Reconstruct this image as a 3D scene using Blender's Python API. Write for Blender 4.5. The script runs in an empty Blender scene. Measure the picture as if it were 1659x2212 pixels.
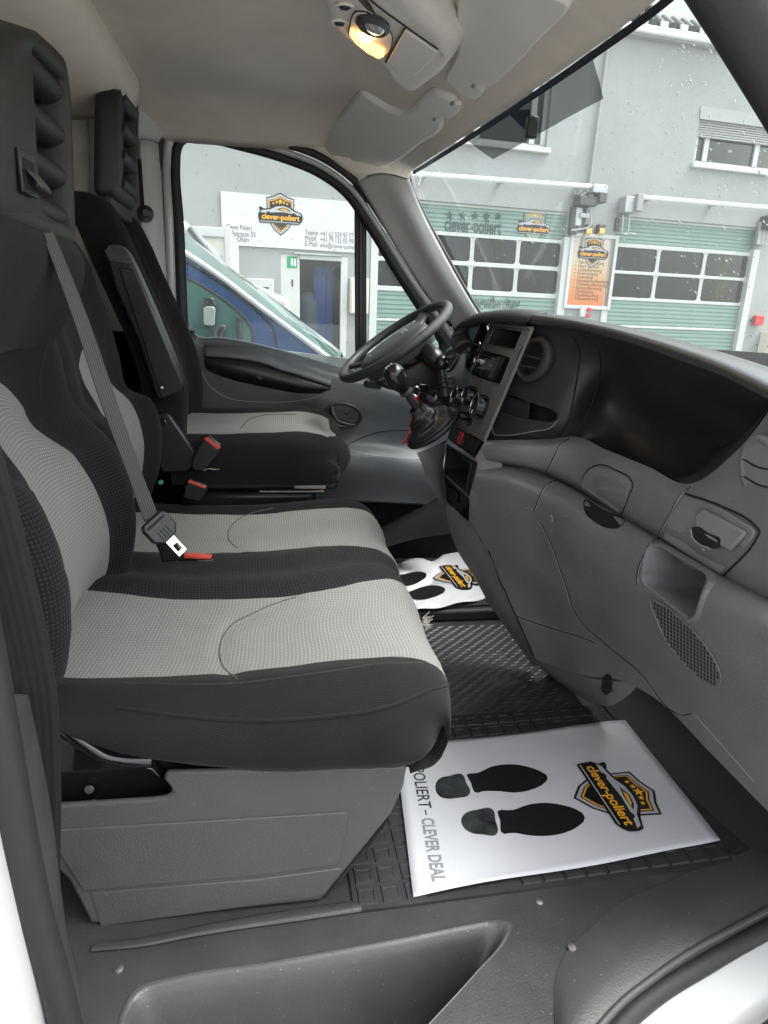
import bpy, bmesh, math, random
from mathutils import Vector, Matrix, noise
from mathutils.bvhtree import BVHTree
R = math.radians
random.seed(7)
scene = bpy.context.scene
COL = scene.collection

# ---------------------------------------------------------------- camera
# van axes: X forward (right in the picture), Y across the cab away from the open passenger door, Z up, cab floor at 0
CAM_H, YAW, ROLL, PITCH = 1.05, R(9.0), R(2.06), math.atan(0.30)
FPX = 1600.0 / (1920.0 / 1659.0)            # focal length, in units of a 1659 x 2212 picture
cam_data = bpy.data.cameras.new('camera')
cam_data.sensor_fit = 'HORIZONTAL'
cam_data.sensor_width = 36.0
cam_data.lens = 36.0 * FPX / 1659.0
cam_data.clip_start, cam_data.clip_end = 0.02, 400.0
cam = bpy.data.objects.new('camera', cam_data)
COL.objects.link(cam)
cam.matrix_world = (Matrix.Translation((0, 0, CAM_H)) @ Matrix.Rotation(-YAW, 4, 'Z')
                    @ Matrix.Rotation(R(90) - PITCH, 4, 'X') @ Matrix.Rotation(ROLL, 4, 'Z'))
scene.camera = cam

# ---------------------------------------------------------------- sky, sun, exposure (overcast afternoon)
world = bpy.data.worlds.new('World')
scene.world = world
world.use_nodes = True
wn = world.node_tree.nodes
wl = world.node_tree.links
SUN_EL, SUN_AZ = R(62), R(95)
sky = wn.new('ShaderNodeTexSky')
sky.sky_type = 'NISHITA'
sky.sun_disc = False
sky.sun_elevation = SUN_EL
sky.sun_rotation = SUN_AZ
sky.air_density, sky.dust_density, sky.ozone_density = 1.0, 4.0, 1.0
hsv = wn.new('ShaderNodeHueSaturation')
hsv.inputs['Saturation'].default_value = 0.25     # cloud cover takes the blue out of the sky
wl.new(sky.outputs[0], hsv.inputs['Color'])
wl.new(hsv.outputs[0], wn['Background'].inputs['Color'])
wn['Background'].inputs['Strength'].default_value = 0.15
sun_data = bpy.data.lights.new('sun', 'SUN')
sun_data.energy = 1.2
sun_data.angle = R(30)
sun_data.color = (1.0, 0.97, 0.93)
sun = bpy.data.objects.new('sun', sun_data)
COL.objects.link(sun)
sd = Vector((math.sin(SUN_AZ) * math.cos(SUN_EL), math.cos(SUN_AZ) * math.cos(SUN_EL), math.sin(SUN_EL)))
sun.rotation_euler = sd.to_track_quat('Z', 'Y').to_euler()
vs = scene.view_settings
vs.view_transform = 'Standard'
vs.look = 'None'
vs.exposure = 2.0
vs.gamma = 1.0
vs.use_curve_mapping = False
scene.render.film_transparent = False
scene.cycles.max_bounces = 8
scene.cycles.diffuse_bounces = 4
scene.cycles.glossy_bounces = 3
scene.cycles.transparent_max_bounces = 16
scene.cycles.transmission_bounces = 6
scene.cycles.caustics_reflective = False
scene.cycles.caustics_refractive = False
scene.cycles.sample_clamp_indirect = 6.0
scene.cycles.use_denoising = True

# ---------------------------------------------------------------- helpers
def ray(px, py):
    u, v = px - 829.5, py - 1106.0
    c, s = math.cos(ROLL), math.sin(ROLL)
    u, v = u * c + v * s, -u * s + v * c
    cp, sp = math.cos(PITCH), math.sin(PITCH)
    h, z = FPX * cp - v * sp, -FPX * sp - v * cp
    c, s = math.cos(YAW), math.sin(YAW)
    return Vector((u * c + h * s, -u * s + h * c, z))
def proj(p):
    c, s = math.cos(YAW), math.sin(YAW)
    cp, sp = math.cos(PITCH), math.sin(PITCH)
    x, y, z = p[0], p[1], p[2] - CAM_H
    r, h = x * c - y * s, x * s + y * c
    fw, up = h * cp - z * sp, h * sp + z * cp
    if fw <= 1e-4:
        return (-9999.0, -9999.0)
    u, v = FPX * r / fw, -FPX * up / fw
    c, s = math.cos(ROLL), math.sin(ROLL)
    return (829.5 + u * c - v * s, 1106 + u * s + v * c)
EYE = Vector((0, 0, CAM_H))
def P(px, py, X=None, Y=None, Z=None):
    """a measured picture point at a known station (X, Y or Z) of the cab"""
    d = ray(px, py)
    if X is not None: t = X / d.x
    elif Y is not None: t = Y / d.y
    else: t = (Z - CAM_H) / d.z
    return EYE + d * t
def PX(pts, **k): return [P(a, b, **k) for a, b in pts]
def P3(pts): return [P(a, b, X=x) for a, b, x in pts]
def PY(pts): return [P(a, b, Y=y) for a, b, y in pts]
def V(*a): return Vector(a)

def tag(o, label=None, cat=None, group=None, kind=None):
    if label: o['label'] = label
    if cat: o['category'] = cat
    if group: o['group'] = group
    if kind: o['kind'] = kind
    return o
def thing(name, label, cat, loc=(0, 0, 0), group=None):
    o = bpy.data.objects.new(name, None)
    COL.objects.link(o)
    o.location = loc
    o.empty_display_size = 0.05
    return tag(o, label, cat, group)
def setparent(o, parent):
    if parent is not None:
        o.parent = parent
        if parent.type == 'EMPTY':
            o.matrix_parent_inverse = Matrix.Translation(-parent.location)
def link(name, me, mat, parent=None, smooth=True):
    o = bpy.data.objects.new(name, me)
    COL.objects.link(o)
    if mat is not None and not me.materials:
        me.materials.append(mat)
    if smooth and len(me.polygons):
        me.polygons.foreach_set('use_smooth', [True] * len(me.polygons))
    setparent(o, parent)
    return o
def mesh(name, verts, faces, mat, parent=None, smooth=True, uvs=None):
    me = bpy.data.meshes.new(name)
    me.from_pydata([tuple(v) for v in verts], [], faces)
    if uvs is not None:
        l = me.uv_layers.new(name='UVMap')
        for lp in me.loops:
            l.data[lp.index].uv = uvs[lp.vertex_index]
    me.update()
    return link(name, me, mat, parent, smooth)
def weld(o, ang=40):
    bm = bmesh.new(); bm.from_mesh(o.data)
    bmesh.ops.recalc_face_normals(bm, faces=bm.faces)
    bm.to_mesh(o.data); bm.free()
    try: o.data.set_sharp_from_angle(angle=R(ang))
    except Exception: pass
    return o
def mod_bevel(o, w, seg=2, ang=35):
    m = o.modifiers.new('bevel', 'BEVEL'); m.width = w; m.segments = seg
    m.limit_method = 'ANGLE'; m.angle_limit = R(ang); m.harden_normals = False
    return o
def mod_solid(o, t, off=-1.0):
    m = o.modifiers.new('solid', 'SOLIDIFY'); m.thickness = t; m.offset = off
    return o
def cr(pts, n, closed=False, lin=False):
    pts = [Vector(p) for p in pts]
    m = len(pts)
    if m == 1: return [pts[0]] * n
    seg = m if closed else m - 1
    L = [0.0]
    for i in range(seg):
        L.append(L[-1] + max((pts[(i + 1) % m] - pts[i]).length, 1e-9) ** (1.0))
    tot = L[-1]
    out = []
    cnt = n if closed else n - 1
    for k in range(n):
        s = tot * k / cnt
        i = 0
        while i < seg - 1 and L[i + 1] < s: i += 1
        t = min(1.0, max(0.0, (s - L[i]) / max(L[i + 1] - L[i], 1e-9)))
        p1, p2 = pts[i], pts[(i + 1) % m]
        if lin:
            out.append(p1.lerp(p2, t)); continue
        if closed: p0, p3 = pts[i - 1], pts[(i + 2) % m]
        else:
            p0 = pts[i - 1] if i > 0 else p1 * 2 - p2
            p3 = pts[i + 2] if i + 2 < m else p2 * 2 - p1
        d1, d0, d2 = (p2 - p1).length + 1e-9, (p1 - p0).length + 1e-9, (p3 - p2).length + 1e-9
        m1 = ((p2 - p1) / d1 * d0 + (p1 - p0) / d0 * d1) / (d0 + d1) * d1
        m2 = ((p3 - p2) / d2 * d1 + (p2 - p1) / d1 * d2) / (d1 + d2) * d1
        t2, t3 = t * t, t * t * t
        out.append(p1 * (2*t3 - 3*t2 + 1) + m1 * (t3 - 2*t2 + t) + p2 * (-2*t3 + 3*t2) + m2 * (t3 - t2))
    return out
def gridmesh(name, G, mat, parent=None, closed_v=False, solid=0, off=-1.0):
    nu, nv = len(G), len(G[0])
    verts, uvs, faces = [], [], []
    ul = [0.0]
    mid = nv // 2
    for i in range(1, nu): ul.append(ul[-1] + (G[i][mid] - G[i-1][mid]).length)
    for i in range(nu):
        s = 0.0
        for j in range(nv):
            if j: s += (G[i][j] - G[i][j-1]).length
            verts.append(G[i][j]); uvs.append((s, ul[i]))
    for i in range(nu - 1):
        for j in range(nv if closed_v else nv - 1):
            k = (j + 1) % nv
            faces.append((i*nv + j, i*nv + k, (i+1)*nv + k, (i+1)*nv + j))
    o = mesh(name, verts, faces, mat, parent, True, uvs)
    if solid: mod_solid(o, solid, off)
    return o
def surf(name, rows, mat, parent=None, nu=24, nv=48, linu=False, linv=False, solid=0, off=-1.0):
    rows = [cr(r, nv, lin=linv) for r in rows]
    cols = [cr([r[j] for r in rows], nu, lin=linu) for j in range(nv)]
    G = [[cols[j][i] for j in range(nv)] for i in range(nu)]
    return gridmesh(name, G, mat, parent, solid=solid, off=off)
def frames_along(pts, closed=False):
    n = len(pts); fr = []
    up = None
    for i in range(n):
        a = pts[i-1] if (i > 0 or closed) else pts[i]
        b = pts[(i+1) % n] if (i < n-1 or closed) else pts[i]
        t = (b - a).normalized()
        if up is None:
            up = V(0, 0, 1) if abs(t.z) < 0.9 else V(1, 0, 0)
        sd_ = t.cross(up)
        if sd_.length < 1e-6: sd_ = t.orthogonal()
        sd_.normalize()
        up = sd_.cross(t).normalized()
        fr.append((t, sd_, up))
    return fr
def tube(name, pts, r, mat, parent=None, n=10, steps=None, closed=False, flat=1.0, cap=True, lin=False):
    pts = [Vector(p) for p in pts]
    if steps: pts = cr(pts, steps, closed, lin)
    m = len(pts)
    rr = r if isinstance(r, (list, tuple)) else [r]
    def rad(i):
        if len(rr) == 1: return rr[0]
        s = i / (m - 1) * (len(rr) - 1); k = min(int(s), len(rr) - 2)
        return rr[k] + (rr[k+1] - rr[k]) * (s - k)
    fr = frames_along(pts, closed)
    verts, faces, uvs = [], [], []
    acc = 0
    for i, p in enumerate(pts):
        if i: acc += (p - pts[i-1]).length
        t, s, u = fr[i]
        for k in range(n):
            a = 2 * math.pi * k / n
            verts.append(p + s * math.cos(a) * rad(i) + u * math.sin(a) * rad(i) * flat)
            uvs.append((k / n * 0.1, acc))
    for i in range(m if closed else m - 1):
        j = (i + 1) % m
        for k in range(n):
            l = (k + 1) % n
            faces.append((i*n + k, i*n + l, j*n + l, j*n + k))
    if cap and not closed:
        faces.append(tuple(range(n - 1, -1, -1)))
        faces.append(tuple((m-1)*n + k for k in range(n)))
    o = mesh(name, verts, faces, mat, parent, True, uvs)
    return weld(o, 50)
def ribbon(name, pts, wdir, width, mat, parent=None, steps=40, thick=0.0012, lin=False):
    """flat webbing: pts centre line, wdir list of width directions"""
    c = cr(pts, steps, lin=lin)
    wd = cr(wdir, steps) if isinstance(wdir, list) else [wdir] * steps
    G = []
    for i in range(steps):
        w = wd[i].normalized() * width
        G.append([c[i] + w * (k / 6 - 0.5) for k in range(7)])
    return gridmesh(name, G, mat, parent, solid=thick, off=0)
def prism(name, pts, ext, mat, parent=None, bevel=0, seg=2, smooth=True):
    n = len(pts); ext = Vector(ext)
    pts = [Vector(p) for p in pts]
    verts = pts + [p + ext for p in pts]
    faces = [tuple(range(n)), tuple(range(2*n - 1, n - 1, -1))]
    for i in range(n):
        j = (i + 1) % n
        faces.append((i, i + n, j + n, j))
    o = mesh(name, verts, faces, mat, parent, smooth)
    weld(o, 35)
    if bevel: mod_bevel(o, bevel, seg)
    return o
def rbox(name, c, size, mat, parent=None, axes=None, bevel=0.0, seg=2):
    c = Vector(c)
    ax = axes or (V(1,0,0), V(0,1,0), V(0,0,1))
    h = [s / 2 for s in size]
    vs_ = []
    for sx in (-1, 1):
        for sy in (-1, 1):
            for sz in (-1, 1):
                vs_.append(c + ax[0]*h[0]*sx + ax[1]*h[1]*sy + ax[2]*h[2]*sz)
    fs = [(0,1,3,2), (4,6,7,5), (0,4,5,1), (2,3,7,6), (0,2,6,4), (1,5,7,3)]
    o = mesh(name, vs_, fs, mat, parent, True)
    weld(o, 35)
    if bevel: mod_bevel(o, bevel, seg)
    return o
def lathe(name, prof, origin, axis, mat, parent=None, n=32, sx=1.0, sy=1.0, ref=None):
    """prof: list of (radius, height along axis)"""
    axis = Vector(axis).normalized()
    a = Vector(ref) if ref is not None else axis.orthogonal()
    a = (a - axis * a.dot(axis)).normalized()
    b = axis.cross(a)
    origin = Vector(origin)
    verts, faces = [], []
    for r_, h_ in prof:
        for k in range(n):
            t = 2 * math.pi * k / n
            verts.append(origin + axis*h_ + a*math.cos(t)*r_*sx + b*math.sin(t)*r_*sy)
    for i in range(len(prof) - 1):
        for k in range(n):
            l = (k + 1) % n
            faces.append((i*n+k, i*n+l, (i+1)*n+l, (i+1)*n+k))
    if prof[0][0] > 1e-6: faces.append(tuple(range(n-1, -1, -1)))
    if prof[-1][0] > 1e-6: faces.append(tuple((len(prof)-1)*n + k for k in range(n)))
    o = mesh(name, verts, faces, mat, parent, True)
    bm = bmesh.new(); bm.from_mesh(o.data)
    bmesh.ops.remove_doubles(bm, verts=bm.verts, dist=1e-6)
    bm.to_mesh(o.data); bm.free()
    return weld(o, 40)
class Fr:
    """a flat frame: origin and two axes (unit vectors); at(u, v, h) gives a point h in front of it"""
    def __init__(s, o, ux, uy):
        s.o, s.ux = Vector(o), Vector(ux).normalized()
        uy = Vector(uy); s.uy = (uy - s.ux * uy.dot(s.ux)).normalized()
        s.n = s.ux.cross(s.uy)
    def at(s, u, v, h=0.0): return s.o + s.ux*u + s.uy*v + s.n*h
def flat(name, pts, fr, mat, parent, h=0.0, t=0.0006, fn=None):
    """thin flat print or plate in a frame; pts in frame units"""
    f = fn or fr.at
    n = len(pts)
    top = [f(u, v, h + t) for u, v in pts]
    bot = [f(u, v, h) for u, v in pts]
    faces = [tuple(range(n)), tuple(range(2*n-1, n-1, -1))]
    for i in range(n):
        j = (i+1) % n
        faces.append((i, i+n, j+n, j))
    me = bpy.data.meshes.new(name)
    me.from_pydata([tuple(v) for v in top + bot], [], faces)
    bm = bmesh.new(); bm.from_mesh(me)
    bmesh.ops.recalc_face_normals(bm, faces=bm.faces)
    bmesh.ops.triangulate(bm, faces=[q for q in bm.faces if len(q.verts) > 4])
    bm.to_mesh(me); bm.free()
    return link(name, me, mat, parent, False)
def rrect(x0, y0, x1, y1, r, n=5):
    out = []
    for cx, cy, a0 in ((x1-r, y1-r, 0), (x0+r, y1-r, 90), (x0+r, y0+r, 180), (x1-r, y0+r, 270)):
        for k in range(n + 1):
            a = R(a0 + 90 * k / n)
            out.append((cx + r*math.cos(a), cy + r*math.sin(a)))
    return out
def ellipse(cx, cy, a, b, n=24, rot=0):
    c, s = math.cos(rot), math.sin(rot)
    return [(cx + a*math.cos(2*math.pi*k/n)*c - b*math.sin(2*math.pi*k/n)*s,
             cy + a*math.cos(2*math.pi*k/n)*s + b*math.sin(2*math.pi*k/n)*c) for k in range(n)]
def star(cx, cy, r, n=5, rot=math.pi/2, inner=0.42):
    return [(cx + (r if k % 2 == 0 else r*inner)*math.cos(rot + math.pi*k/n),
             cy + (r if k % 2 == 0 else r*inner)*math.sin(rot + math.pi*k/n)) for k in range(2*n)]
def text(name, body, size, fr, u, v, mat, parent, h=0.001, t=0.0004, align='LEFT', sx=1.0, bold=0.0, shear=0.0, fn=None, track=1.0):
    cu = bpy.data.curves.new(name, 'FONT')
    cu.body = body; cu.size = size; cu.align_x = align; cu.offset = bold * size; cu.shear = shear
    cu.space_character = track; cu.resolution_u = 3
    ob = bpy.data.objects.new(name, cu)
    COL.objects.link(ob)
    dg = bpy.context.evaluated_depsgraph_get()
    me = bpy.data.meshes.new_from_object(ob.evaluated_get(dg))
    bpy.data.objects.remove(ob); bpy.data.curves.remove(cu)
    me.name = name
    f = fn or fr.at
    for vt in me.vertices:
        vt.co = f(u + vt.co.x * sx, v + vt.co.y, h)
    me.materials.clear()
    o = link(name, me, mat, parent, False)
    return o
def cut(o, poly, keep_inside=False):
    """open a hole: drop the faces of o whose centre falls inside the outline (picture points)"""
    def inside(p):
        c = False; n = len(poly)
        for i in range(n):
            (x1, y1), (x2, y2) = poly[i], poly[i-1]
            if (y1 > p[1]) != (y2 > p[1]) and p[0] < (x2-x1)*(p[1]-y1)/(y2-y1) + x1: c = not c
        return c
    bm = bmesh.new(); bm.from_mesh(o.data)
    dead = [f for f in bm.faces if inside(proj(f.calc_center_median()))]
    bmesh.ops.delete(bm, geom=dead, context='FACES')
    bm.to_mesh(o.data); bm.free()
class Hit:
    """find where a picture point lies on surfaces already built"""
    def __init__(s, objs):
        s.t = []
        for o in objs:
            s.t.append(BVHTree.FromPolygons([v.co.copy() for v in o.data.vertices], [tuple(p.vertices) for p in o.data.polygons]))
    def __call__(s, px, py, lift=0.0):
        d = ray(px, py).normalized()
        best = None
        for t in s.t:
            loc, nor, idx, dist = t.ray_cast(EYE, d)
            if loc is not None and (best is None or dist < best[1]): best = (loc, dist, nor)
        if best is None:               # just past the edge: take the nearest place on the surface
            for t in s.t:
                for k in range(120):
                    loc, nor, idx, dist = t.find_nearest(EYE + d * (0.4 + 0.025 * k))
                    if loc is not None and (best is None or dist < best[1]): best = (loc, dist, nor)
        n = best[2]
        if n.dot(d) > 0: n = -n
        return best[0] + n * lift
    def normal(s, px, py):
        d = ray(px, py).normalized(); best = None
        for t in s.t:
            loc, nor, idx, dist = t.ray_cast(EYE, d)
            if loc is not None and (best is None or dist < best[1]): best = (loc, dist, nor)
        if best is None: return V(-1, 0, 0)
        return -best[2] if best[2].dot(d) > 0 else best[2]
def seam(name, hit, pts, mat, parent, r=0.0015, steps=None, lift=0.0, edge=0):
    """a panel gap or stitched line that follows a surface"""
    st = steps or max(12, len(pts) * 6)
    flatpts = cr([V(a, b, 0) for a, b in pts], st)
    w = [hit(p.x, p.y, lift) for p in flatpts]
    w = [p for p in w if p is not None]
    if len(w) < 2: return None
    if edge:                            # pale line that draws the highlight beside a moulded gap
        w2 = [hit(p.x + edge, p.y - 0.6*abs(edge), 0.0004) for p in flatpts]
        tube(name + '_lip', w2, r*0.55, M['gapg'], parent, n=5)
    return tube(name, w, r, mat, parent, n=6)

# ---------------------------------------------------------------- materials
def mat(name, color, rough=0.5, metal=0.0, spec=0.5, bump=0.0, bscale=300.0, var=0.0, vscale=6.0, coat=0.0, sheen=0.0, speck=0.0, emit=None, estr=0.0, alpha=None):
    m = bpy.data.materials.new(name); m.use_nodes = True
    nt = m.node_tree; b = nt.nodes['Principled BSDF']
    b.inputs['Base Color'].default_value = (*color, 1)
    b.inputs['Roughness'].default_value = rough
    b.inputs['Metallic'].default_value = metal
    b.inputs['Specular IOR Level'].default_value = spec
    b.inputs['Coat Weight'].default_value = coat
    b.inputs['Coat Roughness'].default_value = 0.08
    b.inputs['Sheen Weight'].default_value = sheen
    if emit:
        b.inputs['Emission Color'].default_value = (*emit, 1); b.inputs['Emission Strength'].default_value = estr
    tc = nt.nodes.new('ShaderNodeTexCoord')
    src = None
    if var or speck:
        nz = nt.nodes.new('ShaderNodeTexNoise'); nz.inputs['Scale'].default_value = vscale
        nz.inputs['Detail'].default_value = 6; nz.inputs['Roughness'].default_value = 0.65
        nt.links.new(tc.outputs['Object'], nz.inputs['Vector'])
        mx = nt.nodes.new('ShaderNodeMix'); mx.data_type = 'RGBA'
        mr = nt.nodes.new('ShaderNodeMapRange')
        mr.inputs['From Min'].default_value = 0.3; mr.inputs['From Max'].default_value = 0.7
        nt.links.new(nz.outputs['Fac'], mr.inputs['Value'])
        nt.links.new(mr.outputs[0], mx.inputs['Factor'])
        mx.inputs['A'].default_value = (*[c * (1 - var) for c in color], 1)
        mx.inputs['B'].default_value = (*[min(1, c * (1 + var)) for c in color], 1)
        src = mx.outputs['Result']
        rr = nt.nodes.new('ShaderNodeMapRange')
        rr.inputs['To Min'].default_value = max(0.02, rough - 0.07); rr.inputs['To Max'].default_value = min(1, rough + 0.07)
        nt.links.new(nz.outputs['Fac'], rr.inputs['Value'])
        nt.links.new(rr.outputs[0], b.inputs['Roughness'])
        if speck:
            vo = nt.nodes.new('ShaderNodeTexVoronoi'); vo.inputs['Scale'].default_value = 55
            nt.links.new(tc.outputs['Object'], vo.inputs['Vector'])
            lt = nt.nodes.new('ShaderNodeMath'); lt.operation = 'LESS_THAN'; lt.inputs[1].default_value = 0.055
            nt.links.new(vo.outputs['Distance'], lt.inputs[0])
            ml = nt.nodes.new('ShaderNodeMath'); ml.operation = 'MULTIPLY'; ml.inputs[1].default_value = speck
            nt.links.new(lt.outputs[0], ml.inputs[0])
            m2 = nt.nodes.new('ShaderNodeMix'); m2.data_type = 'RGBA'
            nt.links.new(ml.outputs[0], m2.inputs['Factor']); nt.links.new(src, m2.inputs['A'])
            m2.inputs['B'].default_value = (0.45, 0.44, 0.42, 1)
            src = m2.outputs['Result']
        nt.links.new(src, b.inputs['Base Color'])
    if bump:
        bn = nt.nodes.new('ShaderNodeTexNoise'); bn.inputs['Scale'].default_value = bscale; bn.inputs['Detail'].default_value = 3
        nt.links.new(tc.outputs['Object'], bn.inputs['Vector'])
        bp = nt.nodes.new('ShaderNodeBump'); bp.inputs['Strength'].default_value = bump; bp.inputs['Distance'].default_value = 0.002
        nt.links.new(bn.outputs['Fac'], bp.inputs['Height']); nt.links.new(bp.outputs[0], b.inputs['Normal'])
    return m
def mat_fabric(name, color, dot, period, dotr, rough=0.95, bump=0.35, sheen=0.15, var=0.08):
    """woven seat cloth: a regular grid of threads in metres of cloth (UV)"""
    m = bpy.data.materials.new(name); m.use_nodes = True
    nt = m.node_tree; b = nt.nodes['Principled BSDF']
    b.inputs['Roughness'].default_value = rough; b.inputs['Sheen Weight'].default_value = sheen
    b.inputs['Specular IOR Level'].default_value = 0.2
    uv = nt.nodes.new('ShaderNodeUVMap')
    mp = nt.nodes.new('ShaderNodeMapping'); mp.inputs['Scale'].default_value = (1/period, 1/period, 1)
    nt.links.new(uv.outputs[0], mp.inputs['Vector'])
    vo = nt.nodes.new('ShaderNodeTexVoronoi'); vo.voronoi_dimensions = '2D'; vo.inputs['Scale'].default_value = 1.0
    vo.inputs['Randomness'].default_value = 0.0
    nt.links.new(mp.outputs[0], vo.inputs['Vector'])
    mr = nt.nodes.new('ShaderNodeMapRange'); mr.inputs['From Min'].default_value = dotr; mr.inputs['From Max'].default_value = dotr * 0.55
    nt.links.new(vo.outputs['Distance'], mr.inputs['Value'])
    tc = nt.nodes.new('ShaderNodeTexCoord')
    nz = nt.nodes.new('ShaderNodeTexNoise'); nz.inputs['Scale'].default_value = 9; nz.inputs['Detail'].default_value = 5
    nt.links.new(tc.outputs['Object'], nz.inputs['Vector'])
    mx0 = nt.nodes.new('ShaderNodeMix'); mx0.data_type = 'RGBA'
    mx0.inputs['A'].default_value = (*[c*(1-var) for c in color], 1); mx0.inputs['B'].default_value = (*[c*(1+var) for c in color], 1)
    nt.links.new(nz.outputs['Fac'], mx0.inputs['Factor'])
    mx = nt.nodes.new('ShaderNodeMix'); mx.data_type = 'RGBA'
    nt.links.new(mr.outputs[0], mx.inputs['Factor']); nt.links.new(mx0.outputs['Result'], mx.inputs['A'])
    mx.inputs['B'].default_value = (*dot, 1)
    nt.links.new(mx.outputs['Result'], b.inputs['Base Color'])
    bp = nt.nodes.new('ShaderNodeBump'); bp.inputs['Strength'].default_value = bump; bp.inputs['Distance'].default_value = 0.0015
    fz = nt.nodes.new('ShaderNodeTexNoise'); fz.inputs['Scale'].default_value = 700
    nt.links.new(tc.outputs['Object'], fz.inputs['Vector'])
    ad = nt.nodes.new('ShaderNodeMath'); ad.operation = 'ADD'
    nt.links.new(fz.outputs['Fac'], ad.inputs[0]); nt.links.new(mr.outputs[0], ad.inputs[1])
    nt.links.new(ad.outputs[0], bp.inputs['Height']); nt.links.new(bp.outputs[0], b.inputs['Normal'])
    return m
def mat_web(name, color, n=7.0, k=0.4):
    m = mat(name, color, 0.75, spec=0.3)
    nt = m.node_tree; b = nt.nodes['Principled BSDF']
    uv = nt.nodes.new('ShaderNodeUVMap')
    mp = nt.nodes.new('ShaderNodeMapping'); mp.inputs['Scale'].default_value = (n / 0.047, 1, 1)
    nt.links.new(uv.outputs[0], mp.inputs['Vector'])
    wv = nt.nodes.new('ShaderNodeTexWave'); wv.inputs['Scale'].default_value = 0.314
    nt.links.new(mp.outputs[0], wv.inputs['Vector'])
    mx = nt.nodes.new('ShaderNodeMix'); mx.data_type = 'RGBA'
    mx.inputs['A'].default_value = (*[c*(1-k) for c in color], 1); mx.inputs['B'].default_value = (*[c*(1+k) for c in color], 1)
    nt.links.new(wv.outputs['Fac'], mx.inputs['Factor']); nt.links.new(mx.outputs['Result'], b.inputs['Base Color'])
    bp = nt.nodes.new('ShaderNodeBump'); bp.inputs['Strength'].default_value = 0.4; bp.inputs['Distance'].default_value = 0.001
    nt.links.new(wv.outputs['Fac'], bp.inputs['Height']); nt.links.new(bp.outputs[0], b.inputs['Normal'])
    return m
def mat_glass(name, tint=(0.93, 0.97, 0.95), rough=0.0, refl=1.0, haze=0.0):
    """thin pane: light passes straight through, mirror reflection rises at grazing angles"""
    m = bpy.data.materials.new(name); m.use_nodes = True
    nt = m.node_tree; nt.nodes.remove(nt.nodes['Principled BSDF'])
    out = nt.nodes['Material Output']
    tr = nt.nodes.new('ShaderNodeBsdfTransparent'); tr.inputs['Color'].default_value = (*tint, 1)
    gl = nt.nodes.new('ShaderNodeBsdfGlossy'); gl.inputs['Roughness'].default_value = rough
    fr = nt.nodes.new('ShaderNodeFresnel'); fr.inputs['IOR'].default_value = 1.45
    ml = nt.nodes.new('ShaderNodeMath'); ml.operation = 'MULTIPLY'; ml.inputs[1].default_value = refl
    nt.links.new(fr.outputs[0], ml.inputs[0])
    mx = nt.nodes.new('ShaderNodeMixShader')
    nt.links.new(ml.outputs[0], mx.inputs[0]); nt.links.new(tr.outputs[0], mx.inputs[1]); nt.links.new(gl.outputs[0], mx.inputs[2])
    last = mx.outputs[0]
    if haze:
        df = nt.nodes.new('ShaderNodeBsdfDiffuse'); df.inputs['Color'].default_value = (0.8, 0.85, 0.83, 1)
        tl = nt.nodes.new('ShaderNodeBsdfTranslucent'); tl.inputs['Color'].default_value = (0.8, 0.85, 0.83, 1)
        ad = nt.nodes.new('ShaderNodeMixShader'); nt.links.new(df.outputs[0], ad.inputs[1]); nt.links.new(tl.outputs[0], ad.inputs[2])
        m2 = nt.nodes.new('ShaderNodeMixShader'); m2.inputs[0].default_value = haze
        nt.links.new(last, m2.inputs[1]); nt.links.new(ad.outputs[0], m2.inputs[2]); last = m2.outputs[0]
    nt.links.new(last, out.inputs['Surface'])
    return m
def mat_dots(name, density):
    """black ceramic dots printed on glass, too fine to see one by one: a share of the light gets through"""
    m = bpy.data.materials.new(name); m.use_nodes = True
    nt = m.node_tree; b = nt.nodes['Principled BSDF']
    b.inputs['Base Color'].default_value = (0.012, 0.012, 0.012, 1); b.inputs['Roughness'].default_value = 0.4
    b.inputs['Alpha'].default_value = density
    return m
M = {}
M['dash'] = mat('dash_grey_plastic', (0.165, 0.165, 0.17), 0.5, bump=0.6, bscale=300, var=0.14, vscale=5, speck=0.5)
M['dash_lid'] = mat('dash_lid_plastic', (0.21, 0.21, 0.205), 0.48, bump=0.3, bscale=420, var=0.08, vscale=5)
M['dash_black'] = mat('dash_black_plastic', (0.025, 0.0245, 0.025), 0.5, bump=0.25, bscale=380, var=0.15)
M['dash_pad'] = mat('dash_top_pad', (0.055, 0.055, 0.055), 0.22, bump=0.35, bscale=260)
M['console'] = mat('console_grey_plastic', (0.15, 0.153, 0.15), 0.42, bump=0.12, bscale=420, var=0.08)
M['black'] = mat('black_plastic', (0.014, 0.014, 0.015), 0.36, bump=0.08, bscale=350)
M['matte'] = mat('matte_black_plastic', (0.0135, 0.013, 0.0135), 0.55, bump=0.25, bscale=400, var=0.2, vscale=20)
M['gloss'] = mat('gloss_black', (0.01, 0.01, 0.011), 0.12)
M['gap'] = mat('panel_gap', (0.008, 0.008, 0.008), 0.8)
M['gapg'] = mat('highlight_and_mark_grey', (0.36, 0.36, 0.35), 0.5)  # pale grey for small marks and for highlights drawn along panel gaps
M['wheel'] = mat('steering_wheel_plastic', (0.04, 0.041, 0.043), 0.5, bump=0.2, bscale=450, var=0.1)
M['leather'] = mat('boot_leather', (0.016, 0.016, 0.017), 0.38, bump=0.3, bscale=180)
M['door_trim'] = mat('door_trim_plastic', (0.10, 0.106, 0.115), 0.42, bump=0.18, bscale=420, var=0.08)
M['liner'] = mat('headliner_cloth', (0.73, 0.675, 0.59), 0.95, bump=0.35, bscale=520, var=0.09, vscale=4, spec=0.2)
M['rearwall'] = mat('rear_wall_cloth', (0.66, 0.60, 0.52), 0.95, bump=0.35, bscale=520, var=0.24, vscale=5, spec=0.2)
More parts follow.
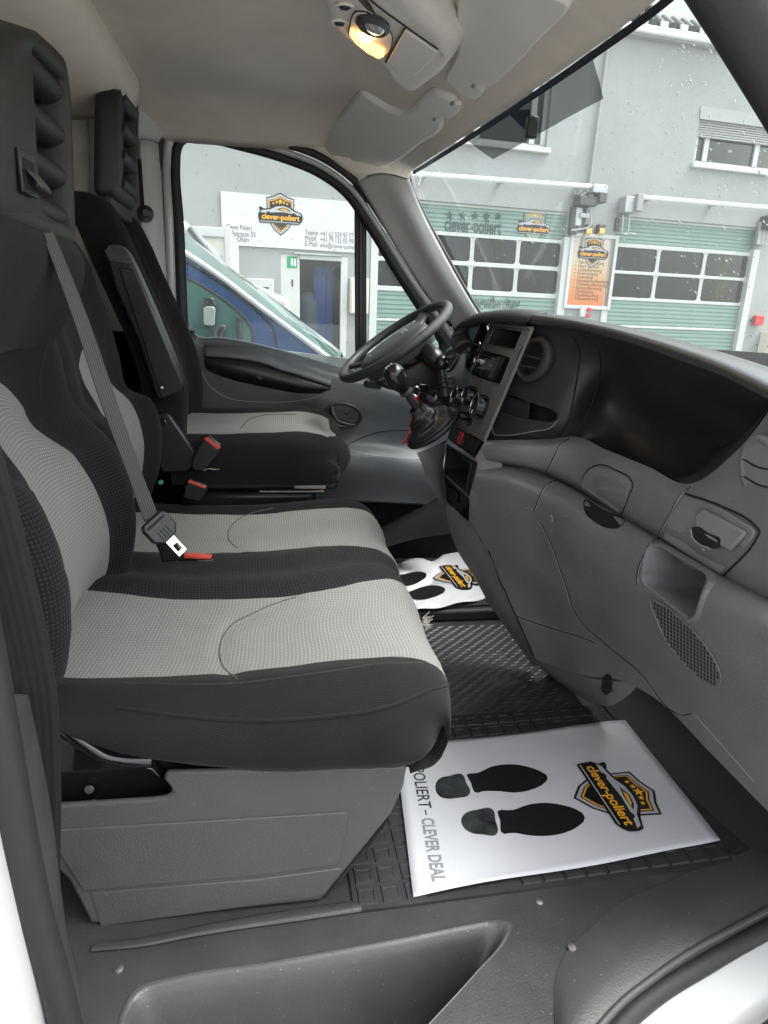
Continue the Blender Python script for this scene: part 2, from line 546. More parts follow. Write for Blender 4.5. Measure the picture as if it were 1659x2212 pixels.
M['trim'] = mat('light_grey_trim', (0.52, 0.515, 0.51), 0.5, bump=0.12, bscale=500, var=0.05)
M['visor'] = mat('visor_vinyl', (0.72, 0.715, 0.665), 0.6, bump=0.12, bscale=500, var=0.06, vscale=4)
M['consoleroof'] = mat('roof_console_plastic', (0.70, 0.66, 0.60), 0.5, bump=0.12, bscale=500, var=0.05)
M['paint'] = mat('white_body_paint', (0.50, 0.51, 0.50), 0.22, coat=0.6, var=0.02)
M['rubber'] = mat('rubber_seal', (0.02, 0.019, 0.02), 0.6, bump=0.2, bscale=200)
M['carpet'] = mat('black_footwell_carpet', (0.009, 0.009, 0.0095), 0.85, spec=0.15, bump=0.5, bscale=120, var=0.3, vscale=20)
M['mat'] = mat('mat_rubber', (0.026, 0.026, 0.027), 0.55, bump=0.35, bscale=160, var=0.35, vscale=14, speck=0.3)
M['floor'] = mat('floor_vinyl', (0.043, 0.044, 0.044), 0.36, bump=0.35, bscale=230, var=0.2, vscale=8, speck=0.35)
M['sill'] = mat('sill_plastic', (0.058, 0.059, 0.056), 0.42, bump=0.3, bscale=260, var=0.15, vscale=6, speck=0.5)
M['seatbase'] = mat('seat_base_plastic', (0.088, 0.085, 0.083), 0.5, bump=0.55, bscale=300, var=0.08, speck=0.35)
M['fabric_grey'] = mat_fabric('seat_cloth_grey', (0.192, 0.189, 0.180), (0.36, 0.36, 0.35), 0.0072, 0.27)
M['fabric_black'] = mat_fabric('seat_cloth_black_mesh', (0.0105, 0.010, 0.0115), (0.027, 0.026, 0.029), 0.0075, 0.42, bump=0.5, sheen=0.04)
M['fabric_plain'] = mat_fabric('seat_cloth_black_plain', (0.0105, 0.0100, 0.0108), (0.018, 0.017, 0.0185), 0.004, 0.4, bump=0.3, var=0.25, sheen=0.06)
M['web'] = mat_web('belt_webbing', (0.085, 0.083, 0.08))
M['web_dark'] = mat_web('belt_webbing_dark', (0.017, 0.0145, 0.0145), 5, 0.12)
M['buckle_red'] = mat('buckle_red', (0.62, 0.075, 0.05), 0.4)
M['red'] = mat('red_plastic', (0.6, 0.02, 0.03), 0.4)
M['chrome'] = mat('bright_steel', (0.72, 0.72, 0.72), 0.18, metal=1.0)
M['steel'] = mat('dull_steel', (0.30, 0.29, 0.28), 0.5, metal=1.0, var=0.2, vscale=40)
M['blackmetal'] = mat('black_painted_steel', (0.012, 0.012, 0.013), 0.12, coat=0.9)
M['paper'] = mat('white_paper', (0.58, 0.58, 0.605), 0.55, var=0.03, vscale=7, bump=0.12, bscale=14)
M['ink'] = mat('black_ink', (0.008, 0.008, 0.008), 0.35)
M['ink_grey'] = mat('grey_ink', (0.24, 0.24, 0.25), 0.4)
M['ink_orange'] = mat('orange_ink', (0.85, 0.42, 0.03), 0.4)
M['ink_silver'] = mat('silver_ink', (0.42, 0.42, 0.43), 0.4)
M['ink_white'] = mat('white_ink', (0.8, 0.8, 0.8), 0.4)
M['glass'] = mat_glass('window_glass', (0.87, 0.93, 0.905), haze=0.06)
M['wsglass'] = mat_glass('windscreen_glass', (0.88, 0.94, 0.92), haze=0.045)
M['frit'] = mat('glass_black_edge', (0.01, 0.01, 0.01), 0.35)
M['dots'] = mat_dots('glass_dot_print', 0.74)
M['amber'] = mat('lamp_amber_lens', (0.9, 0.5, 0.12), 0.3, emit=(1.0, 0.40, 0.06), estr=2.2)
M['lamp_core'] = mat('lamp_bulb_glow', (1, 0.8, 0.4), 0.3, emit=(1.0, 0.75, 0.3), estr=9.0)
M['lens'] = mat('clear_lens', (0.6, 0.6, 0.6), 0.15, metal=0.6)
# ================================================================ cab shell
# ---- floor with the step pocket
floor = None
rim_px = [(248, 2240), (262, 2180), (278, 2148), (302, 2126), (345, 2114), (600, 2072), (900, 2018), (1040, 1990), (1085, 1984), (1106, 1993), (1098, 2022), (1040, 2092), (905, 2240)]
rim = cr([P(a, b, Z=0) for a, b in rim_px], 70)
fl = [V(-0.8, 2.66, 0), V(1.32, 2.66, 0), V(1.32, 0.75, 0)] + list(reversed(cr([P(a, b, Z=0) for a, b in [(1235, 2270), (1275, 2210), (1330, 2155), (1400, 2100), (1480, 2047), (1570, 1998), (1650, 1955), (1740, 1915), (1850, 1865)]], 24))) + list(reversed(rim)) + [V(rim[0].x - 0.02, 0.45, 0), V(-0.8, 0.45, 0)]
floor = mesh('cab_floor', fl, [tuple(range(len(fl)))], M['floor'], None, False)
tag(floor, 'dark grey vinyl cab floor', None, kind='structure')
cpk = P(560, 2420, Z=0)
rows = []
for k, dz in ((0.0, 0.0), (0.02, 0.003), (0.055, -0.004), (0.09, -0.02), (0.125, -0.055), (0.15, -0.12), (0.2, -0.40)):
    rows.append([p.lerp(V(cpk.x, cpk.y, 0), k) + V(0, 0, dz) for p in rim])
pocket = gridmesh('step_pocket', rows, M['sill'], floor)
tag(pocket, 'moulded step well below the door sill')
wellfloor = mesh('step_floor', [V(-0.7, -0.2, -0.4), V(0.7, -0.2, -0.4), V(0.7, 0.9, -0.4), V(-0.7, 0.9, -0.4)], [(0, 1, 2, 3)], M['sill'], floor, False)
HF = Hit([floor])
ridge = [HF(a, b, 0.004) for a, b in ((200, 2050), (300, 2040), (430, 2014), (600, 1986), (780, 1960))]
tube('floor_cover_edge', ridge, [0.008, 0.009, 0.011, 0.013, 0.012], M['floor'], floor, n=12, steps=40, flat=0.4)
for a, b in ((256, 2094), (1165, 1948)):
    p = P(a, b, Z=0.0)
    lathe('screw', [(0.008, 0.0), (0.0075, 0.002), (0.005, 0.003), (0.0, 0.003)], p, (0, 0, 1), M['steel'], floor, n=16)
# raised lozenges of the rubber floor in the middle of the cab
loz = bpy.data.meshes.new('tread_lozenge')
lv = []
for k in range(12):
    a = 2*math.pi*k/12
    c_, s_ = math.cos(a), math.sin(a)
    lv.append((0.021*c_*(abs(c_)**0.4), 0.0058*s_, 0))
for k in range(12):
    lv.append((lv[k][0]*0.7, lv[k][1]*0.6, 0.0028))
lf = [tuple(range(12, 24))] + [(k, (k+1) % 12, 12+(k+1) % 12, 12+k) for k in range(12)]
loz.from_pydata(lv, [], lf)
loz.materials.append(M['floor'])
loz.polygons.foreach_set('use_smooth', [True]*len(loz.polygons))
cnt = 0
for j in range(38):
    for i in range(14):
        x = 0.30 + i*0.040 + (0.020 if j % 2 else 0)
        y = 1.36 + j*0.0185
        q = proj((x, y, 0.0))
        if y > 2.04 or x > 0.82 or not (900 < q[0] < 1290 and 1290 < q[1] < 1570): continue
        o = bpy.data.objects.new('tread_lozenge', loz); COL.objects.link(o)
        o.location = (x, y, 0.0); o.rotation_euler = (0, 0, R(22)); o.parent = floor
        cnt += 1
# side of the driver's footwell and the firewall
fw = surf('firewall', [[V(1.12, 0.5, 0.0), V(1.12, 1.5, 0.0), V(1.12, 2.64, 0.0)], [V(1.2, 0.5, 0.5), V(1.2, 1.5, 0.5), V(1.2, 2.64, 0.5)], [V(1.15, 0.5, 1.0), V(1.25, 1.5, 1.0), V(1.1, 2.64, 1.0)]], M['floor'], None, 12, 20, solid=0.02)
fw.data.materials.clear(); fw.data.materials.append(M['carpet'])
tag(fw, 'black sound mat under the dashboard', None, kind='structure')
# toe board rising from floor to firewall
toe = surf('toe_board', [[V(1.0, 0.75, -0.002), V(0.93, 1.1, 0.002), V(0.90, 1.5, 0.002)], [V(1.05, 0.75, 0.03), V(1.01, 1.1, 0.04), V(0.99, 1.5, 0.04)], [V(1.12, 0.75, 0.22), V(1.115, 1.1, 0.24), V(1.11, 1.5, 0.24)]], M['rubber'], floor, 14, 20)
sm = flat('black_floor_sheet', [(0.90, 1.52), (0.90, 1.0), (0.95, 0.86), (1.3, 0.80), (1.3, 1.52)], Fr(V(0, 0, 0), V(1, 0, 0), V(0, 1, 0)), M['rubber'], floor, h=0.003, t=0.002)  # thin black sheet laid over the grey floor under the dash
# driver's footwell: wheel-arch side and ribbed cover
kick = surf('kick_panel', [[V(-0.7, 2.60, 0.0), V(0.3, 2.60, 0.0), V(1.25, 2.60, 0.0)], [V(-0.7, 2.625, 0.3), V(0.3, 2.625, 0.3), V(1.25, 2.625, 0.3)], [V(-0.7, 2.64, 0.75), V(0.3, 2.64, 0.7), V(1.25, 2.64, 0.6)]], M['carpet'], floor, 8, 12)
dk = surf('footwell_cover', [PY([(800, 1150, 2.55), (870, 1110, 2.55), (950, 1060, 2.55)]), PY([(815, 1165, 2.45), (880, 1135, 2.45), (965, 1095, 2.45)]), PY([(835, 1182, 2.40), (895, 1165, 2.40), (975, 1152, 2.36)])], M['carpet'], floor, 12, 20)

# ---- roof lining
def roof_z(x, y):
    z = 1.735
    z -= 0.10 * max(0, (y - 2.30) / 0.30) ** 2
    z -= 0.05 * max(0, (0.85 - y) / 0.35) ** 2
    z += 0.012 * math.sin(x * 9) * math.exp(-((y - 1.6) / 0.6) ** 2)
    t = min(1.05, max(0, (x - 0.08) / (header_x(y) - 0.08)))
    return z + (1.578 - z) * t * t
def header_x(y): return 0.608 - 0.108 * max(0, y - 1.2) ** 1.223 - 0.05 * max(0, (1.0 - y) / 0.6) ** 2
G = []
for i in range(60):
    s = i / 59
    row = []
    for j in range(70):
        y = 0.52 + (2.60 - 0.52) * j / 69
        x = -0.62 + (header_x(y) + 0.62) * s
        row.append(V(x, y, roof_z(x, y)))
    G.append(row)
roof = gridmesh('roof_lining', G, M['liner'], None, solid=0.02, off=1.0)
tag(roof, 'beige grey cloth roof lining', None, kind='structure')
HR = Hit([roof])
# roof skin above it
rs = surf('roof_skin', [[V(-0.9, 0.50, 1.68), V(-0.9, 0.8, 1.80), V(-0.9, 1.6, 1.86), V(-0.9, 2.4, 1.80), V(-0.9, 2.72, 1.68)], [V(0.0, 0.50, 1.68), V(0, 0.8, 1.80), V(0, 1.6, 1.86), V(0, 2.4, 1.80), V(0, 2.72, 1.68)], [V(header_x(q), q, 1.615) for q in (0.50, 0.8, 1.6, 2.4, 2.72)]], M['paint'], None, 16, 30, solid=0.01)
tag(rs, 'white painted outer roof of the van', None, kind='structure')
# lining that rolls down to the door seal and the pillar at the front corner
rc_px = [(385, 262), (450, 268), (520, 282), (620, 309), (700, 341), (762, 384), (800, 379), (850, 378), (886, 386)]
rc_lo = [P(a, b - (9 if k < 6 else 0), Y=2.575) for k, (a, b) in enumerate(rc_px)]
rc_x = [-0.33, -0.22, -0.10, 0.06, 0.20, 0.30, 0.36, 0.41, 0.452]
rc_up = [V(x, 2.50, roof_z(x, 2.50) + 0.004) for x in rc_x]
rc_mid = [a.lerp(b, 0.55) + V(0, 0.012, 0.012) for a, b in zip(rc_up, rc_lo)]
lcor = surf('lining_corner', [rc_up, rc_mid, rc_lo, [p + V(0, 0.03, -0.01) for p in rc_lo]], M['liner'], roof, 12, 60)
HRC = Hit([roof, lcor])
# small square plugs in the lining above the door
for a, b in ((505, 246), (645, 280)):
    p = HRC(a, b); n = HRC.normal(a, b)
    f = Fr(p, V(1, 0, -0.05), n.cross(V(1, 0, 0)))
    if f.n.dot(n) < 0: f = Fr(p, V(-1, 0, 0.05), n.cross(V(1, 0, 0)))
    flat('lining_plug_gap', rrect(-0.029, -0.029, 0.029, 0.029, 0.012), f, M['gap'], roof, h=0.0005, t=0.0012)
    flat('lining_plug', rrect(-0.0265, -0.0265, 0.0265, 0.0265, 0.011), f, M['liner'], roof, h=0.0005, t=0.0035)

# ---- rear wall behind the seats
rw_rows = []
for z, x in ((0.0, -0.66), (0.5, -0.68), (1.0, -0.70), (1.25, -0.70), (1.45, -0.69), (1.70, -0.68)):
    rw_rows.append([V(x + 0.012*math.sin(y*7 + z*5), y, z) for y in [0.45 + k*0.22 for k in range(11)]])
rear = surf('rear_wall', rw_rows, M['rearwall'], None, 30, 50, solid=0.02)
tag(rear, 'stained beige cloth rear wall of the cab', None, kind='structure')
# overhead ledge at the back: bulges forward under the roof
lg = []
for x, z in ((-0.70, 1.60), (-0.56, 1.612), (-0.475, 1.632), (-0.435, 1.665), (-0.43, 1.71), (-0.45, 1.78)):
    lg.append([V(x, y, z) for y in (0.50, 0.9, 1.4, 1.9, 2.2, 2.34)])
ledge = surf('rear_ledge', lg, M['liner'], rear, 20, 30, solid=0.01)
ledge_end = surf('ledge_end', [[p[-1] for p in lg], [p[-1] + V(-0.02, 0.012, 0) for p in lg], [V(-0.70, 2.36, p[-1].z) for p in lg]], M['liner'], rear, 8, 20)
# upper corner trim with coat hook on the far pillar
ct = surf('pillar_top_trim', [PY([(246, 165, 2.36), (300, 137, 2.40), (318, 130, 2.44), (345, 138, 2.50), (380, 158, 2.545), (393, 175, 2.56), (394, 262, 2.575)]),
                              PY([(262, 230, 2.45), (300, 225, 2.47), (320, 222, 2.49), (345, 222, 2.52), (370, 225, 2.555), (390, 240, 2.57), (392, 268, 2.58)]),
                              PY([(270, 300, 2.50), (296, 298, 2.51), (315, 300, 2.53), (330, 303, 2.55), (338, 306, 2.565), (342, 300, 2.575), (346, 290, 2.585)])], M['trim'], None, 16, 40, solid=0.006)
tag(ct, 'light grey corner trim with coat hook above the driver door', 'trim panel')
hp = P(333, 208, Y=2.50)
rbox('hook_plate', hp + V(0, -0.008, -0.012), (0.026, 0.016, 0.042), M['trim'], ct, bevel=0.005)
tube('coat_hook', [hp + V(0.004, -0.015, -0.015), hp + V(0.006, -0.03, -0.022), hp + V(0.006, -0.034, -0.008)], 0.005, M['trim'], ct, n=8, steps=10)
lathe('hook_hole', [(0.0075, 0.0), (0.0075, 0.002), (0.0, 0.002)], hp + V(0, -0.0155, 0.004), (0, -1, 0), M['gap'], ct, n=16)
pl = surf('pillar_lower_trim', [PY([(300, 302, 2.52), (322, 305, 2.54), (340, 312, 2.585)]), PY([(303, 500, 2.52), (330, 500, 2.54), (350, 500, 2.585)]), PY([(330, 720, 2.52), (350, 720, 2.54), (362, 720, 2.585)]), PY([(360, 900, 2.52), (370, 900, 2.54), (380, 900, 2.585)])], M['trim'], None, 20, 12, solid=0.01)
tag(pl, 'light grey pillar trim behind the driver headrest', 'pillar trim')
bl = PY([(303, 350, 2.5), (305, 400, 2.5), (306, 450, 2.5)])
rbox('belt_guide_slot', bl[1], (0.012, 0.006, 0.16), M['gap'], pl)
lathe('belt_anchor', [(0.0, 0.03), (0.012, 0.03), (0.014, 0.022), (0.026, 0.018), (0.028, 0.0), (0.0, 0.0)], P(314, 462, Y=2.50), (0.3, -1, 0), M['black'], pl, n=20)

# ---- windscreen, A pillars
def ws_pt(s, y):
    """s 0 at the header, 1 down at the base"""
    xb = 1.17 - 0.30 * max(0, (y - 1.4) / 1.15) ** 2.2 - 0.30 * max(0, (1.3 - y) / 0.9) ** 2.2
    x0, z0 = header_x(y) + 0.012, roof_z(header_x(y), y) - 0.004
    z1 = 0.93
    return V(x0 + (xb - x0) * s, y, z0 + (z1 - z0) * s - 0.035 * math.sin(math.pi * s) * 0)
wg = [[ws_pt(i/20, 0.46 + 2.1*j/40) for j in range(41)] for i in range(21)]
ws = gridmesh('windscreen', wg, M['wsglass'], None)
tag(ws, 'large raked windscreen spotted with rain drops', 'windscreen')
_t = gridmesh('tmp', [[ws_pt(-0.3 + i*0.075, 0.2 + 2.6*j/40) for j in range(41)] for i in range(21)], M['gap'])
HW = Hit([_t]); bpy.data.objects.remove(_t)
# black printed band along the header and down the far pillar
band = [[ws_pt(i*0.0085, 0.5 + 2.05*j/50) + V(-0.002, 0, -0.002) for j in range(51)] for i in range(3)]
gridmesh('black_edge_band', band, M['frit'], ws)
patch_rows = [[(1006, 298), (1100, 236), (1200, 166), (1281, 106)], [(1012, 303), (1110, 262), (1205, 196), (1284, 133)], [(1035, 322), (1130, 290), (1225, 230), (1296, 172)], [(1066, 343), (1166, 288), (1240, 246), (1305, 212)]]
gp = [cr([V(a, b, 0) for a, b in r_], 24) for r_ in patch_rows]
gp = [[HW(p.x, p.y, 0.002) for p in r_] for r_ in gp]
gridmesh('dot_print_patch', gp, M['dots'], ws)
solid_p = [HW(a, b, 0.004) for a, b in ((1098, 240), (1106, 235), (1146, 234), (1150, 258), (1166, 286), (1150, 292), (1125, 268))]
prism('mirror_mount_patch', solid_p, (0.001, 0, 0.001), M['frit'], ws)
mb = HW(1157, 268, 0.012)
rbox('mirror_mount', mb, (0.03, 0.022, 0.05), M['black'], ws, bevel=0.006)
# rain drops on the glass
def drops(parent, fn, n, rmin, rmax, seedv):
    rnd = random.Random(seedv)
    verts, faces = [], []
    for _ in range(n):
        q = fn(rnd)
        if q is None: continue
        p, nrm = q
        a = nrm.orthogonal().normalized(); b = nrm.cross(a)
        dn = V(0, 0, -1); dn = (dn - nrm*dn.dot(nrm)).normalized(); sdv = nrm.cross(dn)
        r_ = rmin + (rmax - rmin) * rnd.random() ** 3
        ln = 1 + 0.7 * rnd.random()
        base = len(verts); m_ = 8
        for h_, k_ in ((0.0, 1.0), (0.38, 0.8), (0.6, 0.4)):
            for i in range(m_):
                t = 2*math.pi*i/m_
                verts.append(p + dn*math.cos(t)*r_*k_*ln + sdv*math.sin(t)*r_*k_ + nrm*r_*h_)
        verts.append(p + nrm*r_*0.68)
        for L in range(2):
            for i in range(m_):
                j = (i+1) % m_
                faces.append((base+L*m_+i, base+L*m_+j, base+(L+1)*m_+j, base+(L+1)*m_+i))
        for i in range(m_):
            faces.append((base+2*m_+i, base+2*m_+(i+1) % m_, base+3*m_))
    o = mesh('rain_drops', verts, faces, M['drop'], parent)
    return tag(o, 'scattered rain drops on the glass', kind='stuff')
M['drop'] = bpy.data.materials.new('water_drop'); M['drop'].use_nodes = True
_b = M['drop'].node_tree.nodes['Principled BSDF']
_b.inputs['Transmission Weight'].default_value = 1.0; _b.inputs['Roughness'].default_value = 0.02; _b.inputs['IOR'].default_value = 1.33
def wsdrop(rnd):
    px, py = 900 + 759*rnd.random()**0.8, 800*rnd.random()**1.35
    p = HW(px, py, -0.001)
    if p.z > 1.52 or p.z < 0.95: return None
    return p, -HW.normal(px, py)
drops(ws, wsdrop, 1200, 0.0009, 0.0030, 11)

# far A pillar: seal, light trim
pil = surf('a_pillar_trim', [PY([(772, 392, 2.57), (800, 440, 2.57), (870, 560, 2.57), (930, 650, 2.57), (985, 712, 2.57), (1020, 760, 2.57)]),
                             PY([(800, 378, 2.53), (850, 460, 2.53), (905, 560, 2.53), (955, 640, 2.53), (1005, 705, 2.53), (1040, 760, 2.53)]),
                             PY([(845, 376, 2.49), (880, 450, 2.485), (935, 560, 2.485), (985, 640, 2.485), (1030, 700, 2.485), (1060, 760, 2.485)]),
                             PY([(884, 388, 2.47), (905, 440, 2.475), (955, 540, 2.475), (1005, 630, 2.475), (1047, 700, 2.475), (1080, 760, 2.475)])], M['trim'], None, 14, 40, solid=0.006)
tag(pil, 'light grey A pillar trim between the driver window and windscreen', 'pillar trim')
HPil = Hit([pil])
def capring(a, b, r_):
    p = HPil(a, b); n = HPil.normal(a, b)
    o_ = lathe('trim_cap_gap', [(r_*1.12, 0.0), (r_*1.12, 0.0012), (0, 0.0012)], p, n, M['gapg'], pil, n=24)
    lathe('trim_cap', [(r_, 0.0), (r_*0.95, 0.002), (0, 0.002)], p, n, M['trim'], pil, n=24)
capring(857, 423, 0.0105); capring(977, 706, 0.0105)
seam('pillar_joint', HPil, [(790, 378), (830, 375), (880, 386)], M['gap'], pil, 0.0016)
tube('windscreen_pillar_seal', [HW(a, b, 0.006) or V(0, 0, 0) for a, b in ((884, 368), (890, 400), (910, 445), (955, 530), (1005, 620), (1047, 690))], 0.009, M['rubber'], ws, n=10, steps=30)
# near A pillar, a dark blurred bar at the top right
npil = tube('near_a_pillar', PY([(1500, -150, 0.60), (1580, -24, 0.60), (1645, 84, 0.60), (1708, 191, 0.60), (1800, 350, 0.60), (1920, 560, 0.60), (2060, 800, 0.60)]) + [V(1.02, 0.62, 0.82), V(1.06, 0.62, 0.4), V(1.07, 0.62, -0.02)], 0.026, M['rubber'], None, n=14, steps=48, flat=1.25)
tag(npil, 'black rubber edged door pillar at the top right corner', 'door pillar')

# ---- driver door
door = thing('driver_door', 'closed driver door with black window frame, quarter light and grey panel', 'door', (0.1, 2.6, 0.0))
DY = 2.60
seal_px = [(366, 905), (356, 700), (346, 480), (342, 340), (347, 295), (360, 274), (385, 265), (430, 266), (520, 284), (620, 311), (700, 343), (765, 390), (830, 480), (890, 575), (950, 662), (990, 716), (1025, 770)]
tube('door_seal', [P(a, b, Y=2.585) for a, b in seal_px], 0.0135, M['rubber'], door, n=12, steps=110)
fr_out = [(380, 905), (364, 700), (356, 480), (352, 345), (357, 300), (368, 283), (390, 275), (430, 275), (520, 294), (620, 321), (697, 352), (760, 398), (825, 488), (885, 583), (945, 670), (985, 722), (1020, 776)]
fr_mid = [(395, 905), (383, 700), (374, 480), (368, 352), (372, 316), (382, 298), (400, 287), (430, 286), (520, 304), (618, 332), (692, 362), (752, 405), (815, 492), (872, 585), (930, 672), (968, 728), (1000, 782)]
fr_in = [(418, 905), (402, 700), (391, 480), (381, 362), (383, 322), (392, 303), (408, 296), (432, 296), (520, 316), (615, 344), (685, 374), (738, 412), (800, 500), (855, 592), (910, 678), (946, 735), (975, 790)]
n_ = 100
fo = cr([P(a, b, Y=2.612) for a, b in fr_out], n_); fm = cr([P(a, b, Y=2.618) for a, b in fr_mid], n_); fi = cr([P(a, b, Y=2.63) for a, b in fr_in], n_)
gridmesh('door_frame', [fo, fm], M['paint'], door, solid=0.03)
gridmesh('window_rubber', [[p + V(0, -0.010, 0) for p in fm], [p + V(0, -0.006, 0) for p in fi]], M['rubber'], door, solid=0.028)
# divider and the quarter light
prism('window_divider', PY([(766, 385, 2.612), (792, 402, 2.612), (792, 770, 2.612), (768, 800, 2.612)]), (0, 0.022, 0), M['rubber'], door, bevel=0.004)
prism('divider_rib', PY([(776, 392, 2.606), (782, 396, 2.606), (783, 770, 2.606), (777, 780, 2.606)]), (0, 0.01, 0), M['black'], door, bevel=0.002)
qf = [(796, 420), (803, 430), (850, 510), (905, 600), (945, 665), (948, 720), (946, 780)]
surf('quarter_frame', [[P(a, b, Y=2.607) for a, b in [(765, 395), (800, 420), (860, 510), (915, 600), (962, 668), (975, 720), (985, 790)]], [P(a, b, Y=2.615) for a, b in qf]], M['rubber'], door, 4, 40, solid=0.02)
glass_px = [(395, 840), (385, 560), (376, 340), (388, 290), (430, 286), (520, 304), (618, 332), (692, 362), (752, 405), (815, 492), (872, 585), (930, 672), (960, 730), (960, 860)]
gl = [P(a, b, Y=2.635) for a, b in glass_px]
wgl = mesh('window_glass', gl, [tuple(range(len(gl)))], M['glass'], door, False)
HG = Hit([wgl])
def dgdrop(rnd):
    px, py = rnd.uniform(395, 940), rnd.uniform(300, 790)
    p = HG(px, py, 0.0)
    return (p + V(0, 0.001, 0), V(0, 1, 0))
drops(wgl, dgdrop, 240, 0.0009, 0.0030, 5)
# door panel: belt rail, grip band, pocket, lower panel
belt = [(405, 700), (425, 735), (480, 740), (600, 765), (720, 800), (800, 822), (900, 850), (1000, 875)]
def dn(pts, dy, y): return [P(a, b + dy, Y=y) for a, b in pts]
panel_rows = [dn(belt, -12, 2.64), dn(belt, -3, 2.615), dn(belt, 5, 2.59),
              PY([(415, 752, 2.575), (430, 757, 2.575), (480, 760, 2.57), (600, 790, 2.57), (720, 826, 2.57), (800, 850, 2.57), (900, 880, 2.57), (1000, 905, 2.57)]),
              PY([(420, 790, 2.57), (440, 800, 2.57), (490, 815, 2.565), (600, 838, 2.56), (710, 862, 2.56), (800, 880, 2.565), (900, 905, 2.57), (1000, 930, 2.57)]),
              PY([(420, 850, 2.585), (440, 855, 2.58), (490, 862, 2.575), (600, 880, 2.57), (710, 900, 2.57), (800, 915, 2.57), (900, 935, 2.57), (1000, 955, 2.57)]),
              PY([(420, 930, 2.59), (440, 935, 2.585), (490, 940, 2.58), (600, 950, 2.57), (710, 955, 2.57), (800, 955, 2.565), (900, 965, 2.565), (1000, 985, 2.565)]),
              PY([(420, 1010, 2.57), (440, 1010, 2.565), (490, 1012, 2.555), (600, 1010, 2.54), (710, 985, 2.52), (800, 985, 2.51), (900, 1000, 2.52), (1000, 1015, 2.53)]),
              PY([(420, 1120, 2.57), (440, 1120, 2.565), (490, 1120, 2.555), (600, 1110, 2.54), (710, 1085, 2.52), (800, 1085, 2.51), (900, 1090, 2.52), (1000, 1095, 2.53)])]
dpan = surf('door_panel', panel_rows, M['door_trim'], door, 70, 110, solid=0.01, off=1.0)
HD = Hit([dpan])
# light ledge over the grip and the dark grip band
def hd(pts, lift): return [HD(a, b, lift) for a, b in pts]
top_l = [(442, 750), (500, 752), (560, 760), (600, 783), (660, 805), (716, 822)]
low_l = [(446, 772), (500, 776), (560, 787), (605, 803), (660, 820), (712, 838)]
G = [hd([(p.x, p.y) for p in cr([V(a, b, 0) for a, b in top_l], 40)], 0.004), hd([(p.x, p.y) for p in cr([V(a, b, 0) for a, b in low_l], 40)], 0.028)]
gridmesh('grip_top', G, M['door_trim'], door, solid=0.012)
low2 = [(452, 800), (500, 818), (560, 832), (610, 842), (650, 848), (690, 848)]
mid2 = [(446, 790), (500, 800), (560, 812), (605, 824), (660, 836), (712, 842)]
G = [hd([(p.x, p.y) for p in cr([V(a, b, 0) for a, b in q], 40)], l) for q, l in ((low_l, 0.026), (mid2, 0.030), (low2, 0.003))]
gridmesh('grip_band', G, M['black'], door, solid=0.004)
lathe('grip_screw_cap', [(0.011, 0), (0.011, 0.002), (0, 0.002)], HD(562, 812, 0.030), (0, -1, 0.1), M['black'], door, n=20)
seam('pocket_edge', HD, [(436, 800), (450, 830), (490, 858), (560, 868), (640, 866), (700, 850), (722, 832)], M['gapg'], door, 0.0012)
seam('panel_line', HD, [(700, 995), (740, 968), (790, 942), (840, 930), (900, 930)], M['gap'], door, 0.002)
seam('lower_panel_line', HD, [(660, 985), (720, 968), (800, 982), (880, 992), (930, 990)], M['gapg'], door, 0.0016)
# inner door handle in its oval bowl
hc = HD(741, 897); hn = V(0, -1, 0)
fh = Fr(hc, V(1, 0, -0.12), V(0, 0, 1))
ring = [(p, q) for p, q in ellipse(0, 0, 0.072, 0.046, 32)]
pts = [fh.at(u, v, 0.006) for u, v in ring]
tube('handle_bezel', pts, 0.006, M['black'], door, n=8, closed=True)
flat('handle_bowl', [(u*0.98, v*0.98) for u, v in ring], fh, M['black'], door, h=0.002, t=0.002)
tube('door_handle', [fh.at(-0.05, 0.03, 0.012), fh.at(-0.042, 0.0, 0.022), fh.at(-0.02, -0.022, 0.026), fh.at(0.02, -0.03, 0.024), fh.at(0.05, -0.03, 0.012)], [0.009, 0.013, 0.010, 0.008, 0.005], M['wheel'], door, n=12, steps=24, flat=0.7)
lathe('lock_button', [(0.008, 0), (0.007, 0.008), (0, 0.01)], fh.at(0.012, 0.012, 0.003), fh.n, M['gloss'], door, n=16)
# mirror switch and lock pin
ms = HD(805, 832, 0.004)
rbox('mirror_switch_plate', ms, (0.07, 0.012, 0.03), M['black'], door, bevel=0.005)
for k in (-0.018, 0.006): lathe('mirror_switch', [(0.009, 0), (0.008, 0.007), (0, 0.008)], ms + V(k, -0.004, 0.014), (0, -0.4, 1), M['chrome'], door, n=16)
lp = P(416, 726, Y=2.60)
lathe('lock_pin', [(0.011, -0.03), (0.011, 0.0), (0.008, 0.012), (0.009, 0.02), (0, 0.024)], lp, (0, -0.1, 1), M['black'], door, n=16)
# lower body side under the door so no daylight leaks in
bs = mesh('body_side', [V(-0.9, 2.68, -0.2), V(1.3, 2.68, -0.2), V(1.3, 2.68, 0.80), V(-0.9, 2.68, 1.0)], [(0, 1, 2, 3)], M['paint'], None, False)
tag(bs, 'white painted body side behind the driver door', None, kind='structure'); mod_solid(bs, 0.03, 1.0)
bq = mesh('body_corner', [V(-0.9, 2.68, 0.7), V(-0.41, 2.68, 0.7), V(-0.41, 2.68, 1.7), V(-0.9, 2.68, 1.7)], [(0, 1, 2, 3)], M['paint'], None, False)
tag(bq, 'white painted pillar behind the driver door', None, kind='structure'); mod_solid(bq, 0.03, 1.0)

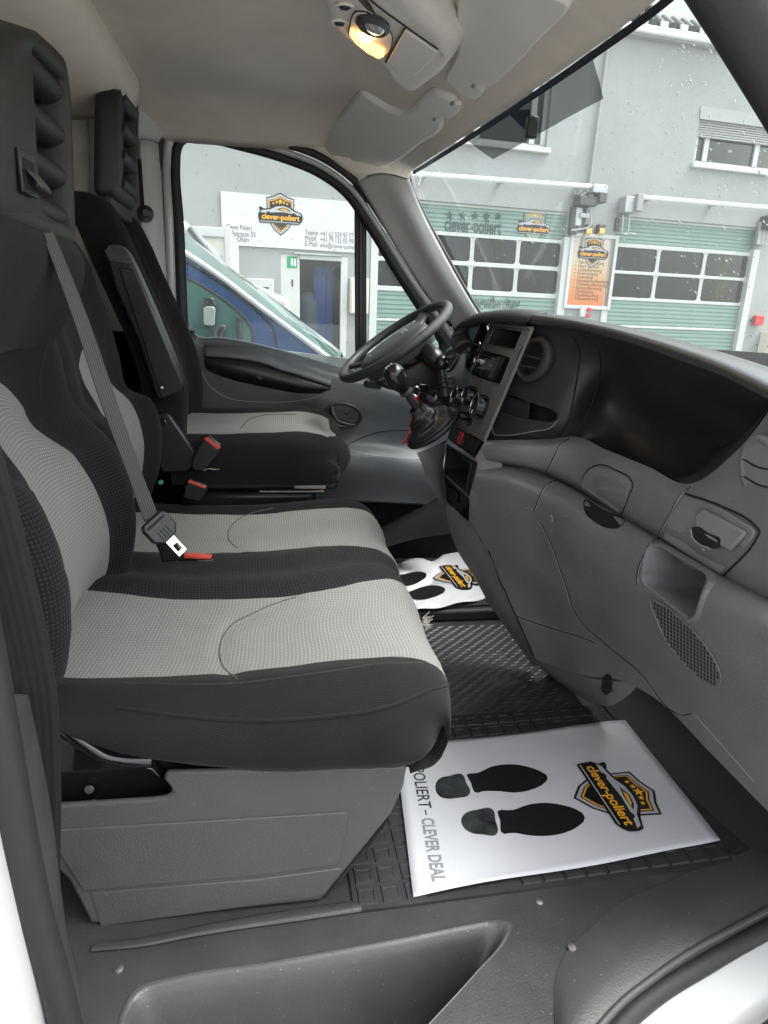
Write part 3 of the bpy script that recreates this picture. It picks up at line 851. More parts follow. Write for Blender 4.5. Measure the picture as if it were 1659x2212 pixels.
# ---- near door opening: sill trim, seals, white paint
sa = [(1198, 2230), (1202, 2110), (1215, 2070), (1270, 2010), (1340, 1950), (1440, 1905), (1560, 1852), (1670, 1800), (1800, 1740)]
sb = [(1212, 2240), (1225, 2150), (1250, 2100), (1300, 2050), (1380, 1990), (1480, 1935), (1590, 1880), (1690, 1830), (1820, 1770)]
sc_ = [(1225, 2260), (1260, 2200), (1300, 2150), (1360, 2098), (1440, 2040), (1540, 1985), (1640, 1930), (1720, 1885), (1830, 1830)]
sdp = [(1245, 2280), (1290, 2220), (1340, 2165), (1410, 2110), (1490, 2055), (1580, 2005), (1660, 1962), (1740, 1920), (1850, 1870)]
st_rows = [PX(sa, Z=0.002), PX(sb, Z=0.012), PX(sc_, Z=0.016), PX(sdp, Z=0.010), [p + V(0, -0.01, -0.05) for p in PX(sdp, Z=0.01)]]
sill = surf('sill_trim', st_rows, M['sill'], None, 30, 70)
tag(sill, 'dark grey curved plastic sill trim at the front of the doorway', 'sill trim')
HS = Hit([sill])
tube('sill_lip', [p + V(0, -0.002, 0.001) for p in PX(sdp, Z=0.010)], 0.006, M['sill'], sill, n=8, steps=50)
lathe('sill_clip', [(0.008, 0), (0.007, 0.003), (0, 0.004)], P(1235, 2048, Z=0.004), (0, 0, 1), M['steel'], sill, n=12)
sl = [P(a, b, Z=0.0) + V(0, -0.004, -0.012) for a, b in ((1268, 2290), (1320, 2222), (1372, 2165), (1440, 2115), (1520, 2068), (1600, 2022), (1680, 1980), (1800, 1925))]
ns = tube('doorway_seal', sl, 0.016, M['rubber'], None, n=12, steps=50)
tag(ns, 'black rubber door seal curving along the front of the sill', 'door seal')
wp_rows = [PX([(1300, 2300), (1380, 2215), (1440, 2165), (1520, 2110), (1600, 2062), (1690, 2015), (1800, 1965)], Z=-0.02),
           PX([(1380, 2330), (1470, 2240), (1530, 2190), (1600, 2140), (1680, 2095), (1760, 2055), (1860, 2010)], Z=-0.035),
           PX([(1450, 2360), (1560, 2260), (1620, 2215), (1690, 2170), (1770, 2130), (1850, 2090), (1950, 2050)], Z=-0.07),
           PX([(1500, 2460), (1640, 2330), (1720, 2280), (1790, 2240), (1880, 2200), (1960, 2160), (2050, 2120)], Z=-0.2)]
wp = surf('door_opening_paint', wp_rows, M['paint'], None, 20, 40)
tag(wp, 'white painted doorway flange at the lower right corner', 'body panel')
rb = [P(a, b, Z=-0.06) for a, b in ((1560, 2330), (1640, 2262), (1700, 2215), (1790, 2170))]
rbt = tube('wing_edge_rubber', rb, 0.02, M['rubber'], None, n=12, steps=16)
tag(rbt, 'black rubber edge outside the white flange at the lower right corner', 'rubber edge')
# B pillar edge on the left
bp_rows = [PY([(-420, 0, 0.66), (-260, 600, 0.66), (-120, 1200, 0.66), (-60, 1560, 0.66), (-40, 1760, 0.66), (0, 1960, 0.66), (40, 2120, 0.66), (80, 2300, 0.66)]),
           PY([(-370, 0, 0.70), (-210, 600, 0.70), (-70, 1200, 0.70), (-10, 1540, 0.70), (15, 1760, 0.70), (60, 1960, 0.70), (95, 2120, 0.70), (125, 2300, 0.70)])]
bpw = surf('b_pillar_paint', [[p + V(-0.12, -0.06, 0) for p in bp_rows[0]]] + bp_rows, M['paint'], None, 10, 40)
tag(bpw, 'white painted door pillar at the lower left edge', 'door pillar')
t1 = tube('pillar_seal', PY([(-390, 0, 0.70), (-240, 600, 0.70), (-100, 1100, 0.70), (-30, 1420, 0.70), (10, 1640, 0.70), (45, 1830, 0.70), (85, 2010, 0.70), (120, 2130, 0.70), (152, 2260, 0.70)]), 0.021, M['rubber'], None, n=12, steps=40)
tag(t1, 'black rubber door seal running down the left door pillar', 'door seal')
pt = surf('b_pillar_trim', [PY([(20, 1500, 0.76), (50, 1720, 0.76), (90, 1900, 0.76), (125, 2030, 0.76), (160, 2150, 0.76), (185, 2260, 0.76)]),
                            PY([(60, 1500, 0.80), (88, 1720, 0.80), (118, 1900, 0.80), (140, 2030, 0.80), (172, 2150, 0.80), (200, 2260, 0.80)]),
                            PY([(90, 1500, 0.86), (115, 1720, 0.86), (130, 1900, 0.86), (150, 2030, 0.86), (185, 2150, 0.85), (210, 2260, 0.85)])], M['sill'], None, 12, 30, solid=0.004)
tag(pt, 'dark grey plastic trim at the foot of the left door pillar', 'pillar trim')
# upper part of the near B pillar above the belt, out past the frame edge
# ================================================================ seats
def panels(rows, nu, k):
    """rows: stations of control points (equal counts). returns dense grid and the dense index of each control column"""
    nc = len(rows[0])
    cols = [cr([r[j] for r in rows], nu) for j in range(nc)]
    G = []
    for i in range(nu):
        pts = [cols[j][i] for j in range(nc)]
        line = []
        for j in range(nc - 1):
            p1, p2 = pts[j], pts[j+1]
            p0 = pts[j-1] if j else p1*2 - p2
            p3 = pts[j+2] if j + 2 < nc else p2*2 - p1
            d1, d0, d2 = (p2-p1).length+1e-6, (p1-p0).length+1e-6, (p3-p2).length+1e-6
            m1 = ((p2-p1)/d1*d0 + (p1-p0)/d0*d1)/(d0+d1)*d1
            m2 = ((p3-p2)/d2*d1 + (p2-p1)/d1*d2)/(d1+d2)*d1
            for s in range(k):
                t = s/k; t2, t3 = t*t, t*t*t
                line.append(p1*(2*t3-3*t2+1) + m1*(t3-2*t2+t) + p2*(-2*t3+3*t2) + m2*(t3-t2))
        line.append(pts[-1])
        G.append(line)
    return G, [j*k for j in range(nc)]
def slice_grid(G, i0, i1, j0, j1): return [r[j0:j1+1] for r in G[i0:i1+1]]
def interp(tab, z):
    if z <= tab[0][0]: return tab[0][1]
    for (a, b), (c, d) in zip(tab, tab[1:]):
        if z <= c: return b + (d-b)*(z-a)/(c-a)
    return tab[-1][1]

# ---- passenger bench
bench = thing('passenger_bench_seat', 'grey and black cloth double passenger bench nearest the open door', 'bench seat', (-0.1, 1.45, 0.0))
def zb(x): return interp([(-0.5, 0.452), (-0.36, 0.445), (-0.2, 0.325), (-0.1, 0.297), (0.2, 0.28), (0.3, 0.28)], x)
Ys = [0.950, 0.905, 0.910, 0.935, 0.972, 1.008, 1.20, 1.40, 1.44, 1.50, 1.56, 1.60, 1.78, 1.955, 1.985, 2.015, 2.02]
Zt = [None, None, 0.40, 0.445, 0.470, 0.466, 0.450, 0.463, 0.468, 0.455, 0.466, 0.463, 0.450, 0.465, 0.485, 0.44, 0.33]
FX = 0.012
stn = [(-0.50, 0, 0.0), (-0.40, -0.004, 0), (-0.25, -0.012, 0), (-0.05, -0.008, 0), (0.10, 0.004, 0), (0.19, 0.004, 0), (0.240, -0.008, 0), (0.272, -0.034, 0), (0.288, -0.075, 0), (0.285, -0.115, 0), (0.262, -0.150, 0), (0.2004, -0.178, 0)]
corner = {0.24: [(.215, .952, .283), (.222, .915, .335), (.225, .925, .385)], 0.272: [(.225, .965, .283), (.240, .940, .330), (.247, .945, .370)], 0.288: [(.228, .980, .283), (.250, .965, .325), (.262, .965, .355)],
          0.285: [(.228, .990, .284), (.252, .985, .318), (.266, .985, .335)], 0.262: [(.225, 1.0, .285), (.240, 1.0, .305), (.250, 1.0, .310)], 0.2: [(.20, 1.0, .284), (.20, 1.002, .285), (.20, 1.004, .286)]}
STRIP = [(-0.5, V(1.37, 1.62)), (-0.4, V(1.365, 1.62)), (-0.2, V(1.325, 1.62)), (0.0, V(1.315, 1.615)), (0.12, V(1.335, 1.61)), (0.24, V(1.40, 1.595)), (0.29, V(1.43, 1.585))]
def soft(G, seams, amp=0.0028, dent=0.0045):
    """slack, creases and the pull of the stitching in an upholstered surface"""
    lines = [cr([V(a, b, 0) for a, b in q], 40) for q in seams]
    n, m = len(G), len(G[0])
    for i in range(n):
        for j in range(m):
            p = G[i][j]
            a = G[min(i+1, n-1)][j] - G[max(i-1, 0)][j]; b = G[i][min(j+1, m-1)] - G[i][max(j-1, 0)]
            nr = a.cross(b)
            if nr.length < 1e-9: continue
            nr.normalize()
            if nr.dot(EYE - p) < 0: nr = -nr
            d = amp * (noise.noise(p*7) + 0.6*noise.noise(p*17 + V(3, 1, 2)))
            if lines:
                q = proj(p)
                md = min((q[0]-l.x)**2 + (q[1]-l.y)**2 for ln in lines for l in ln)
                d -= dent * math.exp(-md / 260)
            G[i][j] = p + nr*d
rows = []
for x, dz, _ in stn:
    r = []
    for j, y in enumerate(Ys):
        b = zb(x)
        xx = x; yy = y
        if j == 0: z = b
        elif j == 1: z = b + (0.40 - b) * 0.45
        elif j == 2: z = b + (0.40 - b) * 0.9 + 0.012
        else: z = Zt[j]
        if j > 2: z += dz
        elif x > 0.2: z = max(b, z + dz * (0.5 if j == 1 else 0.9) * (0 if j == 0 else 1))
        z = max(z, b - 0.0)
        if x > 0.2 and j < 6:     # round the near front corner
            k = [1.0, 0.8, 0.6, 0.42, 0.25, 0.1][j]
            xx -= 0.05 * k * ((x - 0.2) / 0.09)
            yy += 0.03 * k * ((x - 0.2) / 0.09) * (1 if j < 3 else 0.4)
        if x > 0.15 and 8 <= j <= 10: xx -= 0.012
        if x > 0.15 and j >= 14: xx -= 0.03 * (j - 13) / 2
        if 6 < j < 12:            # the padded black strip widens in the middle of the bench
            w_ = interp(STRIP, x); s_ = (y - 1.40)/0.20
            yy = w_[0] + (w_[1] - w_[0])*s_
            z += 0.010 if 7 < j < 11 else 0.0
        if x > 0.2 and j < 3: xx, yy, z = corner[round(x, 3)][j]
        if x > 0.15: xx += FX
        r.append(V(xx, yy, z))
    rows.append(r)
G, ci = panels(rows, 130, 9)
seat_seams = ([(640, 1290), (600, 1302), (540, 1328), (498, 1352), (478, 1385), (474, 1410), (482, 1440), (512, 1466)],
              [(590, 1098), (545, 1108), (512, 1124), (494, 1145), (494, 1165), (512, 1184)])
soft(G, seat_seams)
parts = [('side_bolster', 0, 5, 'fabric_plain'), ('seat_panel', 5, 7, 'fabric_grey'), ('centre_strip', 7, 11, 'fabric_black'), ('seat_panel', 11, 13, 'fabric_grey'), ('end_bolster', 13, 16, 'fabric_plain')]
cush = []
for nm, a, b, m_ in parts:
    cush.append(gridmesh(nm, slice_grid(G, 0, 129, ci[a], ci[b]), M[m_], bench))
cush[0]['label'] = 'black cloth side of the seat cushion'
HC = Hit(cush)
stitch = mat('seat_stitch', (0.02, 0.02, 0.02), 0.9)
stitchg = mat('seat_stitch_grey', (0.09, 0.088, 0.083), 0.9)
for q in seat_seams:
    seam('seat_panel_seam', HC, q, stitchg, bench, 0.0017, 50)
seam('bolster_seam', HC, [(130, 1470), (300, 1476), (500, 1476), (700, 1452), (860, 1432), (940, 1440), (973, 1476)], stitch, bench, 0.0018, 60)
seam('side_piping', HC, [(250, 1528), (380, 1545), (520, 1556), (700, 1548), (860, 1520), (930, 1490), (972, 1478)], M['fabric_plain'], bench, 0.0032, 60)
# frayed hole at the front edge
fp = HC(925, 1338)
if fp is not None:
    rnd = random.Random(3)
    vs_, fs_ = [], []
    for k in range(26):
        a = fp + V(rnd.uniform(-0.004, 0.012), rnd.uniform(-0.018, 0.018), rnd.uniform(-0.01, 0.008))
        b = a + V(rnd.uniform(0.0, 0.02), rnd.uniform(-0.012, 0.012), rnd.uniform(-0.012, 0.012))
        w = V(0, 0.0011, 0.0008); i = len(vs_)
        vs_ += [a - w, a + w, b + w*0.6, b - w*0.6]; fs_.append((i, i+1, i+2, i+3))
    fz = mesh('frayed_thread', vs_, fs_, mat('frayed_foam', (0.35, 0.33, 0.29), 0.9), bench)
    fz['label'] = 'frayed threads where the cushion edge is torn'; fz['kind'] = 'stuff'
    lathe('torn_hole', [(0.011, 0), (0.008, 0.001), (0, 0.001)], HC(914, 1330, 0.0015), HC.normal(914, 1330), mat('torn_cloth', (0.06, 0.055, 0.05), 0.95, var=0.5, vscale=300), bench, n=14)

# base of the bench
base_px = [(50, 1745), (330, 1727), (362, 1722), (372, 1712), (366, 1700), (352, 1684), (360, 1668), (640, 1660), (880, 1655), (872, 1700), (845, 1760), (700, 1938), (690, 1946), (400, 1985), (212, 2010), (196, 1996), (150, 1905), (50, 1800)]
bpts = [P(a, b, Y=0.94) for a, b in base_px]
bpts = [V(p.x, p.y, max(p.z, 0.004)) for p in bpts]
sb_ = prism('seat_base_panel', bpts, (0, 0.012, 0), M['seatbase'], bench, bevel=0.006, seg=3)
bf = [V(bpts[8].x, 0.945, 0.30), V(bpts[10].x, 0.945, bpts[10].z), V(bpts[11].x, 0.945, 0.004)]
surf('seat_base_front', [[p + V(0.002, 0, 0) for p in bf], [p + V(-0.005, 0.06, 0) for p in bf], [p + V(-0.01, 1.05, 0) for p in bf]], M['seatbase'], bench, 12, 10, linu=True)
rib = PX([(90, 1796), (480, 1772), (752, 1755), (746, 1800), (733, 1868), (560, 1892), (180, 1925), (100, 1800)], Y=0.936)
prism('base_rib', rib, (0, 0.006, 0), M['seatbase'], bench, bevel=0.004, seg=3)
rib2 = PX([(196, 1930), (560, 1900), (738, 1876), (705, 1930), (690, 1938), (400, 1977), (216, 2002)], Y=0.9385)
prism('base_foot', rib2, (0, 0.004, 0), M['seatbase'], bench, bevel=0.003, seg=2)
br = prism('seat_bracket', PX([(95, 1560), (160, 1575), (245, 1640), (330, 1660), (372, 1700), (360, 1735), (95, 1750)], Y=0.985), (0, 0.02, 0), M['blackmetal'], bench, bevel=0.003)
tube('seat_rail', PX([(80, 1535), (120, 1560), (190, 1608), (236, 1634), (275, 1640), (330, 1640)], Y=0.962), 0.014, M['blackmetal'], bench, n=12, steps=30)
for a, b in ((195, 1702), (205, 1992 - 260), (262, 1620)):
    lathe('bracket_bolt', [(0.008, 0.006), (0.006, 0.009), (0, 0.009)], P(a, b, Y=0.98), (0, -1, 0.2), M['steel'], bench, n=12)
# dark box under the rest of the bench
rbox('seat_pedestal', (-0.14, 1.5, 0.16), (0.30, 0.98, 0.31), M['black'], bench, bevel=0.01)

def backrest(prefix, Y0, Y1, prof, cdep, zt, ztop, B, parent, tops=None, dip=0.075, near_back=0.10):
    """prof: (z, x of the bolster crest); cdep: how far the middle sits back; zt: top of the grey middle; B: (z, half width of grey)"""
    yc = (Y0 + Y1) / 2; hw = (Y1 - Y0) / 2
    zs = [0.42, 0.50, 0.58, 0.68, 0.77, zt, 1.0, 1.1, ztop - 0.05, ztop - 0.015, ztop, ztop - 0.004]
    rows = []
    for i, z in enumerate(zs):
        r = []
        b = interp(B, z)
        xs = interp(prof, z)
        over = 0.0
        hwz = hw - (0.018 * max(0, (z - 0.85) / 0.35) ** 1.5)
        if i == len(zs) - 2: over = 0.035
        if i == len(zs) - 1: over = 0.10
        if i == len(zs) - 3: over = 0.008
        cd = cdep * (1 if z < 0.95 else 0.6)
        for u, dx, dzk in ((-1.0, near_back, 0), (-1.02, 0.045, 0), (-0.975, 0.012, 0), (-0.82, 0.0, 0), (None, cd*0.72, 0.62), (-0.5*0, cd, 1.0), (None, cd*0.72, 0.62), (0.9, 0.0, 0), (0.975, 0.008, 0), (1.02, 0.045, 0), (1.0, near_back, 0)):
            r.append([u, dx, dzk])
        line = []
        for j, (u, dx, dzk) in enumerate(r):
            if j == 4: y = yc - b
            elif j == 6: y = yc + b
            else: y = yc + u * hwz
            zz = z
            if i == 5: zz = zt - dip + dip * (1.0 if j == 5 else (0.28 if j in (4, 6) else 0.0))
            if 6 <= i and j in (0, 10): zz = z
            line.append(V(xs - dx - over, y, zz))
        rows.append(line)
    nu = 78
    G, ci = panels(rows, nu, 6)
    # dense row nearest to the grey top station
    L = [0.0]
    for a_, b_ in zip(rows, rows[1:]): L.append(L[-1] + (b_[5] - a_[5]).length)
    # row index differs per column since every column is resampled by its own length; find it by the middle column
    return G, ci, rows, nu

def build_back(G, ci, parent, zcurve, mats, label=None):
    """split the dense grid at the grey top with a line zcurve(y)"""
    nu, nv = len(G), len(G[0])
    # per column find the row where z passes the curve and move that vertex on to it
    soft(G, [], 0.0026)
    cutrow = None
    best = None
    for i in range(nu):
        p = G[i][ci[5]]
        d = abs(p.z - zcurve(p.y))
        if best is None or d < best: best, cutrow = d, i
    for j in range(nv):
        zt_ = zcurve(G[cutrow][j].y)
        z0 = G[cutrow][j].z
        for i in range(nu - 12):
            w = max(0, 1 - abs(i - cutrow) / 14)
            if w > 0: G[i][j] = G[i][j] + V(0, 0, (zt_ - z0) * w)
    out = []
    for nm, i0, i1, a, b, m_ in (('back_bolster', 0, cutrow, 0, 4, mats[0]), ('back_panel', 0, cutrow, 4, 6, mats[1]), ('back_bolster', 0, cutrow, 6, 10, mats[0]), ('back_upper', cutrow, nu-1, 0, 10, mats[2])):
        out.append(gridmesh(nm, slice_grid(G, i0, i1, ci[a], ci[b]), M[m_], parent))
    return out

prof_o = [(0.42, -0.385), (0.52, -0.350), (0.60, -0.340), (0.68, -0.349), (0.77, -0.379), (0.9, -0.432), (1.0, -0.470), (1.1, -0.488), (1.2, -0.502), (1.3, -0.52)]
B_o = [(0.42, 0.21), (0.50, 0.205), (0.56, 0.19), (0.643, 0.16), (0.772, 0.118), (0.88, 0.09), (1.0, 0.09), (1.2, 0.09)]
G, ci, _, _ = backrest('o', 0.945, 1.49, prof_o, 0.060, 0.93, 1.215, B_o, bench)
bo = build_back(G, ci, bench, lambda y: 0.928 - 5.5 * min(abs(y - 1.20), 0.13) ** 2 + 0.5 * max(0, abs(y - 1.20) - 0.13), ('fabric_black', 'fabric_grey', 'fabric_plain'))
prof_m = [(0.42, -0.44), (0.51, -0.415), (0.58, -0.388), (0.66, -0.372), (0.725, -0.372), (0.8, -0.39), (0.93, -0.444), (1.05, -0.498), (1.13, -0.518), (1.25, -0.565), (1.3, -0.58)]
B_m = [(0.42, 0.185), (0.6, 0.185), (0.72, 0.165), (0.82, 0.14), (0.92, 0.10), (1.05, 0.09), (1.2, 0.09)]
G, ci, _, _ = backrest('m', 1.495, 2.02, prof_m, 0.055, 0.96, 1.245, B_m, bench)
bm_ = build_back(G, ci, bench, lambda y: 0.965 - 5.0 * min(abs(y - 1.76), 0.14) ** 2, ('fabric_plain', 'fabric_grey', 'fabric_plain'))
HB = Hit(bo + bm_)
for nm, q in (('back_seam', [(127, 714), (108, 728), (95, 770), (85, 830), (88, 867)]), ('back_seam', [(226, 640), (228, 690), (226, 740), (232, 790)])):
    seam(nm, HB, q, stitch, bench, 0.002, 30)

def headrest(name, parent, xf, lean, y0, y1, y2, y3, z0, z1, depth=0.10, cy_=0.85, cz_=0.22):
    """ladder headrest: broad near post, four louvres, slim far post"""
    def X(z): return xf - lean * (z - z0)
    h = z1 - z0
    # outer frame: closed loop section lofted along the outline
    out = []
    r = 0.085
    def ring(y0_, y3_, za, zb_, rr, n=6):
        pts = []
        ny, nz = (cy_*(y3_ - y0_), cz_) if rr > 0.05 else (rr, rr)      # the near top corner is a long soft curve
        for cy, cz, a0, ry, rz in ((y3_ - rr*0.5, zb_ - rr, 0, rr*0.5, rr), (y0_ + ny, zb_ - nz, 90, ny, nz), (y0_ + 0.02, za + 0.02, 180, 0.02, 0.02), (y3_ - 0.02, za + 0.02, 270, 0.02, 0.02)):
            for k in range(n + 1):
                a = R(a0 + 90 * k / n)
                pts.append((cy + ry*math.cos(a), cz + rz*math.sin(a)))
        return pts
    O = ring(y0, y3, z0, z1, r)
    I = ring(y1, y2, z0 + 0.045, z1 - 0.045, 0.02)
    def lift(pts, dx, grow=0.0):
        cy, cz = (y0 + y3)/2, (z0 + z1)/2
        return [V(X(z) + dx, y + (cy - y)*grow, z + (cz - z)*grow) for y, z in pts]
    loops = [lift(I, -depth*0.9), lift(I, -0.012, -0.0), lift(I, 0.0, -0.05), lift(O, 0.004, 0.10), lift(O, -0.006, 0.035), lift(O, -0.03, 0.0), lift(O, -depth*0.7, 0.0), lift(O, -depth, 0.06), lift(I, -depth, 0.0)]
    n = len(O)
    verts = [p for l in loops for p in l]
    faces = []
    for i in range(len(loops) - 1):
        for k in range(n):
            l = (k + 1) % n
            faces.append((i*n + k, i*n + l, (i+1)*n + l, (i+1)*n + k))
    fr_ = mesh('headrest_frame', verts, faces, M['matte'], parent)
    weld(fr_, 70)
    for k in range(4):
        z = z0 + 0.055 + (h - 0.115) * k / 3
        tube('headrest_slat', [V(X(z) - depth*0.5, y1 - 0.012, z), V(X(z) - depth*0.5, (y1+y2)/2, z), V(X(z) - depth*0.5, y2 + 0.012, z)], 0.034, M['matte'], parent, n=18, flat=0.72)
    rbox('headrest_foot', V(X(z0) - depth*0.6, (y0+y3)/2, z0 - 0.015), (depth*0.8, (y3-y0)*0.9, 0.05), M['matte'], parent, bevel=0.012)
    return fr_
surf('headrest_skirt', [[V(x, y, z - (0.02 if y < 1.0 or y > 1.38 else 0)) for y in (0.96, 1.02, 1.2, 1.36, 1.42)] for x, z in ((-0.425, 1.20), (-0.390, 1.168), (-0.392, 1.13), (-0.425, 1.06), (-0.49, 0.97))], M['fabric_plain'], bench, 14, 24)
hb = headrest('hr', bench, -0.393, -0.06, 0.98, 1.20, 1.355, 1.395, 1.155, 1.475, 0.075)
# belt outlet on the broad post
ho = P(46, 372, X=-0.386)
rbox('belt_outlet_frame', ho + V(0.004, 0.012, 0.0), (0.006, 0.062, 0.060), M['black'], bench, bevel=0.002)
rbox('belt_outlet_slot', ho + V(0.005, 0.014, 0.0), (0.006, 0.048, 0.042), M['gap'], bench, bevel=0.003)

# ---- driver seat
drv = thing('driver_seat', 'raised black and grey driver seat with folded armrest', 'driver seat', (-0.1, 2.27, 0.0))
Ys = [2.045, 2.035, 2.045, 2.075, 2.11, 2.27, 2.42, 2.46, 2.50, 2.50]
rows = []
for x, dz in ((-0.36, 0.0), (-0.2, 0.0), (-0.05, 0.006), (0.08, 0.008), (0.15, -0.012), (0.19, -0.045), (0.205, -0.085), (0.195, -0.13), (0.16, -0.16)):
    r = []
    zt_ = [0.525, 0.60, 0.66, 0.685, 0.69, 0.685, 0.70, 0.715, 0.68, 0.58]
    for j, y in enumerate(Ys):
        z = zt_[j] + (dz if j > 1 else 0)
        if j == 1 and dz < -0.02: z += dz * 0.3
        z = max(z, 0.525)
        yy = y + (0.03 * max(0, (x - 0.12) / 0.08) if j < 3 else 0)
        xx = x - (0.03 * max(0, (x - 0.12) / 0.08) if j < 4 else 0)
        r.append(V(xx, yy, z))
    rows.append(r)
G, ci = panels(rows, 40, 5)
soft(G, [], 0.002)
dc = [gridmesh(nm, slice_grid(G, i0, i1, ci[a], ci[b]), M[m_], drv) for nm, i0, i1, a, b, m_ in (('side_bolster', 0, 39, 0, 3, 'fabric_plain'), ('seat_panel', 0, 29, 3, 6, 'fabric_grey'), ('front_panel', 29, 39, 3, 6, 'fabric_plain'), ('side_bolster', 0, 39, 6, 9, 'fabric_plain'))]
HDC = Hit(dc)
seam('seat_panel_seam', HDC, [(520, 926), (535, 908), (565, 898), (640, 895)], stitchg, drv, 0.002)
rbox('seat_pan', (-0.08, 2.28, 0.515), (0.50, 0.42, 0.03), M['black'], drv, bevel=0.01)
rbox('seat_pedestal', (-0.12, 2.29, 0.25), (0.44, 0.40, 0.48), M['black'], drv, bevel=0.02)
tube('height_rail', PX([(560, 1062), (700, 1062)], Y=2.0), 0.006, M['blackmetal'], drv, n=8)
rbox('rail_plate', P(670, 1052, Y=2.03), (0.10, 0.004, 0.010), M['steel'], drv)
rbox('storage_tray', (-0.12, 2.03, 0.41), (0.52, 0.03, 0.10), M['black'], drv, bevel=0.008)
prof_d = [(0.42, -0.33), (0.66, -0.315), (0.78, -0.300), (0.9, -0.312), (1.0, -0.345), (1.1, -0.385), (1.2, -0.425), (1.33, -0.475), (1.42, -0.51)]
zs = [0.60, 0.70, 0.80, 0.92, 1.05, 1.18, 1.28, 1.34, 1.365, 1.36]
rows = []
for i, z in enumerate(zs):
    x = interp(prof_d, z)
    ov = [0]*7 + [0.01, 0.04, 0.10]
    hw = 0.225 - 0.035 * max(0, (z - 0.95) / 0.4) ** 1.2
    rows.append([V(x - dx - ov[i], 2.275 + u*hw, z) for u, dx in ((-1.0, 0.13), (-1.04, 0.06), (-0.98, 0.012), (-0.86, 0.0), (-0.55, 0.045), (0, 0.06), (0.55, 0.045), (0.86, 0.0), (0.98, 0.012), (1.04, 0.06), (1.0, 0.13))])
G, ci = panels(rows, 60, 5)
db = gridmesh('backrest', G, M['fabric_plain'], drv)
HDB = Hit([db])
seam('back_seam', HDB, [(283, 492), (318, 575), (350, 655), (385, 742), (405, 820), (408, 870)], stitch, drv, 0.0025, 40)
seam('back_seam', HDB, [(355, 592), (345, 620), (342, 650), (352, 690)], stitch, drv, 0.002, 20)
headrest('hrd', drv, -0.483, -0.09, 2.09, 2.22, 2.37, 2.412, 1.36, 1.705, 0.05, 0.80, 0.13)
arm_px = [(224, 540), (236, 527), (260, 528), (276, 548), (293, 582), (330, 665), (397, 826), (398, 838), (384, 852), (348, 867), (336, 858), (300, 745), (246, 622)]
prism('armrest', PX(arm_px, Y=1.985), (0, 0.07, 0), M['black'], drv, bevel=0.010, seg=3)
prism('armrest_cover', PX([(255, 576), (288, 581), (330, 675), (394, 828), (394, 838), (384, 848), (349, 862)], Y=1.975), (0, 0.012, 0), M['black'], drv, bevel=0.004, seg=2)
prism('armrest_cap', PX([(224, 541), (236, 528), (259, 529), (275, 549), (288, 572), (256, 568), (236, 566)], Y=1.981), (0, 0.006, 0), mat('scuffed_plastic', (0.05, 0.045, 0.043), 0.6, bump=0.8, bscale=300, var=0.5, vscale=60), drv, bevel=0.003)
lathe('armrest_button', [(0.016, 0), (0.016, 0.0015), (0.0, 0.0015)], P(357, 819, Y=1.975), (0, -1, 0), M['gap'], drv, n=24)
lathe('armrest_button_cap', [(0.0145, 0), (0.014, 0.003), (0.0, 0.003)], P(357, 819, Y=1.975), (0, -1, 0), M['black'], drv, n=24)
lathe('armrest_pin', [(0.004, 0), (0.003, 0.002), (0.0, 0.002)], P(350, 837, Y=1.974), (0, -1, 0), M['ink_white'], drv, n=12)
prism('hinge_cover', PX([(338, 896), (350, 890), (364, 894), (420, 975), (428, 1000), (405, 1020), (350, 1022), (342, 1000)], Y=2.005), (0, 0.03, 0), M['black'], drv, bevel=0.006, seg=2)
lathe('hinge_bolt', [(0.012, 0), (0.011, 0.005), (0, 0.007)], P(352, 912, Y=2.003), (0, -1, 0.1), M['gloss'], drv, n=20)

# ---- belt buckles and belts
def buckle(label, pts, Y, redpx, red_t):
    b = thing('belt_buckle', label, 'belt buckle', P(*pts[0], Y=Y), 'seat belt buckles')
    prism('buckle_body', PX(pts, Y=Y), (0, 0.028, 0), M['black'], b, bevel=0.005)
    prism('release_button', PX(redpx, Y=Y - 0.001), (0, red_t, 0), M['buckle_red'], b, bevel=0.002)
    return b
b1 = buckle('red topped buckle on a black stalk beside the driver cushion', [(413, 995), (440, 946), (452, 942), (478, 962), (476, 975), (440, 1020), (415, 1015)], 1.985, [(440, 948), (448, 944), (477, 966), (470, 972)], 0.026)
tube('buckle_wire', PX([(440, 1016), (452, 1012), (462, 1014), (474, 1013)], Y=1.98), 0.002, M['chrome'], b1, n=6, steps=12)
b2 = buckle('red topped buckle low in the gap between driver seat and bench', [(395, 1075), (402, 1042), (412, 1036), (448, 1050), (446, 1064), (430, 1085)], 1.965, [(404, 1042), (410, 1037), (447, 1052), (440, 1056)], 0.024)
b3 = thing('belt_buckle', 'red topped buckle sunk into the black strip of the bench', 'belt buckle', HC(420, 1205), 'seat belt buckles')
bb = HC(425, 1207)
rbox('buckle_body', bb + V(0.0, 0.004, -0.012), (0.085, 0.034, 0.03), M['gloss'], b3, bevel=0.005)
prism('release_button', [bb + V(-0.030, -0.012, 0.006), bb + V(0.034, -0.012, 0.001), bb + V(0.038, -0.012, 0.008), bb + V(-0.028, -0.012, 0.015)], (0, 0.022, 0), M['buckle_red'], b3, bevel=0.002)
rbox('buckle_pocket', bb + V(0.02, 0.004, -0.004), (0.17, 0.05, 0.004), M['gap'], b3, bevel=0.001)
gd = lathe('green_clip', [(0.008, 0), (0.006, 0.004), (0, 0.005)], P(347, 1042, Y=1.97), (0, -1, 0.5), mat('green_plastic', (0.05, 0.28, 0.12), 0.5), None, n=14)
tag(gd, 'small round green clip between bench and driver seat', 'clip')

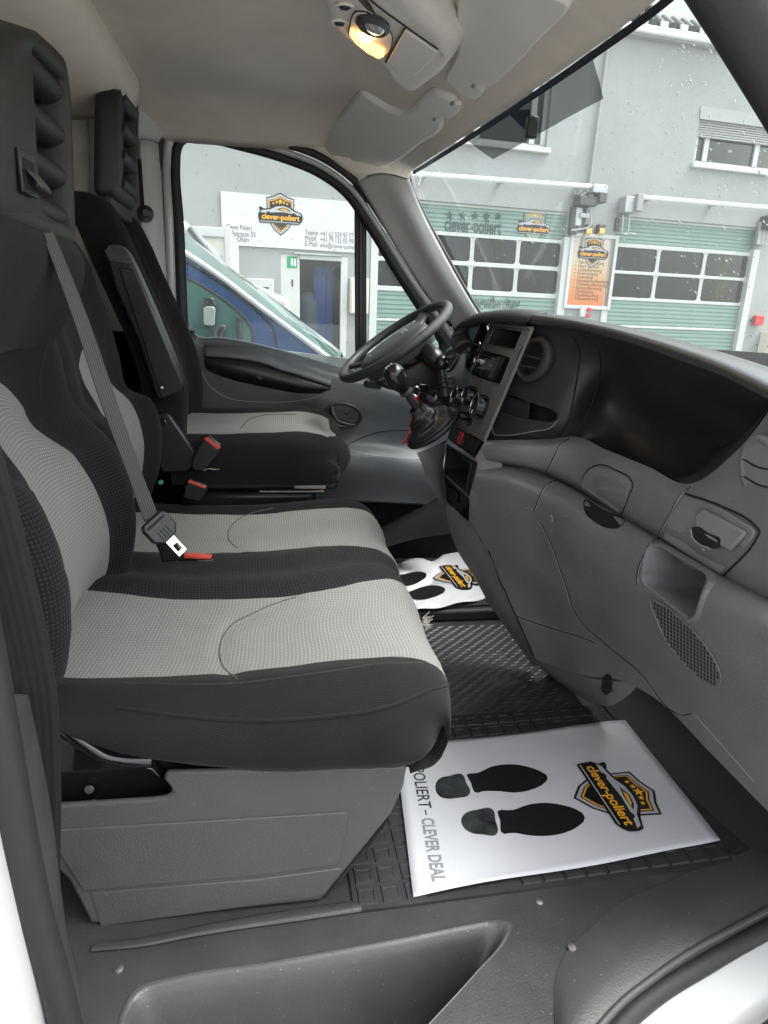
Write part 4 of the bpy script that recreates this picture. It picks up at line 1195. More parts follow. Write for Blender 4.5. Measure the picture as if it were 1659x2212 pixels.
belt = thing('seat_belt', 'grey seat belt hanging diagonally from the bench headrest', 'seat belt', P(330, 1140, Y=1.30))
bc = [ho + V(0.010, 0.014, 0.004), ho + V(0.022, 0.02, -0.012), P(72, 425, Y=1.21), P(110, 520, Y=1.23), P(175, 690, Y=1.27), P(232, 860, Y=1.31), P(290, 1020, Y=1.36), P(330, 1128, Y=1.40)]
wd = [V(0.05, 1, 0.0), V(0.05, 1, -0.05), V(0.3, 1, -0.1), V(0.5, 0.8, -0.3), V(0.5, 0.8, -0.35), V(0.5, 0.8, -0.35), V(0.55, 0.75, -0.3), V(0.6, 0.7, -0.3)]
ribbon('webbing', bc, wd, 0.046, M['web'], belt, 80)
tg = P(346, 1142, Y=1.39)
ax = (P(388, 1190, Y=1.40) - P(330, 1128, Y=1.40)).normalized()
sdv = (V(0.75, 0.6, 0.25) - ax * V(0.75, 0.6, 0.25).dot(ax)).normalized()
fb = Fr(tg, sdv, -ax)
if fb.n.dot(EYE - tg) < 0: fb = Fr(tg, -sdv, -ax)
tp = [fb.at(u, v, -0.008) for u, v in ((-0.034, 0.020), (-0.026, 0.030), (0.026, 0.030), (0.034, 0.020), (0.034, -0.014), (0.018, -0.030), (-0.018, -0.030), (-0.034, -0.014))]
prism('tongue_body', tp, fb.n * 0.016, M['black'], belt, bevel=0.004, seg=2)
for k in range(4):
    rbox('tongue_rib', fb.at(-0.012 + k*0.008, -0.012, 0.009), (0.003, 0.022, 0.003), M['black'], belt, axes=(fb.ux, fb.uy, fb.n))
rbox('tongue_slot', fb.at(0, 0.017, 0.0078), (0.05, 0.006, 0.002), M['gap'], belt, axes=(fb.ux, fb.uy, fb.n))
f2 = Fr(fb.at(0.0, -0.028), fb.ux, fb.uy)
def plate_with_hole(name, outer, inner, fr, t, m_, parent):
    n = len(outer); v_, f_ = [], []
    for h_ in (t/2, -t/2):
        v_ += [fr.at(u, w, h_) for u, w in outer] + [fr.at(u, w, h_) for u, w in inner]
    for i in range(n):
        j = (i+1) % n
        f_ += [(i, j, n+j, n+i), (2*n+i, 3*n+i, 3*n+j, 2*n+j), (i, 2*n+i, 2*n+j, j), (n+i, n+j, 3*n+j, 3*n+i)]
    o = mesh(name, v_, f_, m_, parent, False)
    return weld(o)
plate_with_hole('tongue_plate', [(-0.012, 0.0), (0.012, 0.0), (0.012, -0.045), (-0.012, -0.045)], [(-0.0065, -0.018), (0.0065, -0.018), (0.0065, -0.036), (-0.0065, -0.036)], f2, 0.003, M['chrome'], belt)
lowb = [P(338, 1140, Y=1.42), P(352, 1160, Y=1.45), P(366, 1190, Y=1.47), P(372, 1212, Y=1.48)]
ribbon('lower_webbing', lowb, [V(0.7, 0.5, -0.2), V(0.8, 0.4, 0), V(0.9, 0.3, 0), V(1, 0.2, 0)], 0.046, M['web_dark'], belt, 24)
# belt of the door side, hanging straight down beside the pillar, close to the lens
nb = thing('seat_belt', 'dark brown belt webbing hanging beside the left door pillar', 'seat belt', P(70, 1500, Y=0.72))
nc = [P(-330, 420, Y=0.72), P(-160, 700, Y=0.74), P(-56, 1000, Y=0.75), P(14, 1250, Y=0.77), P(66, 1480, Y=0.80), P(82, 1700, Y=0.83), P(84, 1850, Y=0.85), P(84, 1990, Y=0.87)]
ribbon('webbing', nc, [V(1, 0.25, 0.0)]*8, 0.060, M['web_dark'], nb, 60)
# ================================================================ dashboard
def psurf(name, rows, mat_, parent=None, nu=30, k=8, solid=0, off=-1.0):
    G, ci = panels(rows, nu, k)
    return gridmesh(name, G, mat_, parent, solid=solid, off=off)
def hitplate(name, hit, pts, mat_, parent, lift=0.0015, t=0.003, closed_cr=0, bevel=0.0):
    if closed_cr: pts = [(p.x, p.y) for p in cr([V(a, b, 0) for a, b in pts], closed_cr, closed=True)]
    w = [hit(a, b, lift) for a, b in pts]
    n = hit.normal(sum(a for a, b in pts)/len(pts), sum(b for a, b in pts)/len(pts))
    v_ = [p + n*t for p in w] + w
    m_ = len(w)
    f_ = [tuple(range(m_)), tuple(range(2*m_-1, m_-1, -1))] + [(i, i+m_, (i+1) % m_ + m_, (i+1) % m_) for i in range(m_)]
    o = mesh(name, v_, f_, mat_, parent, True)
    weld(o, 35)
    if bevel: mod_bevel(o, bevel, 2)
    return o
dash = thing('dashboard', 'grey and black van dashboard with centre console and passenger glovebox', 'dashboard', (0.7, 1.6, 0.0))
# lower body: ledge, glovebox, knee panel
A_px = [
 [(1035, 1000), (1100, 1005), (1177, 1024), (1290, 1082), (1392, 1140), (1530, 1222), (1700, 1312)],
 [(1034, 1006), (1099, 1012), (1174, 1034), (1287, 1096), (1389, 1156), (1526, 1240), (1696, 1330)],
 [(1029, 1024), (1095, 1032), (1165, 1058), (1278, 1130), (1380, 1192), (1515, 1275), (1690, 1370)],
 [(1018, 1065), (1090, 1075), (1158, 1112), (1268, 1190), (1370, 1252), (1500, 1335), (1675, 1440)],
 [(1016, 1120), (1095, 1140), (1170, 1180), (1270, 1255), (1365, 1310), (1490, 1395), (1668, 1510)],
 [(1041, 1169), (1115, 1215), (1195, 1260), (1285, 1325), (1375, 1375), (1500, 1460), (1672, 1580)],
 [(1085, 1266), (1150, 1305), (1228, 1345), (1312, 1400), (1405, 1440), (1530, 1540), (1690, 1680)],
 [(1154, 1422), (1200, 1440), (1265, 1460), (1340, 1470), (1420, 1512), (1540, 1632), (1710, 1805)]]
A_X = [[.555, .61, .69, .755, .768, .775, .785], [.527, .585, .66, .722, .738, .748, .755], [.505, .565, .635, .70, .718, .728, .735], [.512, .575, .645, .705, .722, .732, .74],
       [.535, .605, .68, .735, .747, .752, .757], [.575, .65, .72, .765, .772, .775, .775], [.64, .71, .765, .80, .805, .802, .80], [.735, .775, .80, .82, .83, .83, .82]]
low = psurf('lower_fascia', [[P(a, b, X=x) for (a, b), x in zip(r_, xs)] for r_, xs in zip(A_px, A_X)], M['dash'], dash, 110, 22)
B_px = [
 [(1046, 951), (1110, 950), (1190, 948), (1230, 943), (1310, 972), (1400, 1008), (1490, 1045), (1590, 975), (1690, 850)],
 [(1044, 965), (1108, 964), (1188, 965), (1228, 962), (1305, 992), (1396, 1030), (1488, 1074), (1600, 1060), (1700, 1000)],
 [(1038, 990), (1102, 993), (1180, 1008), (1215, 1022), (1295, 1062), (1392, 1115), (1488, 1165), (1600, 1220), (1700, 1265)],
 [(1035, 1002), (1100, 1007), (1177, 1026), (1210, 1042), (1290, 1084), (1392, 1142), (1490, 1199), (1600, 1266), (1700, 1314)]]
B_X = [[.535, .59, .672, .705, .73, .745, .755, .765, .77], [.526, .581, .658, .692, .716, .732, .742, .755, .76], [.527, .582, .66, .69, .722, .735, .745, .755, .76], [.548, .60, .682, .715, .748, .76, .768, .775, .78]]
mid = psurf('upper_fascia', [[P(a, b, X=x) for (a, b), x in zip(r_, xs)] for r_, xs in zip(B_px, B_X)], M['dash'], dash, 40, 18)
# black upper fascia with open shelf
C_px = [
 [(1136, 690), (1200, 699), (1250, 708), (1350, 733), (1450, 766), (1550, 802), (1659, 854), (1760, 905)],
 [(1126, 752), (1195, 757), (1243, 765), (1335, 795), (1430, 840), (1520, 885), (1610, 915), (1740, 925)],
 [(1088, 840), (1170, 850), (1238, 860), (1310, 880), (1395, 925), (1480, 960), (1570, 960), (1715, 890)],
 [(1052, 925), (1135, 925), (1215, 925), (1290, 948), (1378, 985), (1462, 1018), (1565, 975), (1700, 850)],
 [(1048, 953), (1110, 952), (1195, 950), (1255, 953), (1350, 990), (1440, 1026), (1492, 1048), (1590, 977)]]
C_X = [[.612, .642, .668, .702, .726, .745, .76, .77], [.603, .65, .685, .77, .82, .85, .85, .84], [.575, .635, .69, .80, .86, .88, .87, .83], [.548, .61, .68, .77, .83, .85, .80, .78], [.545, .60, .68, .73, .748, .757, .763, .772]]
fas = psurf('shelf_recess', [[P(a, b, X=x) for (a, b), x in zip(r_, xs)] for r_, xs in zip(C_px, C_X)], M['dash_black'], dash, 60, 18)
# padded top
T_px = [(1000, 692), (1040, 680), (1100, 677), (1150, 681), (1250, 697), (1350, 720), (1450, 750), (1550, 786), (1659, 837), (1780, 900)]
T_X = [.53, .55, .585, .606, .645, .68, .708, .728, .742, .752]
T_px2 = [(1008, 706), (1044, 697), (1100, 694), (1150, 700), (1250, 712), (1350, 738), (1450, 771), (1550, 808), (1659, 862), (1780, 925)]
te = [P(a, b, X=x) for (a, b), x in zip(T_px, T_X)]
tu = [P(a, b, X=x + 0.004) for (a, b), x in zip(T_px2, T_X)]
top = psurf('top_pad', [tu, [a.lerp(b, 0.5) + V(-0.006, 0, 0) for a, b in zip(tu, te)], te, [p + V(0.025, 0, 0.005) for p in te], [p + V(0.10, 0, -0.006) for p in te], [p + V(0.25, 0, -0.045) for p in te], [p + V(0.5, 0, -0.14) for p in te]], M['dash_pad'], dash, 50, 10)
ecp = [te[-1] + V(0.5, 0, -0.14), te[-1] + V(0.10, 0, -0.006), te[-1], tu[-1]]
ecp += [P(a, b, X=x) for (a, b), x in ((B_px[0][-1], B_X[0][-1]), (B_px[2][-1], B_X[2][-1]), (B_px[3][-1], B_X[3][-1]))]
ecp += [P(r_[-1][0], r_[-1][1], X=xs[-1]) for r_, xs in list(zip(A_px, A_X))[1:]]
ecp += [V(1.1, ecp[-1].y, ecp[-1].z), V(1.2, ecp[0].y, 0.6)]
ec = mesh('end_cap', ecp + [sum(ecp, V(0, 0, 0))/len(ecp)], [(i, (i+1) % len(ecp), len(ecp)) for i in range(len(ecp))], M['dash'], dash, False)
HL, HM, HK, HT = Hit([low]), Hit([mid]), Hit([fas]), Hit([top])
HLM = Hit([low, mid])
# vertical seams and the glovebox outline
for q in ([(1232, 946), (1210, 962), (1195, 990), (1180, 1022)],):
    seam('fascia_joint', HM, q, M['gap'], dash, 0.0016, edge=2.5)
seam('fascia_joint', HL, [(1204, 1036), (1182, 1046), (1168, 1068), (1158, 1092), (1153, 1105)], M['gap'], dash, 0.0016, edge=2.5)
seam('fascia_joint', HM, [(1494, 1050), (1474, 1066), (1450, 1105), (1424, 1152)], M['gap'], dash, 0.0016, edge=2.5)
seam('fascia_joint', HL, [(1432, 1160), (1406, 1172), (1390, 1200), (1376, 1245), (1376, 1262)], M['gap'], dash, 0.0016, edge=2.5)
seam('knee_panel_edge', HL, [(1166, 1126), (1182, 1156), (1196, 1190), (1212, 1235), (1226, 1275), (1238, 1316), (1262, 1350), (1300, 1384), (1373, 1444), (1484, 1543), (1492, 1541)], M['gap'], dash, 0.0018, 60, edge=-2.5)
seam('lower_cover_edge', HL, [(1115, 1330), (1160, 1346), (1210, 1362), (1262, 1378), (1285, 1388)], M['gap'], dash, 0.0016, edge=2)
seam('console_joint', HL, [(1056, 1190), (1085, 1266), (1115, 1330), (1154, 1418)], M['gap'], dash, 0.0022, lift=0.001)
seam('end_joint', HL, [(1500, 1543), (1560, 1610), (1630, 1690)], M['gapg'], dash, 0.001)
seam('shelf_joint', HK, [(1265, 724), (1288, 745), (1297, 790), (1286, 850), (1262, 910), (1246, 936)], M['gap'], dash, 0.002)
seam('black_fascia_joint', HK, [(1235, 726), (1250, 750), (1250, 790), (1240, 850), (1230, 900), (1216, 930), (1206, 944)], M['gap'], dash, 0.0026)
# latch with its finger scoop
hitplate('glovebox_latch', HM, [(1256, 1048), (1266, 1024), (1280, 1010), (1296, 1006), (1330, 1018), (1356, 1032), (1364, 1042), (1358, 1066), (1340, 1108)], M['dash_lid'], dash, 0.001, 0.004, 0, 0.002)
seam('latch_gap', HM, [(1254, 1052), (1264, 1024), (1280, 1008), (1298, 1004), (1332, 1016), (1360, 1032), (1367, 1044), (1360, 1070), (1342, 1112)], M['gap'], dash, 0.0016, 50)
scp = hitplate('finger_scoop', HL, [(1262, 1080), (1300, 1100), (1350, 1128), (1338, 1140), (1318, 1142), (1285, 1128), (1264, 1108)], M['gap'], dash, 0.0005, 0.001, 30)
# right lid with pull
lid = [(1482, 1070), (1560, 1098), (1628, 1138), (1636, 1148), (1630, 1162), (1560, 1240), (1500, 1205), (1436, 1162), (1456, 1112)]
hitplate('side_lid', HM, lid, M['dash_lid'], dash, 0.0008, 0.005, 0, 0.003)
seam('lid_gap', HM, [(1480, 1066), (1560, 1094), (1630, 1134), (1641, 1147), (1634, 1164), (1563, 1244)], M['gap'], dash, 0.0022, 50)
hitplate('lid_pull_cover', HM, [(1512, 1112), (1530, 1100), (1600, 1136), (1626, 1150), (1590, 1190), (1545, 1165), (1516, 1140)], M['dash_lid'], dash, 0.005, 0.009, 0, 0.005)
hitplate('lid_pull', HM, [(1508, 1138), (1520, 1136), (1546, 1150), (1572, 1164), (1568, 1180), (1540, 1178), (1518, 1166)], M['gap'], dash, 0.0105, 0.004, 30)
tube('lid_pull_lip', [HM(a, b, 0.012) for a, b in ((1506, 1140), (1510, 1158), (1524, 1172), (1548, 1182))], 0.004, M['dash_lid'], dash, n=8, steps=16)
hitplate('lid_symbol', HM, [(1524, 1176), (1529, 1176), (1529, 1187), (1524, 1187)], M['gapg'], dash, 0.0062, 0.001)
# end vent at the right edge
vc = HM(1652, 1018, 0.0)
fv = Fr(vc, V(0.02, -1, 0.0), V(-0.25, 0, 1))
ell = ellipse(0, 0, 0.043, 0.055, 36)
tube('end_vent_ring', [fv.at(u, v, 0.004) for u, v in ell], 0.007, M['dash'], dash, n=10, closed=True)
flat('end_vent_flap', [(u*0.93, v*0.93) for u, v in ell], fv, M['dash_lid'], dash, h=0.004, t=0.004)
for k in (-0.016, 0.014): tube('vent_fin_gap', [fv.at(-0.038, k, 0.0085), fv.at(0, k - 0.006, 0.009), fv.at(0.038, k, 0.0085)], 0.0015, M['gap'], dash, n=6, steps=10)
# open cubby
hole = [(1398, 1192), (1408, 1183), (1424, 1184), (1524, 1243), (1530, 1256), (1504, 1330), (1490, 1336), (1396, 1262), (1388, 1244)]
cut(low, hole); cut(mid, hole)
hp_ = [(p.x, p.y) for p in cr([V(a, b, 0) for a, b in hole], 60, closed=True, lin=True)]
ring3 = [HL(a, b, 0.006) for a, b in hp_]
cen = sum(ring3, V(0, 0, 0)) / len(ring3)
def shrink(pts, k, off): return [p + (cen - p)*k + off for p in pts]
cubby_rows = [shrink(ring3, -0.11, V(0.012, 0, 0)), shrink(ring3, -0.06, V(0.003, 0, 0)), shrink(ring3, 0.0, V(0.0, 0, 0)), shrink(ring3, 0.04, V(0.006, 0, 0)), shrink(ring3, 0.07, V(0.07, 0, -0.01)), shrink(ring3, 0.14, V(0.17, 0.02, -0.02)), shrink(ring3, 0.95, V(0.175, 0.02, -0.02))]
gridmesh('cubby', cubby_rows, M['dash'], dash, closed_v=True)
# speaker grille
gpoly = [(1408, 1292), (1436, 1306), (1470, 1334), (1505, 1368), (1536, 1408), (1556, 1448), (1560, 1470), (1552, 1480), (1530, 1474), (1494, 1446), (1462, 1412), (1440, 1380), (1424, 1346)]
def inpoly(p, poly):
    c = False
    for i in range(len(poly)):
        (x1, y1), (x2, y2) = poly[i], poly[i-1]
        if (y1 > p[1]) != (y2 > p[1]) and p[0] < (x2-x1)*(p[1]-y1)/(y2-y1) + x1: c = not c
    return c
hitplate('grille_field', HL, gpoly, M['dash'], dash, 0.0006, 0.0016, 0)
gv, gf = [], []
for i in range(60):
    for j in range(40):
        gx = 1395 + i*7.2 + (j % 2)*3.6*0; gy = 1285 + j*8.2 + (i*3.6) % 8.2
        if not (gx < 1570 and inpoly((gx-3, gy-3), gpoly) and inpoly((gx+4, gy+4), gpoly)): continue
        b0 = len(gv)
        for u, v in ((-2.1, -3.4), (0.2, -3.8), (2.2, 1.0), (2.1, 3.4), (-0.2, 3.8), (-2.2, -1.0)):
            gv.append(HL(gx + u, gy + v, 0.0028))
        gf.append(tuple(range(b0, b0 + 6)))
gr = mesh('speaker_grille', gv, gf, M['gap'], dash, False)
gr['kind'] = 'stuff'; gr['label'] = 'fine rows of speaker grille holes'
tube('grille_rim', [HL(p.x, p.y, 0.002) for p in cr([V(a, b, 0) for a, b in gpoly], 60, closed=True)], 0.002, M['dash'], dash, n=6, closed=True)
# dark slot with two pins low in the cover
sl_ = [(1305, 1462), (1312, 1455), (1320, 1458), (1323, 1475), (1318, 1495), (1310, 1500), (1302, 1492), (1301, 1476)]
# scuffs
rnd = random.Random(21)
scm = mat('scuff_mark', (0.3, 0.3, 0.29), 0.7)
for k in range(26):
    a, b = rnd.uniform(1080, 1360), rnd.uniform(1090, 1300)
    l = rnd.uniform(2, 9); an = rnd.uniform(-0.4, 0.9)
    w = [HL(a + l*t_*math.cos(an), b + l*t_*math.sin(an), 0.0002) for t_ in (0, 0.5, 1)]
    tube('scuff', w, 0.0005, scm, low, n=4)
tube('scuff', [HL(1190, 1112, 0.0003), HL(1194, 1120, 0.0004), HL(1193, 1127, 0.0003)], 0.0022, scm, low, n=5)
# lower cover beneath the console, from the driver side
side = psurf('console_side_cover', [P3([(966, 1092, .50), (985, 1098, .518), (1016, 1118, .542)]), P3([(973, 1150, .52), (1000, 1150, .538), (1036, 1162, .570)]), P3([(993, 1198, .548), (1020, 1198, .565), (1060, 1205, .60)]), P3([(1022, 1242, .585), (1050, 1248, .605), (1086, 1267, .643)]), P3([(1054, 1300, .63), (1080, 1308, .648), (1116, 1331, .682)]), P3([(1097, 1362, .69), (1115, 1368, .70), (1136, 1378, .715)]), P3([(1154, 1442, .765), (1160, 1437, .76), (1166, 1430, .75)])], M['dash'], dash, 40, 10)
foot = psurf('lower_cover', [P3([(1154, 1422, .738), (1205, 1438, .778), (1265, 1462, .803), (1340, 1472, .822), (1382, 1474, .835)]), P3([(1170, 1445, .77), (1215, 1470, .80), (1270, 1490, .825), (1330, 1500, .84), (1365, 1495, .85)]), P3([(1190, 1462, .82), (1225, 1488, .84), (1275, 1515, .85), (1320, 1524, .86), (1345, 1512, .87)])], M['dash'], dash, 14, 10)

HLF = Hit([low, side, foot])
hitplate('cover_slot', HLF, sl_, M['gap'], dash, 0.002, 0.001, 24)
for b in (1468, 1486): tube('slot_pin', [HLF(1298, b - 3, 0.005), HLF(1328, b + 5, 0.005)], 0.0016, M['steel'], dash, n=6)
# ---- centre console
con = thing('centre_console', 'dark centre console with storage slot, radio, heater knobs and switch row', 'centre console', (0.55, 1.75, 0.4))
TL, TR, BR, BL = P(1060, 698, X=.602), P(1150, 710, X=.606), P(1047, 952, X=.530), P(976, 912, X=.522)
def quadgrid(a, b, c, d, n=14):
    return [[a.lerp(b, j/n).lerp(d.lerp(c, j/n), i/n) for j in range(n+1)] for i in range(n+1)]
stack = gridmesh('console_face', [[p for p in r_] for r_ in quadgrid(TL, TR, BR, BL, 60)], M['console'], con)
HS2 = Hit([stack])
cn = HS2.normal(1060, 820)
# rounded side of the face on the near edge
edge = [TR, TR.lerp(BR, 0.5), BR]
tube('console_edge', edge, 0.005, M['console'], con, n=8, steps=20)
tube('console_edge', [TL, TL.lerp(TR, 0.5), TR], 0.005, M['console'], con, n=8, steps=12)
def pocket(name, px, depth, m_in, parent, hit, obj, rim=0.003, m_rim=None, n=40, shr=0.12):
    cut(obj, px)
    pts = [(p.x, p.y) for p in cr([V(a, b, 0) for a, b in px], n, closed=True, lin=True)]
    w = [hit(a, b, 0.0) for a, b in pts]
    c = sum(w, V(0, 0, 0))/len(w); nn = hit.normal(sum(a for a, b in px)/len(px), sum(b for a, b in px)/len(px))
    rows = [[p + (c-p)*0.0 + nn*0.0015 for p in w], [p + (c-p)*0.03 + nn*0.0 for p in w], [p + (c-p)*shr - nn*depth for p in w], [c - nn*depth for p in w]]
    o = gridmesh(name, rows, m_in, parent, closed_v=True)
    weld(o, 40)
    tube(name + '_rim', [p + nn*0.001 for p in w], rim, m_rim or m_in, parent, n=8, closed=True)
    return w, c, nn
# radio and its recess first, then the slot, so the faces below stay whole
rad_px = [(1043, 755), (1107, 772), (1082, 833), (1011, 809)]
rw_, rc, rn = pocket('radio_recess', rad_px, 0.012, M['black'], con, HS2, stack, 0.003, M['console'])
pocket('storage_slot', [(1069, 706), (1131, 715), (1113, 757), (1051, 744)], 0.07, M['dash_black'], con, HS2, stack, 0.0025, M['console'])
ra, rb_, rc_, rd = [HS2(a, b) for a, b in ((1046, 762), (1097, 775), (1074, 824), (1020, 806))]
def RQ(u, v, h=0.0): return rd.lerp(rc_, u).lerp(ra.lerp(rb_, u), v) + rn*h
radio = prism('radio', [RQ(0, 0, -0.01), RQ(1, 0, -0.01), RQ(1, 1, -0.01), RQ(0, 1, -0.01)], rn*0.022, M['gloss'], con, bevel=0.002)
def rq_plate(nm, u0, v0, u1, v1, m_, h=0.012, t=0.002): return prism(nm, [RQ(u0, v0, h), RQ(u1, v0, h), RQ(u1, v1, h), RQ(u0, v1, h)], rn*t, m_, radio)
screen = mat('radio_display', (0.10, 0.13, 0.12), 0.08)
rq_plate('display', 0.36, 0.34, 0.80, 0.80, screen)
rq_plate('disc_slot', 0.12, 0.86, 0.9, 0.93, M['gap'])
rq_plate('face_side', 0.84, 0.04, 0.98, 0.96, M['black'], 0.012, 0.006)
lathe('volume_knob', [(0.017, 0.0), (0.017, 0.012), (0.014, 0.014), (0, 0.014)], RQ(0.18, 0.62, 0.012), rn, M['chrome'], radio, n=24)
for k in range(6): rq_plate('radio_button', 0.14 + k*0.115, 0.08, 0.235 + k*0.115, 0.24, M['gloss'], 0.012, 0.003)
for k in range(3): rq_plate('radio_key', 0.04, 0.10 + k*0.11, 0.11, 0.18 + k*0.11, M['steel'], 0.012, 0.003)
rq_plate('radio_logo_bar', 0.60, 0.84, 0.78, 0.90, M['ink_silver'], 0.0125, 0.001)
# heater knobs on oval plates
csx = (TR - TL).normalized()
csy = ((TL + TR)/2 - (BL + BR)/2).normalized()
plate_m = mat('knob_plate', (0.12, 0.125, 0.12), 0.4)
for i, (a, b, rr_) in enumerate(((999, 858, 0.030), (1024, 858, 0.029), (1046, 881, 0.034))):
    c = HS2(a, b, 0.0)
    f = Fr(c, csx, csy)
    flat('knob_plate', ellipse(0, 0, rr_*1.25, rr_*1.75, 28), f, plate_m, con, h=0.0006, t=0.0018)
    kb = lathe('heater_knob', [(rr_*1.02, 0.003), (rr_, 0.010), (rr_*0.93, 0.026), (rr_*0.86, 0.030), (rr_*0.6, 0.031), (0, 0.031)], c, cn, M['gloss'], con, n=36)
    lathe('knob_ring', [(rr_*0.91, 0.0290), (rr_*0.92, 0.0306), (rr_*0.885, 0.0310), (rr_*0.87, 0.0300)], c, cn, M['chrome'], kb, n=36)
    for q in range(12):
        an = 2*math.pi*q/12
        d_ = f.ux*math.cos(an) + f.uy*math.sin(an)
        tube('knob_rib', [c + d_*rr_*1.0 + f.n*0.006*(1 if f.n.dot(cn) > 0 else -1), c + d_*rr_*0.94 + f.n*0.026*(1 if f.n.dot(cn) > 0 else -1)], 0.0018, M['black'], kb, n=5)
    rbox('knob_mark', c + cn*0.0318 - f.uy*rr_*0.55, (0.003, 0.010, 0.001), M['ink_white'], kb, axes=(f.ux, f.uy, f.n))
for dx_, m_ in ((-0.012, mat('cold_blue', (0.03, 0.06, 0.4), 0.5)), (0.012, M['red'])):
    c = HS2(1003, 838, 0.003); f = Fr(c, csx, csy)
    flat('heat_mark', ellipse(dx_, 0.003, 0.010, 0.006, 14), f, m_, con, h=0, t=0.001)
c = HS2(1011, 905, 0.0); f = Fr(c, csx, csy)
flat('lighter_plate', rrect(-0.024, -0.02, 0.024, 0.02, 0.006), f, M['gloss'], con, h=0.0006, t=0.002)
lathe('lighter', [(0.013, 0.002), (0.013, 0.008), (0.010, 0.018), (0, 0.02)], HS2(1005, 899, 0), cn, M['black'], con, n=20)
lathe('power_socket', [(0.011, 0.002), (0.011, 0.006), (0.008, 0.006), (0.008, 0.001), (0, 0.001)], HS2(1019, 912, 0), cn, M['gap'], con, n=20)
# round vent in the black fascia
vcn = HK.normal(1155, 776)
vp = HK(1153, 775, 0.004)
va, vb_, vc_ = HK(1160, 722, 0.012), HK(1135, 832, 0.012), HK(1196, 770, 0.012)
fvv = Fr(vc_, vc_ - (va + vb_)/2, va - vb_)
if fvv.n.dot(EYE - vc_) < 0: fvv = Fr(vc_, (va + vb_)/2 - vc_, va - vb_)
uv0 = None
def nearest_scale(f, px, py):     # frame coordinates of a picture point
    d = ray(px, py).normalized(); t_ = (f.o - EYE).dot(f.n)/d.dot(f.n); q = EYE + d*t_ - f.o
    return q.dot(f.ux), q.dot(f.uy)
ou = [nearest_scale(fvv, a, b) for a, b in ((1172, 727), (1188, 738), (1194, 758), (1190, 785), (1176, 808), (1158, 822), (1140, 828), (1126, 820), (1119, 800), (1120, 775), (1130, 752), (1148, 734))]
inn = [nearest_scale(fvv, a, b) for a, b in ((1160, 738), (1172, 744), (1175, 760), (1170, 782), (1160, 798), (1146, 810), (1134, 812), (1126, 804), (1122, 790), (1125, 772), (1133, 755), (1146, 742))]
ouc = [(p.x, p.y) for p in cr([V(u, v, 0) for u, v in ou], 40, closed=True)]; inc = [(p.x, p.y) for p in cr([V(u, v, 0) for u, v in inn], 40, closed=True)]
gridmesh('vent_ring', [[fvv.at(u, v, -0.012) for u, v in ouc], [fvv.at(u, v, 0.004) for u, v in ouc], [fvv.at((u+a)/2, (v+b)/2, 0.012) for (u, v), (a, b) in zip(ouc, inc)], [fvv.at(u, v, 0.008) for u, v in inc], [fvv.at(u, v, -0.03) for u, v in inc]], M['dash_black'], con, closed_v=True)
icx, icy = sum(u for u, v in inc)/len(inc), sum(v for u, v in inc)/len(inc)
cut(fas, [(1160, 738), (1172, 744), (1175, 760), (1170, 782), (1160, 798), (1146, 810), (1134, 812), (1126, 804), (1122, 790), (1125, 772), (1133, 755), (1146, 742)])
flat('vent_back', [(icx + (u-icx)*0.97, icy + (v-icy)*0.97) for u, v in inc], fvv, M['gap'], con, h=-0.028, t=0.002)
for v0, v1 in (((1131, 768), (1172, 776)), ((1125, 790), (1166, 797))):
    a, b = nearest_scale(fvv, *v0), nearest_scale(fvv, *v1)
    tube('vent_blade', [fvv.at(*a, 0.004), fvv.at((a[0]+b[0])/2, (a[1]+b[1])/2 + 0.001, 0.007), fvv.at(*b, 0.004)], 0.004, M['wheel'], con, n=8, steps=8, flat=0.5)
# pocket beneath the vent
pk = [(1086, 852), (1100, 850), (1140, 866), (1190, 882), (1206, 892), (1204, 908), (1190, 914), (1140, 908), (1100, 896), (1076, 888)]
pocket('side_pocket', pk, 0.05, M['gap'], con, HK, fas, 0.0022, M['dash_black'], 50, 0.1)
hitplate('pocket_insert', HK, [(1088, 856), (1136, 868), (1131, 906), (1076, 888)], M['dash_black'], con, -0.02, 0.002)
seam('pocket_apron', HK, [(1072, 886), (1064, 915), (1068, 938), (1090, 940), (1150, 932), (1192, 922), (1206, 905)], M['gapg'], con, 0.001, 50)
# switch row
s0, s1, s2, s3 = P(977, 914, X=.520), P(1048, 953, X=.528), P(1026, 990, X=.512), P(967, 948, X=.505)
gridmesh('switch_bar', quadgrid(s0, s1, s2, s3, 6), M['gloss'], con)
HSW = Hit([gridmesh('tmp', quadgrid(s0, s1, s2, s3, 6), M['gap'])]); bpy.data.objects.remove(bpy.data.objects['tmp'])
def SQ(u, v, h=0.0):
    n_2 = (s1 - s0).cross(s3 - s0).normalized()
    if n_2.dot(EYE - s0) < 0: n_2 = -n_2
    return s0.lerp(s1, u).lerp(s3.lerp(s2, u), v) + n_2*h
for i, (u0, u1) in enumerate(((0.05, 0.22), (0.24, 0.36), (0.375, 0.475), (0.49, 0.62), (0.64, 0.78), (0.80, 0.94))):
    prism('switch', [SQ(u0, 0.14, 0.001), SQ(u1, 0.14, 0.001), SQ(u1, 0.86, 0.001), SQ(u0, 0.86, 0.001)], (SQ(0, 0, 0.005) - SQ(0, 0, 0)), M['red'] if i == 2 else M['black'], con, bevel=0.001)
for u in (0.30, 0.55): prism('switch_symbol', [SQ(u-0.02, 0.55, 0.0062), SQ(u+0.02, 0.55, 0.0062), SQ(u+0.02, 0.65, 0.0062), SQ(u-0.02, 0.65, 0.0062)], SQ(0, 0, 0.0003) - SQ(0, 0, 0), M['ink_grey'], con)
tube('switch_bar_trim', [SQ(0, 0, 0.001), SQ(1, 0, 0.001)], 0.0025, M['console'], con, n=6)
